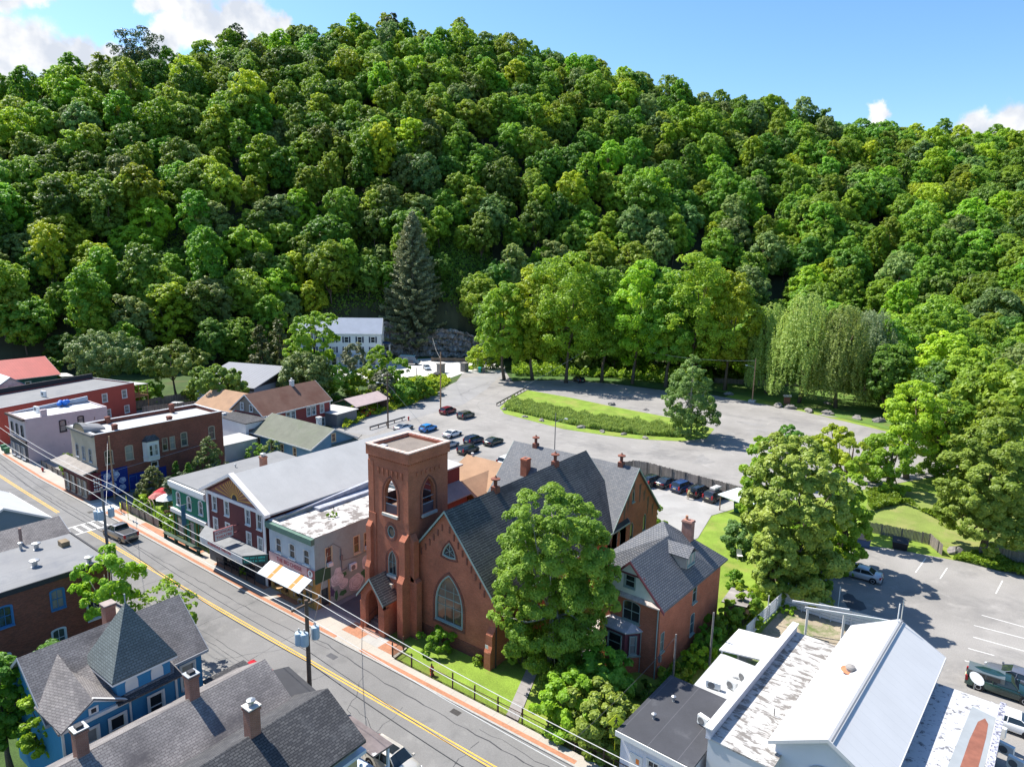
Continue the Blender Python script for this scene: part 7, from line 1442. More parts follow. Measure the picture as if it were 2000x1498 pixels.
yb = thing('yellow_board', 'small yellow notice board standing in the garden bed by the crosswalk', 'sign', (*G(237, 1003), 0), -.3); m = MB(); m.ext([(-.55, .8), (.55, .8), (.55, 1.5), (-.55, 1.5)], FR0, 0, .05); m.build('panel', sy, yb); m = MB(); m.box(-.5, -.03, 0, -.42, .03, .8); m.box(.42, -.03, 0, .5, .03, .8); m.build('post', tan_b, yb)
hyd = mat('hydrant_red', (.38, .03, .03), .5)
def hydrant(label, u, v):
    t = thing('fire_hydrant', label, 'fire hydrant', (u, v, .02)); m = MB(); m.lathe([(.2, 0), (.2, .06), (.14, .08), (.14, .62), (.19, .64), (.19, .7), (.13, .8), (.04, .88)], n=12); m.build('barrel', hyd, t); m = MB(); m.tube([(-.26, 0, .5), (.26, 0, .5)], .065, 8); m.tube([(0, -.24, .5), (0, 0, .5)], .08, 8); m.build('nozzle', hyd, t)
hydrant('red fire hydrant on the church lawn behind the iron fence', -37.7, 40.2); hydrant('red fire hydrant beside the sidewalk in front of the hedge garden', *G(84, 922)); hydrant('red fire hydrant at the end of the guard rail in the back lot', *G(798, 821))
iron = mat('iron_rust', (.085, .05, .035), .8, .2, 3)
fz = tag(thing('iron_fence', 'low rusty iron picket fence along the sidewalk before the church lawn', 'fence', (-42.3, 39.85, .0)), None)
m = MB(); m.box(0, -.02, .95, 30, .02, 1.0); m.box(0, -.02, .12, 30, .02, .16); m.build('rail', iron, fz)
m = MB()
for k in range(230): m.box(.13*k - .009, -.009, .03, .13*k + .009, .009, .95)
m.build('pickets', iron, fz)
for k in range(13): m = MB(); m.box(2.45*k - .05, -.05, 0, 2.45*k + .05, .05, 1.35 if k % 3 else 1.5); m.lathe([(.03, 0), (.06, .04), (.02, .1)], (2.45*k, 0, 1.35 if k % 3 else 1.5), 8); m.build('post', iron, fz)
fz2 = thing('iron_fence', 'short iron fence piece turning in towards the church porch', 'fence', (-42.3, 39.9, 0), PI/2); m = MB(); m.box(0, -.02, .95, 1.4, .02, 1.0); m.box(1.3, -.05, 0, 1.4, .05, 1.5)
for k in range(11): m.box(.12*k - .009, -.009, .03, .12*k + .009, .009, .95)
m.build('panel', iron, fz2)
plank = mat('fence_plank', (.24, .205, .175), .95, .2, 1.2, 'plank', (.16, .06), (.07, .06, .055), hf=.15)
def pfence(label, pts, h, m_=plank, step=.16, name='plank_fence', gap=.02, jag=.08, posts=True):
    t = thing(name, label, 'fence', (pts[0][0], pts[0][1], 0)); rr = random.Random(len(label)); o = Vector(pts[0]); m = MB(); pm = MB()
    for i in range(len(pts) - 1):
        a, b = Vector(pts[i]) - o, Vector(pts[i + 1]) - o; d = (b - a); n = int(d.length/step); d.normalize(); q = Vector((-d.y, d.x))*.012
        for k in range(n):
            p = a + d*step*k; e = p + d*(step - gap); zt = h + rr.uniform(-jag, jag); m.prism([(p.x - q.x, p.y - q.y), (e.x - q.x, e.y - q.y), (e.x + q.x, e.y + q.y), (p.x + q.x, p.y + q.y)], .02, zt)
            if k % 15 == 0: c = p - q*6; pm.prism([(c.x - .05, c.y - .05), (c.x + .05, c.y - .05), (c.x + .05, c.y + .05), (c.x - .05, c.y + .05)], 0, h + .05); pm.build('post', m_, t); pm = MB()
    m.build('boards', m_, t)
    return t
pfence('tall weathered plank fence separating the church lot from the back lot', [G(1205, 930), (-49.6, 103.2), (-47.3, 103.6), (-29.3, 101.3)], 2.35)
pfence('weathered plank fence between the right-hand lot and the meadow', [(-13.6, 100.9), (-5.6, 101.6), (-3.9, 98.6)], 1.5); pfence('weathered plank fence under the big tree at the right edge', [G(1912, 1085), G(2100, 1125)], 1.6); pfence('grey plank fence behind the yard of the dark brick building', [(-152, 70), (-149, 80.5)], 1.9); pfence('grey plank fence below the two maples', [G(262, 800), G(395, 776)], 1.9)
pfence('pale board fence in the shade behind the willow lawn', [G(1395, 748), G(1560, 756)], 1.5, MATS['fence_plank']); pfence('low wooden fence around the café garden by the green shop', [(-98.4, 41.5), (-92, 41.5), (-88, 41.4)], 1.2); pfence('low picket fence beside the pale building garden', [(-129, 42.3), (-118, 41.9)], .9)
# white board fence with pergola
wf = mat('fence_white', (.66, .66, .67), .8, .1, 2)
def hfence(label, pts, h):
    t = thing('board_fence', label, 'fence', (pts[0][0], pts[0][1], 0)); o = Vector(pts[0]); m = MB()
    for i in range(len(pts) - 1):
        a, b = Vector(pts[i]) - o, Vector(pts[i + 1]) - o; d = b - a; L_ = d.length; d.normalize(); q = Vector((-d.y, d.x))
        for k in range(5):
            z = .12 + k*h/5; P = [a - q*.015, b - q*.015, b + q*.015, a + q*.015]; m.prism([(p.x, p.y) for p in P], z, z + h/5 - .04)
        for k in range(int(L_/1.9) + 1): c = a + d*min(L_, 1.9*k) - q*.07; pm = MB(); pm.prism([(c.x - .05, c.y - .05), (c.x + .05, c.y - .05), (c.x + .05, c.y + .05), (c.x - .05, c.y + .05)], 0, h + .1); pm.build('post', wf, t)
    m.build('boards', wf, t)
hfence('white horizontal-board fence between dirt yard and right-hand lot', [(-16.4, 72.7), (-11.6, 72.4), (-5.4, 73.2)], 1.6); hfence('white horizontal-board fence along the hedge side of the dirt yard', [(-17.4, 63.0), (-16.5, 72.5)], 1.6)
pg = thing('pergola', 'white post-and-beam frame standing in the dirt yard', 'pergola', (-13.0, 67.9, 0), .33); m = MB()
for x in (0, 3.3): m.box(x - .1, -.1, 0, x + .1, .1, 2.9)
m.build('post', wf, pg); m = MB(); m.box(-.3, -.16, 2.905, 8.2, -.06, 3.1); m.box(-1.4, .6, 3.0, 3.8, .72, 3.2); m.build('beam', wf, pg)
for k, (x, y, h) in enumerate(((1497, 1215, 3.0), (1635, 1200, 3.2), (1755, 1247, 4.2), (1536, 1178, 2.4), (1560, 1160, 1.6), (1569, 1153, 1.7), (1578, 1148, 1.8))):
    t = MB(); u, v_ = G(x, y); t.tube([(0, 0, 0), (0, 0, h)], .05, 8); o = t.build('vent_post', white_t); o.location = (u, v_, 0); tag(o, 'thin white pipe standing ' + ('beside the left end of the board fence', 'behind the middle of the board fence', 'at the right end of the board fence', 'at the corner of the board fence', 'leftmost of three behind the stacked barrels', 'middle of three behind the stacked barrels', 'rightmost of three behind the stacked barrels')[k], 'pipe', 'thin white pipes around the dirt yard')
for k in range(5):
    u, v_ = G(1546 + 6*k, 1166 - 6*k + (k % 2)*6); m = MB(); m.lathe([(.28, 0), (.33, .1), (.33, .55), (.25, .7), (.12, .74)], n=12); o = m.build('plastic_barrel', mat('barrel_white', (.55, .58, .60), .5)); o.location = (u, v_, .02); tag(o, 'white plastic barrel in the huddle behind the hedge', 'barrel', 'white plastic barrels behind the hedge')
def grail(label, a, b):
    t = thing('guard_rail', label, 'guard rail', (a[0], a[1], 0)); d = Vector(b) - Vector(a); L_ = d.length; d.normalize(); q = Vector((-d.y, d.x)); m = MB(); P = [(0, 0), (d.x*L_, d.y*L_), (d.x*L_ + q.x*.1, d.y*L_ + q.y*.1), (q.x*.1, q.y*.1)]; m.prism(P, .45, .78); m.build('rail', mat('rail_steel', (.11, .11, .115), .6, .15, 2), t)
    for k in range(int(L_/2.5) + 1): m = MB(); c = d*2.5*k - q*.08; m.prism([(c.x - .07, c.y - .07), (c.x + .07, c.y - .07), (c.x + .07, c.y + .07), (c.x - .07, c.y + .07)], 0, .7); m.build('post', tan_b, t)
grail('dark guard rail between side road and back lot', (-105, 93.5), (-105.9, 104.6)); grail('dark guard rail at the left tip of the grass island', (-98.9, 128.5), (-105.0, 149.3))
# rocks
rk = mat('rock_grey', (.20, .185, .17), .9, .25, 1.5, hf=.2)
def rock(label, x, y, s, seed, group='boulders edging the lot'):
    rr = np.random.default_rng(seed); m = MB(); P = []; n = 9
    for i, (zf, rf_) in enumerate(((-.1, .9), (.25, 1.05), (.6, .85), (.85, .5), (.95, .12))):
        for k in range(n): a = 2*PI*k/n; q = rf_*s*(1 + rr.uniform(-.28, .28)); P.append((q*1.3*math.cos(a), q*.8*math.sin(a), zf*s*.85 + rr.uniform(-.12, .12)*s))
    m.add(P, [(i*n + k, i*n + (k + 1) % n, (i + 1)*n + (k + 1) % n, (i + 1)*n + k) for i in range(4) for k in range(n)] + [list(range(36, 45))]); o = m.build('boulder', rk); u, v_ = G(x, y); o.location = (u, v_, 0); o.rotation_euler.z = seed*1.7; tag(o, label, 'rock', group)
for k, (x, y, s, lb) in enumerate(((985, 800, .7, 'at the left tip of the grass island'), (1025, 815, .6, 'first along the near edge of the grass island'), (1058, 822, .7, 'second along the near edge of the grass island'), (1136, 836, .75, 'left of the lamp pole top on the island edge'), (1176, 844, .65, 'below the middle of the reed strip'), (1218, 849, .6, 'near the right part of the reed strip'), (1260, 856, .6, 'close to the lone round-crowned tree'), (1195, 791, .9, 'at the far edge of the grass island'), (1261, 801, .6, 'right one at the far edge of the grass island'), (994, 744, 1.0, 'pale rock at the left end of the far grass strip'), (1423, 771, .9, 'left of the lamp pole on the willow lawn'), (1521, 794, 1.2, 'dark rock left of the first willow trunk'), (1543, 798, 1.2, 'rounded rock below the first willow trunk'), (1580, 804, 1.1, 'flat dark rock between the willows and the lot'), (1617, 809, 1.2, 'jagged rock below the middle willow'), (1674, 818, 1.1, 'right of the jagged rock on the lawn edge'), (1716, 824, 1.3, 'rightmost rock on the willow lawn edge'), (1615, 789, .8, 'small pale rock behind the middle willow trunk'), (1865, 1078, .9, 'pale rock by the meadow gate'))):
    rock('grey boulder ' + lb, x, y, s, k + 3)
# bins, hives of small things
def wbin(label, u, v, c_, rz=0, s=1.0, name='wheelie_bin'):
    t = thing(name, label, 'bin', (u, v, .02), rz); m = MB(); m.add([(-.25*s, -.3*s, .08), (.25*s, -.3*s, .08), (.25*s, .3*s, .08), (-.25*s, .3*s, .08), (-.3*s, -.38*s, 1.0*s), (.3*s, -.38*s, 1.0*s), (.3*s, .38*s, 1.0*s), (-.3*s, .38*s, 1.0*s)], [(3, 2, 1, 0), (0, 1, 5, 4), (1, 2, 6, 5), (2, 3, 7, 6), (3, 0, 4, 7), (4, 5, 6, 7)]); m.build('body', c_, t); m = MB(); m.slab([(-.33*s, -.42*s, 1.06*s), (.33*s, -.42*s, 1.06*s), (.33*s, .42*s, 1.12*s), (-.33*s, .42*s, 1.12*s)], .05); m.build('lid', c_, t)
bgn = mat('bin_green', (.02, .12, .06), .5); bgt = mat('bin_teal', (.03, .30, .25), .5); bgr = mat('bin_grey', (.12, .12, .12), .5); bbk = mat('bin_black', (.02, .02, .022), .5)
wbin('green wheelie bin at the left edge beside the pale building', *G(8, 880), bgn, .3); wbin('second green wheelie bin right of the first at the pale building', *G(14, 886), bgn, .3); wbin('teal bin beside the shrubs at the top of the lot road', *G(937, 728), bgt, .5, 1.5); wbin('grey bin right of the teal bin at the top of the lot road', *G(945, 728), bgr, .5, 1.5); wbin('tall green bin under the open shelter', *G(1440, 1000), bgn, 0, 1.5)
for lb, x, y, c_, s in (('blue dumpster half hidden under the trees by the right-hand lot', 1683, 1066, mat('dumpster_blue', (.02, .06, .16), .6, .15, 1), 1.0), ('black dumpster in front of the meadow fence', 1757, 1072, mat('dumpster_black', (.018, .018, .02), .6, .15, 1), .9), ('black dumpster leaning by the gate post on the lot road', 853, 738, MATS.get('dumpster_black') or bbk, 1.0)):
    u, v_ = G(x, y); t = thing('dumpster', lb, 'dumpster', (u, v_, .02), .1); m = MB(); m.add([(-.9*s, -.6*s, .1), (.9*s, -.6*s, .1), (.9*s, .6*s, .1), (-.9*s, .6*s, .1), (-1*s, -.8*s, 1.1*s), (1*s, -.8*s, 1.1*s), (1*s, .7*s, 1.5*s), (-1*s, .7*s, 1.5*s)], [(3, 2, 1, 0), (0, 1, 5, 4), (1, 2, 6, 5), (2, 3, 7, 6), (3, 0, 4, 7), (4, 5, 6, 7)]); m.build('body', c_, t); m = MB(); m.slab([(-1.03*s, -.84*s, 1.16*s), (1.03*s, -.84*s, 1.16*s), (1.03*s, .74*s, 1.58*s), (-1.03*s, .74*s, 1.58*s)], .05); m.build('lid', bbk, t)
# garden of the café
umb = [('white parasol next to the green shop', 328, 985, mat('parasol_white', (.62, .62, .62), .8), 1.5), ('red parasol behind the white one in the café garden', 322, 972, mat('parasol_red', (.42, .03, .04), .8), 1.4), ('red and white parasol left of the small garden tree', 308, 982, mat('parasol_coral', (.48, .16, .14), .8), 1.1)]
for lb, x, y, c_, r in umb:
    u, v_ = G(x, y + 14); t = thing('parasol', lb, 'parasol', (u, v_, 0)); m = MB(); m.lathe([(r, 2.0), (r*.5, 2.45), (.03, 2.65)], n=8); m.build('canopy', c_, t); m = MB(); m.tube([(0, 0, 0), (0, 0, 2.6)], .025, 6); m.build('pole', white_t, t)
def table(lb, u, v, c_, r=.45, n=12):
    t = thing('garden_table', lb, 'table', (u, v, .1)); m = MB(); m.lathe([(r, .70), (r, .74)], n=n); m.build('tabletop', c_, t); m = MB(); m.tube([(0, 0, 0), (0, 0, .7)], .04, 6); m.lathe([(.28, 0), (.05, .06)], n=10); m.build('leg', galv, t)
table('small white café table in front of the garden fence', *G(326, 1032), white_t); table('second white table among the garden plants', *G(334, 1018), white_t); table('tan café table by the corner shop entrance', *G(548, 1160), mat('table_tan', (.45, .28, .14), .8)); 
def chair(lb, u, v, rz, c_, z=.1, s=1.0):
    t = thing('chair', lb, 'chair', (u, v, z), rz); m = MB(); m.box(-.24*s, -.24*s, .42*s, .24*s, .24*s, .47*s); m.build('seat', c_, t); m = MB(); m.add([(-.24*s, .2*s, .47*s), (.24*s, .2*s, .47*s), (.24*s, .32*s, .95*s), (-.24*s, .32*s, .95*s), (-.24*s, .24*s, .47*s), (.24*s, .24*s, .47*s), (.24*s, .36*s, .95*s), (-.24*s, .36*s, .95*s)], [(0, 1, 2, 3), (7, 6, 5, 4), (0, 3, 7, 4), (1, 5, 6, 2), (3, 2, 6, 7)]); m.build('backrest', c_, t)
    for x in (-1, 1):
        for y in (-1, 1): m = MB(); m.box(x*.22*s - .02, y*.22*s - .02, 0, x*.22*s + .02, y*.22*s + .02, .42*s); m.build('leg', c_, t)
chair('white garden chair alone on the lawn near the round bush', *G(1444, 1093), .6, white_t, .0, 1.3); chair('pale chair outside the corner shop', *G(562, 1165), 2.4, MATS['table_tan']); chair('white bench-like chair under the awning', *G(588, 1178), .4, white_t)
ar = thing('garden_arch', 'rustic arched trellis at the café garden entrance', 'arch', (*G(297, 1014), 0), -.2); m = MB()
for y in (-.2, .2): m.tube([(-1.0, y, 0), (-1.05, y, 1.8)] + [(-1.05*math.cos(PI*k/10), y, 1.8 + .95*math.sin(PI*k/10)) for k in range(1, 10)] + [(1.05, y, 1.8), (1.0, y, 0)], .05, 6)
m.build('hoop', mat('branch_wood', (.33, .25, .18), .9), ar)
rr_t = thing('ramp_railing', 'black metal railing of the ramp in front of the cinema entrance', 'railing', (-71.8, 40.05, .12)); m = MB(); m.box(0, -.025, .98, 7.6, .025, 1.03); m.box(0, -.02, .5, 7.6, .02, .53); m.build('rail', black_t, rr_t)
for k in range(6): m = MB(); m.box(k*1.5 - .03, -.03, 0, k*1.5 + .03, .03, 1.0); m.build('post', black_t, rr_t)
dsh = thing('satellite_dish', 'white satellite dish at the back corner of the rust-stained roof', 'satellite dish', (*G(1902, 1345, 4.5), 4.5), .4); m = MB(); m.tube([(0, 0, 0), (0, 0, .8)], .04, 6); m.build('mast', galv, dsh); m = MB(); m.lathe([(.02, 0), (.25, .03), (.45, .12), (.55, .2)], n=16); q = m.build('reflector', white_t, dsh); q.location = (0, 0, .8); q.rotation_euler = (.5, .3, 0)
sw_ = mat('sign_wood', (.20, .09, .06), .8)
ks = thing('information_board', 'small brown roofed information board on the willow lawn', 'information board', (*G(1536, 793), 0), .6); m = MB(); m.box(-.8, -.06, .5, .8, .06, 2.2); m.build('panel', sw_, ks); m = MB(); m.slab([(-1, -.4, 2.5), (1, -.4, 2.5), (1, 0, 2.9), (-1, 0, 2.9)], .08); m.slab([(-1, 0, 2.9), (1, 0, 2.9), (1, .4, 2.5), (-1, .4, 2.5)], .08); m.build('roof', mat('board_roof', (.4, .38, .35), .8), ks); m = MB(); m.box(-.75, -.05, 0, -.65, .05, .5); m.box(.65, -.05, 0, .75, .05, .5); m.build('post', sw_, ks)
bs_ = thing('lawn_sign', 'faded red-brown wooden sign on the shady lawn near the big spruce', 'sign', (*G(864, 692), 0), .6); m = MB(); m.box(-2.4, -.1, .8, 2.4, .1, 2.9); m.build('panel', mat('sign_brick', (.26, .13, .10), .8), bs_); m = MB(); m.box(-2.3, -.12, 0, -2.1, .12, 3.2); m.box(2.1, -.12, 0, 2.3, .12, 3.2); m.build('post', sw_, bs_)
for lb, x, y in (('left stone gate pillar of the gravel yard', 861, 728), ('right stone gate pillar of the gravel yard', 907, 726)):
    o = MB(); o.box(-.9, -.9, 0, .9, .9, 2.6); o.box(-1.05, -1.05, 2.6, 1.05, 1.05, 2.85); q = o.build('gate_pillar', rk); q.location = (*G(x, y), 0); tag(q, lb, 'pillar', 'stone gate pillars')
wl_ = thing('stone_wall', 'low stone retaining wall behind the gravel yard', 'wall', (*G(842, 706), 0), .62); m = MB(); m.box(0, 0, 0, 22, .6, 1.3); m.build('course', mat('stone_wall', (.22, .17, .13), .9, .2, 1, 'brick', (.6, .3), (.17, .13, .1), (.08, .07, .06), .04), wl_)
pl = MB(); pl.poly([G(668, 728), G(712, 728), G(716, 721), G(672, 721)], .06); struct('pool_water', pl, glassmat('pool_blue', (.05, .30, .45), .1))
hp = thing('pool_fence', 'white rail fence around the swimming pool', 'fence', (*G(650, 733), 0), .63); m = MB(); m.box(0, -.03, 1.0, 16, .03, 1.1); m.box(0, -.03, .15, 16, .03, .22)
for k in range(50): m.box(k*.32, -.02, .1, k*.32 + .05, .02, 1.05)
m.build('railing', white_t, hp)
cn_ = MB(); cn_.add([(-.08, -.08, 0), (.08, -.08, 0), (.08, .08, 0), (-.08, .08, 0)], [(0, 1, 2, 3)]); 
# rock face behind the white house
rkf = mat('rock_face', (.30, .27, .245), .95, .35, .12, hf=.25, stain=(.52, .50, .48), sr=(.54, .66), ss=.12, stretch=(.5, 2.2), stain2=(.06, .085, .03), sr2=(.56, .66), ss2=.2)
def cliff(label, x0, x1, top, seed):
    rr = np.random.default_rng(seed); m = MB(); nx, nz_ = 46, 14
    for i in range(nx + 1):
        az = pxaz(x0 + (x1 - x0)*i/nx); F = np.interp(az, AZ, FOOT)
        for j in range(nz_ + 1):
            f = j/nz_; r = F - 2.6 + f*3.4 + rr.uniform(-.7, .7) + .9*math.sin(i*.7 + j*.9) + 1.1*(j % 3 == 0); p = yaw((math.sin(az)*r, math.cos(az)*r, 0)); m.v.append((p.x, p.y, -.3 + f*top*(.75 + .25*math.sin(PI*i/nx)) + rr.uniform(-.3, .3)))
    m.f = [(i*(nz_ + 1) + j, (i + 1)*(nz_ + 1) + j, (i + 1)*(nz_ + 1) + j + 1, i*(nz_ + 1) + j + 1) for i in range(nx) for j in range(nz_)]; m.m = [0]*len(m.f)
    o = m.build('rock_face', rkf); o['kind'] = 'structure'
cliff('', 640, 800, 13, 1); cliff('', 800, 935, 10, 2)
# person leaning into the open tailgate
def person(label, u, v, rz):
    t = thing('person', label, 'person', (u, v, .02), rz)
    J = [(0, 0, .93), (0, .08, 1.12), (0, .24, 1.34), (0, .33, 1.46), (0, .42, 1.56), (0, .50, 1.66), (.10, 0, .88), (.13, .02, .48), (.14, -.04, .07), (.15, .12, .04), (-.10, 0, .88), (-.13, .03, .48), (-.15, -.03, .07), (-.16, .13, .04), (.19, .27, 1.38), (.26, .42, 1.16), (.22, .66, 1.12), (.20, .76, 1.12), (-.19, .27, 1.38), (-.27, .42, 1.14), (-.22, .64, 1.08), (-.20, .74, 1.08)]
    E_ = [(0, 1), (1, 2), (2, 3), (3, 4), (4, 5), (0, 6), (6, 7), (7, 8), (8, 9), (0, 10), (10, 11), (11, 12), (12, 13), (2, 14), (14, 15), (15, 16), (16, 17), (2, 18), (18, 19), (19, 20), (20, 21)]
    R_ = [.15, .145, .17, .07, .095, .10, .10, .065, .045, .045, .10, .065, .045, .045, .065, .048, .036, .04, .065, .048, .036, .04]
    me = bpy.data.meshes.new('body'); me.from_pydata(J, E_, []); o = bpy.data.objects.new('tmp', me); col.objects.link(o); sk = o.modifiers.new('s', 'SKIN')
    for i, r in enumerate(R_): me.skin_vertices[0].data[i].radius = (r, r*.8)
    me.skin_vertices[0].data[0].use_root = True; o.modifiers.new('u', 'SUBSURF').levels = 2; bpy.context.view_layer.update()
    b_ = bpy.data.meshes.new_from_object(o.evaluated_get(bpy.context.evaluated_depsgraph_get())); bpy.data.objects.remove(o)
    sk1 = mat('skin', (.42, .24, .17), .6); tn = mat('clothes_khaki', (.36, .27, .15), .9); sh_ = mat('clothes_olive', (.26, .25, .13), .9); bt_ = mat('shoe', (.20, .12, .07), .8)
    b_.materials.clear(); [b_.materials.append(x) for x in (sk1, tn, sh_, bt_)]
    for p in b_.polygons: c = p.center; p.material_index = 3 if c.z < .1 else 1 if c.z < .98 else 0 if (c.z > 1.49 or c.y > .6) else 2
    if not b_.uv_layers: uvmap(b_)
    link('body', b_, t)
    m = MB(); m.lathe([(.10, -.02), (.115, .06), (.10, .13), (.04, .16)], (0, .47, 1.63), 12); m.build('cap', mat('cap_tan', (.40, .33, .22), .9), t)
a = math.radians(80); person('person in tan clothes leaning into the open tailgate of a black SUV', oc.location.x - 3.2*math.cos(a), oc.location.y - 3.2*math.sin(a), a - PI/2)
# ------------------------------------------------------------------ single trees and shrubs
def T(name, label, bx, by, top, half, z0f=.22, lm=L_mid, bm=bark, seed=1, n=14000, leaf=.4, lobes=20, subs=9, tr=.3, uv=None, **k):
    u, v = uv or G(bx, by); h = HT(bx, top, u, v); dep = u*CW.x + v*CW.y - CH*CW.z; R = half*dep/FPX
    return tree(name, label, u, v, h, R, h*z0f, lm, bm, seed, lobes, subs, n, leaf, tr, **k)
L_birch = leafmat('leaf_birchlike', (.12, .26, .025), (.22, .38, .045), rnd=.05, trans=.45)
blobtree('broadleaf_tree', 'tall bright green tree in front of the church, hiding its right side', 1075, 1312, [(1010, 1012, 30), (1035, 985, 30), (1082, 975, 34), (1110, 1000, 36), (1150, 1010, 30), (1020, 1060, 46), (1075, 1050, 52), (1135, 1065, 46), (1172, 1062, 32), (1000, 1110, 40), (1050, 1120, 50), (1110, 1130, 52), (1165, 1125, 40), (1190, 1100, 22), (985, 1170, 30), (1030, 1185, 45), (1090, 1195, 50), (1150, 1190, 42), (1190, 1165, 22), (1000, 1225, 26), (1045, 1240, 36), (1100, 1250, 40), (1145, 1240, 32), (1080, 1285, 30), (1115, 1290, 24), (1060, 1275, 22)], L_birch, bark_lt, 21, 130000, .165, .27, 14, limbs=26, deep=3, depth=.6)
blobtree('broadleaf_tree', 'lone round-crowned tree at the right tip of the grass island', 1347, 853, [(1350, 712, 18), (1335, 735, 22), (1365, 738, 22), (1320, 762, 22), (1350, 765, 26), (1380, 768, 20), (1312, 792, 20), (1345, 798, 26), (1382, 795, 22), (1328, 820, 18), (1362, 824, 20), (1392, 815, 12), (1300, 775, 10)], leafmat('leaf_lot', (.14, .24, .05), (.23, .34, .08), rnd=.05, trans=.45), bark_lt, 22, 24000, .30, .22, 9, limbs=14)
blobtree('broadleaf_tree', 'vivid yellow-green tree left of the white house', 613, 772, [(614, 615, 14), (590, 632, 18), (628, 630, 16), (648, 622, 12), (575, 655, 18), (605, 655, 24), (640, 655, 18), (570, 680, 16), (600, 688, 24), (632, 690, 20), (585, 712, 14), (618, 718, 18)], L_brite, bark, 23, 16000, .42, .3, 9, limbs=9)
T('conifer', 'left one of two brownish cedars behind the grey hall', 512, 738, 634, 30, .04, L_pine, bark, 24, 9000, .42, 26, 7, .2, shape='cone', cat='conifer'); T('conifer', 'right one of two brownish cedars behind the grey hall', 546, 742, 620, 30, .04, L_pine, bark, 25, 9000, .42, 26, 7, .2, shape='cone', cat='conifer')
T('broadleaf_tree', 'dark spreading tree overlapping the grey metal roof', 480, 786, 716, 62, .30, L_dark, bark, 26, 14000, .42, 20, 9, .25, uv=(-137.2, 79.2)); T('broadleaf_tree', 'broad maple behind the long red building', 207, 758, 647, 66, .10, leafmat('leaf_silver_maple', (.135, .215, .055), (.215, .30, .085), rnd=.05), bark, 27, 26000, .40, 40, 10, .35); T('broadleaf_tree', 'rounded maple with visible trunk right of the broad maple', 345, 775, 674, 60, .30, leafmat('leaf_maple', (.15, .215, .03), (.25, .31, .05), rnd=.05), bark, 28, 20000, .4, 34, 9, .3)
T('broadleaf_tree', 'dense green tree between red house and white house', 598, 790, 690, 52, .04, leafmat('leaf_dense', (.10, .175, .04), (.16, .25, .06), rnd=.05), bark, 29, 20000, .38, 36, 9, .3)
for k, (x, y, t_, hw, lm, lb) in enumerate(((985, 742, 545, 50, L_brite, 'leftmost tree of the tall bright grove by the far lot'), (1040, 742, 520, 58, L_yel, 'second tree from the left in the tall bright grove'), (1105, 748, 488, 78, L_brite, 'tallest tree in the left half of the bright grove'), (1175, 746, 520, 58, L_mid, 'darker tree in the middle of the bright grove'), (1235, 750, 512, 66, L_yel, 'tree right of the middle of the bright grove'), (1300, 756, 530, 62, L_mid, 'tree in the right half of the bright grove'), (1345, 760, 487, 78, L_brite, 'tallest tree in the right half of the bright grove'), (1415, 762, 520, 55, L_yel, 'rightmost tree of the bright grove beside the willows'))):
    T('broadleaf_tree', lb, x, y, t_, hw, .05, lm, bark, 31 + k, 26000, .46, 44, 10, .45, group='tall grove along the far side of the lot', limbs=9)
# willows: drooping strands
def willow(label, bx, by, top, half, seed, lm=L_will, n=26000):
    u, v = G(bx, by); h = HT(bx, top, u, v); dep = u*CW.x + v*CW.y - CH*CW.z; R = half*dep/FPX; rng = np.random.default_rng(seed)
    ns = 620; a = rng.uniform(0, 2*PI, ns); r0 = R*np.sqrt(rng.uniform(.02, 1, ns)); lump = 1 + .13*np.sin(a*3 + seed) + .09*np.sin(a*7 + seed*2); r0 = r0*lump
    top_z = h*(1 - .45*(r0/R)**2.2)*rng.choice([1, .97, .86, .72, .6], ns); ln = h*rng.uniform(.10, .42, ns)*(.6 + .5*(r0/R)); k = rng.integers(0, ns, n); f = rng.uniform(0, 1, n)**.85
    x = np.cos(a[k])*(r0[k] + f*.5) + rng.normal(0, .16, n) + .35*np.sin(f*3 + k); y = np.sin(a[k])*(r0[k] + f*.5) + rng.normal(0, .16, n); z = np.maximum(top_z[k] - f*ln[k], h*.10 + rng.uniform(0, 3, n))
    P = np.stack([x, y, z], 1); Nn = unit(np.stack([np.cos(a[k]), np.sin(a[k]), np.full(n, .35)], 1) + rng.normal(0, .45, (n, 3))); S = .34*rng.uniform(.7, 1.3, n); T_ = np.clip(rng.normal(.5, .18, ns)[k] + rng.normal(0, .1, n), 0, 1)
    t = thing('willow_tree', label, 'willow', (u, v, 0), 0, 'weeping willows on the lawn'); me = leafmesh('crown', P, Nn, S, T_, [lm]); link('crown', me, t); trunkmb(seed, h*.8, .42, np.stack([np.cos(a[:9])*R*.5, np.sin(a[:9])*R*.5, np.full(9, h*.85)], 1), 0, 8).build('trunk', bark, t, True)
willow('leftmost weeping willow, partly behind the lamp pole', 1497, 768, 588, 46, 1); willow('large weeping willow with leaning trunk left of the middle', 1560, 787, 563, 64, 2); willow('weeping willow right of the middle with straight trunk', 1632, 797, 590, 58, 3); willow('rightmost greyer weeping willow', 1690, 784, 598, 56, 4, leafmat('leaf_willow_grey', (.22, .27, .12), (.31, .36, .17), rnd=.05, trans=.45))
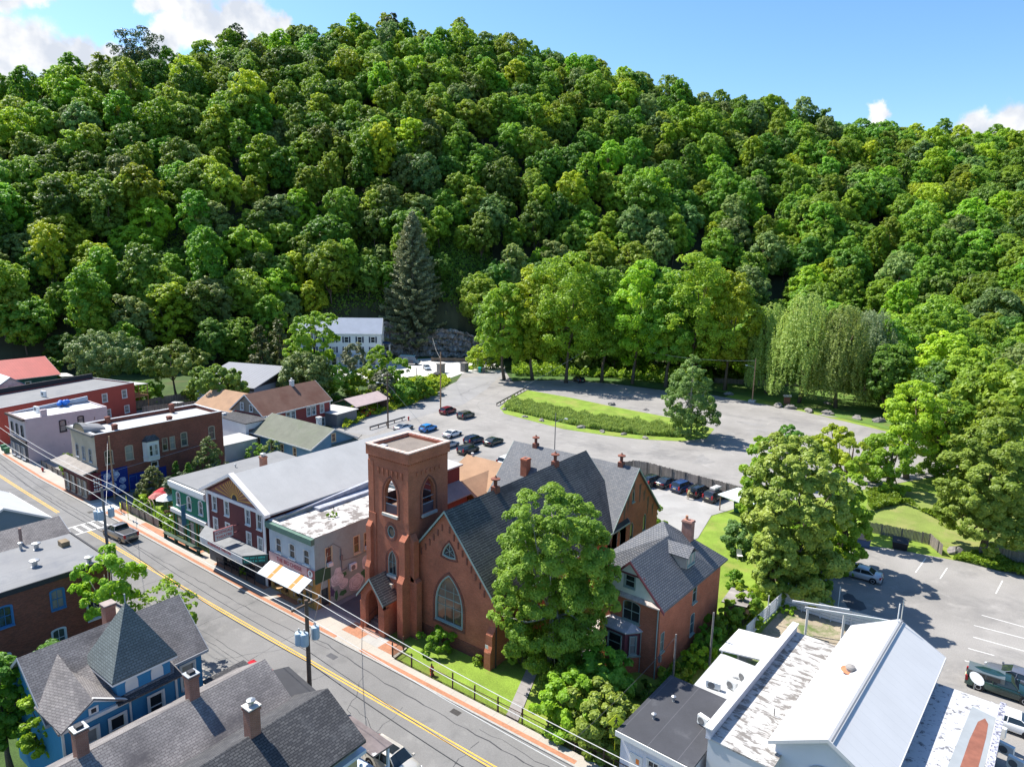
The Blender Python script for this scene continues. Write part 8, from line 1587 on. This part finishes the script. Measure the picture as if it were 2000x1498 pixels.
# spruce
def spruce(label, bx, by, top, half):
    u, v = G(bx, by); h = HT(bx, top, u, v); dep = u*CW.x + v*CW.y - CH*CW.z; R = half*dep/FPX; rng = np.random.default_rng(5); P = []; Nn = []; S = []; Tt = []; m = MB(); m.tube([(0, 0, -.3), (0, 0, h*.5), (0, 0, h)], [.75, .45, .05], 8)
    z = h*.10
    while z < h*.985:
        f = (z/h - .10)/.9; rr = 1.28*R*(1 - f)**.72*(.55 + .45*min(1, f/.12 + .3)); nb_ = int(7 + 8*(1 - f)); a0 = rng.uniform(0, 6.28)
        for k in range(nb_):
            a = a0 + k*2*PI/nb_ + rng.uniform(-.25, .25); r1 = rr*rng.uniform(.75, 1.12); n = int(12 + r1*20); s = rng.uniform(.08, 1, n)**.8; dz = -.30*r1*s + .26*r1*s**3
            px = np.cos(a)*r1*s; py = np.sin(a)*r1*s; wob = rng.normal(0, .22, n)*(.5 + s); P.append(np.stack([px - np.sin(a)*wob, py + np.cos(a)*wob, z + dz - rng.uniform(0, .9, n)*(.4 + s*.6)], 1)); Nn.append(unit(np.stack([-np.sin(a)*rng.normal(0, 1, n) + .5*np.cos(a), np.cos(a)*rng.normal(0, 1, n) + .5*np.sin(a), np.full(n, .55)], 1) + rng.normal(0, .3, (n, 3)))); S.append(np.full(n, .34)*rng.uniform(.7, 1.4, n)); Tt.append(np.clip(rng.normal(.5, .2) + rng.normal(0, .12, n), 0, 1))
            if z < h*.7 and k % 2 == 0: m.tube([(0, 0, z), (math.cos(a)*r1*.5, math.sin(a)*r1*.5, z - .13*r1), (math.cos(a)*r1*.9, math.sin(a)*r1*.9, z - .08*r1)], [.09, .06, .02], 4)
        z += h*.0235*(1.1 - .5*f)
    t = thing('spruce_tree', label, 'spruce', (u, v, 0)); link('crown', leafmesh('crown', np.concatenate(P), np.concatenate(Nn), np.concatenate(S), np.concatenate(Tt), [L_spr], None, 1.8), t); m.build('trunk', bark_lt, t, True)
spruce('very tall grey-green spruce with bare lower trunk below the hill', 807, 690, 409, 64)
# masses on the right
fl = leafmat('leaf_locust', (.155, .26, .025), (.33, .42, .065), rnd=.05, hue=.01)
for lb, bx, by, bl_, lm, n in (
    ('large tree with pale yellowish flower tips left of the silver sedan', 1560, 1150, [(1520, 880, 30), (1560, 872, 32), (1500, 915, 36), (1550, 915, 42), (1600, 905, 32), (1490, 965, 36), (1540, 965, 46), (1595, 955, 42), (1480, 1010, 34), (1530, 1020, 48), (1585, 1010, 46), (1630, 985, 30), (1545, 1075, 44), (1595, 1065, 42), (1560, 1115, 34)], fl, 60000),
    ('yellow-green tree filling the right side of the big clump by the silver sedan', 1640, 1110, [(1625, 935, 26), (1660, 925, 22), (1650, 970, 32), (1680, 985, 24), (1640, 1015, 34), (1675, 1020, 26), (1625, 1060, 32), (1655, 1058, 26), (1610, 1100, 28), (1640, 1095, 22)], L_brite, 26000),
    ('lower rounded tree in front of the big clump, beside the lawn', 1508, 1165, [(1500, 1062, 26), (1525, 1068, 24), (1482, 1085, 22), (1512, 1095, 28), (1540, 1095, 20), (1490, 1120, 22), (1520, 1125, 24), (1508, 1145, 18)], fl, 18000),
    ('bright tree at the back left of the big clump', 1500, 1090, [(1480, 875, 18), (1470, 905, 22), (1465, 940, 22), (1495, 865, 14), (1460, 985, 18)], L_brite, 12000),
    ('dark round tree at the top of the big clump against the lot', 1541, 945, [(1541, 838, 16), (1528, 852, 14), (1556, 850, 14), (1541, 868, 18)], L_dark, 5000),
    ('tree at the back right of the big clump', 1640, 1040, [(1600, 855, 18), (1640, 845, 20), (1660, 858, 16), (1625, 875, 24), (1655, 890, 20), (1600, 885, 18)], L_yel, 12000)):
    blobtree('broadleaf_tree', lb, bx, by, bl_, lm, bark, bx + by, n, .27, .3, 10, limbs=12)
L_oak = leafmat('leaf_oak', (.165, .27, .03), (.27, .385, .06), rnd=.05, trans=.45)
for lb, bx, by, bl_, lm, n in (
    ('bright tree in the middle right with yellow tips', 1770, 935, [(1745, 790, 24), (1785, 765, 26), (1820, 772, 26), (1760, 815, 32), (1805, 805, 34), (1740, 850, 28), (1780, 850, 34), (1825, 840, 30)], L_yel, 20000),
    ('broad bright tree behind the meadow at right', 1830, 935, [(1855, 795, 26), (1885, 800, 22), (1850, 835, 30), (1888, 838, 26), (1830, 870, 30), (1870, 875, 30), (1820, 905, 24)], leafmat('leaf_walnut', (.14, .26, .02), (.23, .37, .04), rnd=.05, trans=.45), 18000),
    ('smaller tree left of the meadow', 1735, 955, [(1700, 862, 22), (1735, 860, 24), (1690, 895, 22), (1725, 895, 28), (1755, 895, 22), (1700, 925, 16), (1735, 930, 20)], L_brite, 14000),
    ('dark tree at the right behind the meadow', 1905, 960, [(1930, 812, 22), (1965, 800, 24), (1915, 850, 26), (1990, 830, 26), (1850, 930, 22), (1880, 930, 22)], L_mid, 14000),
    ('huge spreading tree with thick trunk at the right edge', 1918, 1082, [(1910, 860, 30), (1950, 845, 34), (1990, 850, 34), (1870, 890, 32), (1915, 905, 42), (1965, 900, 44), (2010, 905, 40), (1845, 935, 28), (1885, 945, 40), (1940, 955, 46), (1990, 960, 44), (1850, 985, 24), (1890, 995, 34), (1940, 1005, 36), (1995, 1010, 36), (1880, 1030, 18), (1975, 1040, 20)], L_oak, 60000),
    ('tree behind the huge spreading tree at the right edge', 2030, 1060, [(2030, 850, 40), (2060, 900, 50), (2040, 960, 50), (2050, 1020, 40)], L_mid, 14000)):
    blobtree('broadleaf_tree', lb, bx, by, bl_, lm, bark, bx + by, n, .30, .42, 10, limbs=14)
# near left trees
T('broadleaf_tree', 'thin leafy tree rising in front of the flat-roofed brick building', 215, 1330, 1085, 52, .45, L_yel, bark_lt, 61, 5200, .26, 12, 7, .16, uv=(-62.0, 24.2)); T('broadleaf_tree', 'sparse straggly young tree beside the street, right of the brick building', 300, 1330, 1150, 62, .4, L_brite, bark_lt, 62, 1500, .24, 11, 6, .12, uv=(-57.5, 27.0))
T('broadleaf_tree', 'leafy tree in the bottom left corner beside the blue Victorian', 45, 1498, 1262, 58, .15, L_mid, bark, 63, 16000, .24, 20, 10, .2, uv=(-53.5, 13.5)); T('broadleaf_tree', 'second leafy tree in the bottom left corner overlapping the blue house roof', 95, 1498, 1320, 34, .2, L_yel, bark, 64, 6000, .22, 14, 8, .15, uv=(-49.6, 14.4))
for lb, u, v, h, R, lm, n in (('dark shrubs between the brick building and the blue house, left', -60.5, 18, 4.5, 2.6, L_dark, 4000), ('dark shrubs between the brick building and the blue house, right', -58.5, 23, 4.0, 2.2, L_mid, 4000), ('green bush at the street end of the blue house', -45.6, 27.2, 3.2, 2.2, L_mid, 5000), ('low ferny bush beside the red car', -47.8, 26.6, 2.6, 1.5, L_yel, 3000), ('shadowy bush below the blue wing', -45.0, 13.5, 3.0, 1.8, L_dark, 3000)):
    shrub('shrub', lb, u, v, h, R, lm, int(u*-7), n, .2)
# church and house planting
shrub('shrub', 'bright green bush against the church wall by the tower', -39.9, 43.2, 2.2, 1.9, L_brite, 71, 6000, .2); shrub('shrub', 'low leafy plants along the right corner of the church', -32.6, 46.6, 1.2, 1.6, L_mid, 72, 3000, .2, sx=1.3); shrub('shrub', 'tiny shrub beside the church buttress', -35.6, 44.0, .9, .5, L_mid, 73, 500, .15)
for lb, u, v, h, R, lm, n in (('big loose bush behind the iron fence, left part', -24.6, 42.0, 4.2, 2.9, L_yel, 13000), ('big loose bush behind the iron fence, right part', -21.4, 41.8, 4.6, 2.8, leafmat('leaf_bush', (.14, .24, .025), (.235, .34, .045), rnd=.05), 13000), ('bush between the big loose bush and the brick house', -24.0, 46.2, 4.4, 2.6, L_mid, 10000), ('dark underbrush at the foot of the tall church tree', -29.2, 48.6, 1.6, 1.8, L_dark, 3500)):
    shrub('shrub', lb, u, v, h, R, lm, int(u*-9), n, .24, 16, 8)
gd = ((-19.9, 52.5, 1.6, 1.8, L_mid), (-19.6, 56.0, 1.9, 1.7, L_yel), (-19.8, 59.5, 2.0, 1.7, L_mid), (-19.3, 62.8, 2.6, 2.0, L_yel), (-18.6, 66.0, 3.0, 1.9, L_brite), (-19.4, 69.6, 2.4, 1.6, L_yel), (-21.2, 49.2, 1.2, 1.4, L_dark))
for k, (u, v, h, R, lm) in enumerate(gd): shrub('shrub', 'hedge bush on the lawn side of the white board fence, number %s from the street' % ('second', 'third', 'fourth', 'fifth', 'sixth', 'last', 'first')[k], u, v, h, R, lm, 80 + k, 4200, .24, group='hedge bushes between lawn and shops')
shrub('shrub', 'dense round bush on the sunny lawn', -24.8, 83.0, 4.3, 2.2, L_blue, 90, 8000, .2, 14, 9); shrub('shrub', 'young light green bush beside the church transept', -37.4, 82.5, 4.0, 2.6, L_brite, 91, 5500, .22); shrub('shrub', 'small dark bush at the rear corner of the brick house', -22.2, 73.5, 2.0, 1.1, L_mid, 92, 1800, .2); shrub('shrub', 'flat clump of plants on the back lawn', -28.4, 76.5, .8, 1.7, L_yel, 93, 1800, .2); shrub('shrub', 'bush below the clump, beside the silver sedan', -14.5, 79.0, 2.6, 2.2, L_mid, 94, 5000, .25); shrub('shrub', 'bush left of the silver sedan under the big clump', -15.4, 84.5, 2.8, 2.2, L_mid, 95, 5000, .25); shrub('shrub', 'bush at the top left corner of the right-hand lot', -15.8, 91, 2.8, 2.4, L_mid, 96, 5000, .25)
shrub('shrub', 'low green plants beside the stained roof', -9.4, 62.6, 1.0, 1.6, L_mid, 97, 2000, .22, sx=1.4); shrub('shrub', 'weeds in the corner of the dirt yard', -15.6, 71.5, .7, 1.0, L_yel, 98, 800, .2)
# garden by the mural building
cy = ((-100.2, 55.5, 7.4, 3.1, 'largest golden-green cypress beside the mural building'), (-100.4, 50.4, 4.6, 1.1, 'thin dark cypress left of the largest one'), (-99.0, 51.6, 4.4, 1.1, 'second thin dark cypress in the garden'), (-99.2, 46.2, 5.0, 2.5, 'broad bronze-green cypress near the alley'))
for k, (u, v, h, R, lb) in enumerate(cy):
    P, Nn, S, T_, (LC, LR) = crown(200 + k, R, .1, h, 22, 8, 6500, .2, shape='cone'); t = thing('cypress', lb, 'conifer', (u, v, 0)); link('crown', leafmesh('crown', P, Nn, S, T_, [L_pine if k in (0, 3) else L_dark]), t); trunkmb(k, h*.8, .08).build('trunk', bark, t)
tree('broadleaf_tree', 'small airy tree with red leaves below in the café garden', -92.5, 46.5, 5.2, 2.6, 2.2, L_grey, bark, 210, 12, 8, 5000, .22, .09); 
for k, (u, v, h, R, lm, lb) in enumerate(((-96.8, 43.2, 1.8, 1.2, L_yel, 'bush behind the yellow notice board'), (-94.2, 42.8, 1.6, .9, L_mid, 'bush beside the garden arch'), (-90.2, 44.2, 1.6, 1.2, L_red, 'reddish bush in the café garden'), (-88.6, 42.6, 1.5, 1.1, L_mid, 'leafy bush at the fence of the café garden'), (-86.4, 42.2, 1.4, 1.1, L_yel, 'bush next to the green shop'), (-84.6, 41.4, 1.0, .8, L_mid, 'low plant at the corner of the green shop'), (-121.5, 43.3, 1.6, 1.3, L_yel, 'bright bush in the strip left of the mural building'), (-124.6, 44.6, 2.4, 1.5, L_mid, 'bush beside the pale building'), (-118.5, 42.7, 1.3, 1.1, L_brite, 'yellow-green bush beneath the canopy roof'), (-105.0, 67.0, 3.0, 1.9, L_mid, 'bush left of the blue cottage'), (-103.2, 68.9, 3.4, 1.6, L_blue, 'bushy young tree against the blue cottage'), (-67.6, 40.9, 1.0, .7, L_brite, 'potted grassy plant left of the corner shop awning'))):
    shrub('shrub', lb, u, v, h, R, lm, 220 + k, 2200, .17)
for lb, x, y, top, hw, lm in (('young willow in front of the white house', 693, 745, 665, 24, L_grey), ('bright sapling right of the young willow', 738, 752, 678, 26, L_brite), ('bright young tree above the bank of shrubs', 777, 775, 698, 28, L_brite), ('yellowish tree above the carport', 705, 770, 722, 30, L_yel), ('reddish-tipped tree right of the carport', 752, 790, 722, 24, L_grey), ('rounded bush at the top of the lot road', 940, 722, 675, 32, L_yel), ('flowering bush beside the grove', 962, 720, 650, 30, L_blue), ('bush behind the parked cars on the bank', 790, 790, 742, 24, L_mid), ('bush at the roadside bank beneath the bare pole', 822, 778, 738, 24, L_brite), ('low bush left of the tall bare pole', 842, 770, 742, 20, L_yel), ('small tree left of the yellow-green tree', 468, 715, 672, 28, L_mid), ('bush at the foot of the wood, far left', 40, 700, 655, 42, L_grey), ('bush left of the broad maple', 95, 742, 700, 25, L_mid), ('bushes below the rounded maple', 385, 782, 748, 26, L_mid), ('bush below the broad maple', 290, 790, 745, 30, L_yel), ('tree behind the carport, left', 655, 778, 715, 34, L_mid)):
    u, v = G(x, y); h = HT(x, top, u, v); dep = u*CW.x + v*CW.y - CH*CW.z; shrub('young_tree' if h > 5 else 'shrub', lb, u, v, h, hw*dep/FPX, lm, x, 6500, .38, 14, 8, cat='tree' if h > 5 else 'shrub')
# leafy fill, reeds and grass
def stuff(name, label, P2, n, hgt, leaf, lm, seed, cat='plants', up=.2, blade=False, elong=1.0):
    rng = np.random.default_rng(seed); xs = [p[0] for p in P2]; ys = [p[1] for p in P2]; out = []
    def inside(x, y):
        c = False; j = len(P2) - 1
        for i in range(len(P2)):
            if (P2[i][1] > y) != (P2[j][1] > y) and x < (P2[j][0] - P2[i][0])*(y - P2[i][1])/(P2[j][1] - P2[i][1]) + P2[i][0]: c = not c
            j = i
        return c
    while len(out) < n:
        x, y = rng.uniform(min(xs), max(xs)), rng.uniform(min(ys), max(ys))
        if inside(x, y): out.append((x, y))
    A = np.array(out); gz = np.array([hill(a_, b_) for a_, b_ in out]); env = hgt*(.55 + .45*np.sin(A[:, 0]*1.3 + seed)*np.sin(A[:, 1]*1.1)) + .1; P = np.stack([A[:, 0], A[:, 1], gz + env*rng.uniform(.15, 1, n)**.6], 1)
    Nn = unit(rng.normal(size=(n, 3)) + np.array([-.3, -.2, up])); o = link(name, leafmesh(name, P, Nn, leaf*rng.uniform(.6, 1.3, n), np.clip(rng.normal(.5, .25, n), 0, 1), [lm], None, elong, blade)); tag(o, label, cat, kind='stuff')
reed = leafmat('leaf_reed', (.20, .34, .06), (.30, .46, .13), rnd=.02)
stuff('reeds', 'strip of tall bright reeds along the near side of the grass island', gp((985, 800), (1000, 783), (1060, 795), (1150, 815), (1250, 828), (1330, 838), (1330, 855), (1250, 850), (1150, 838), (1060, 818)), 46000, 1.5, .17, reed, 1, blade=True, elong=5)
stuff('undergrowth', 'dark greenery on the steep slope above the rock face', [(p.x, p.y) for p in [yaw((math.sin(pxaz(x))*r, math.cos(pxaz(x))*r, 0)) for x, r in ((560, 244), (700, 247), (850, 247), (960, 240), (960, 275), (850, 290), (700, 290), (560, 280))]], 26000, 3.5, .7, L_dark, 12)
stuff('ground_cover', 'weedy green bank between the lot road and the white house', gp((668, 842), (720, 815), (800, 793), (850, 770), (882, 745), (870, 737), (800, 742), (740, 760), (690, 790)), 16000, 1.5, .4, L_yel, 2)
stuff('undergrowth', 'dark undergrowth at the foot of the wood right of the spruce', gp((850, 690), (960, 690), (960, 655), (820, 655)), 9000, 2.2, .55, L_dark, 3)
stuff('undergrowth', 'leafy undergrowth along the edge of the grove', gp((1000, 735), (1100, 735), (1200, 740), (1300, 750), (1390, 755), (1390, 735), (1200, 715), (1000, 712)), 22000, 3.2, .6, L_mid, 4)
stuff('undergrowth', 'undergrowth at the foot of the hill behind the houses', gp((0, 715), (150, 715), (300, 740), (420, 715), (560, 720), (640, 700), (640, 668), (400, 672), (0, 672)), 34000, 3.6, .6, L_dark, 5)
stuff('undergrowth', 'undergrowth at the edge of the wood behind the willow lawn', gp((1400, 745), (1560, 748), (1700, 760), (1860, 800), (2000, 850), (2040, 820), (1850, 750), (1600, 715), (1400, 710)), 22000, 3.0, .6, L_mid, 6)
stuff('undergrowth', 'leafy undergrowth below the trees beside the right-hand lot', [(-20, 72), (-16.6, 73.2), (-16.3, 78), (-15.2, 94), (-18, 100), (-22, 96), (-19.5, 84)], 12000, 1.6, .3, L_mid, 7); stuff('undergrowth', 'weeds at the foot of the meadow trees', gp((1700, 1000), (1760, 985), (1850, 1015), (1880, 1040), (1800, 1000), (1720, 960), (1690, 960)), 6000, 1.2, .35, L_mid, 8)
stuff('undergrowth', 'weeds under the plank fence at the right edge', gp((1860, 1092), (2000, 1128), (2060, 1140), (2060, 1110), (1900, 1078)), 5000, .9, .3, L_mid, 9); stuff('ground_cover', 'green ground cover along the foot of the hedge and brick house', [(-21.2, 48), (-19.3, 48), (-18.9, 66), (-20.4, 66)], 7000, .7, .2, L_mid, 10); stuff('ground_cover', 'flower bed plants in the café garden', [(-98, 42), (-86, 42.2), (-86, 44.5), (-97, 44.5)], 6000, .8, .16, L_mid, 11)
# a big lone pine and oaks on the skyline
for k, (x, top, hw, base, lb) in enumerate(((275, 54, 42, 125, 'dark broad pine standing out on the left skyline'), (460, 52, 26, 100, 'small dark oak standing out on the skyline beneath the cloud'), (765, 30, 18, 60, 'pointed tree on the highest part of the ridge'))):
    az = pxaz(x); rr = np.interp(az, AZ, CREST); d = ray(x, base); t_ = rr/math.hypot(d.x, d.y); u, v = d.x*t_, d.y*t_; z = hill(u, v); zt = HT(x, top, u, v); R = hw*(u*CW.x + v*CW.y)/FPX
    t = tree('skyline_tree', lb, u, v, zt - z + .5, R, (zt - z)*.12, leafmat('leaf_skyline', (.045, .085, .03), (.075, .12, .04), rnd=.05), bark, 300 + k, 22, 8, 7000, .6, .35, zb=z - .5)
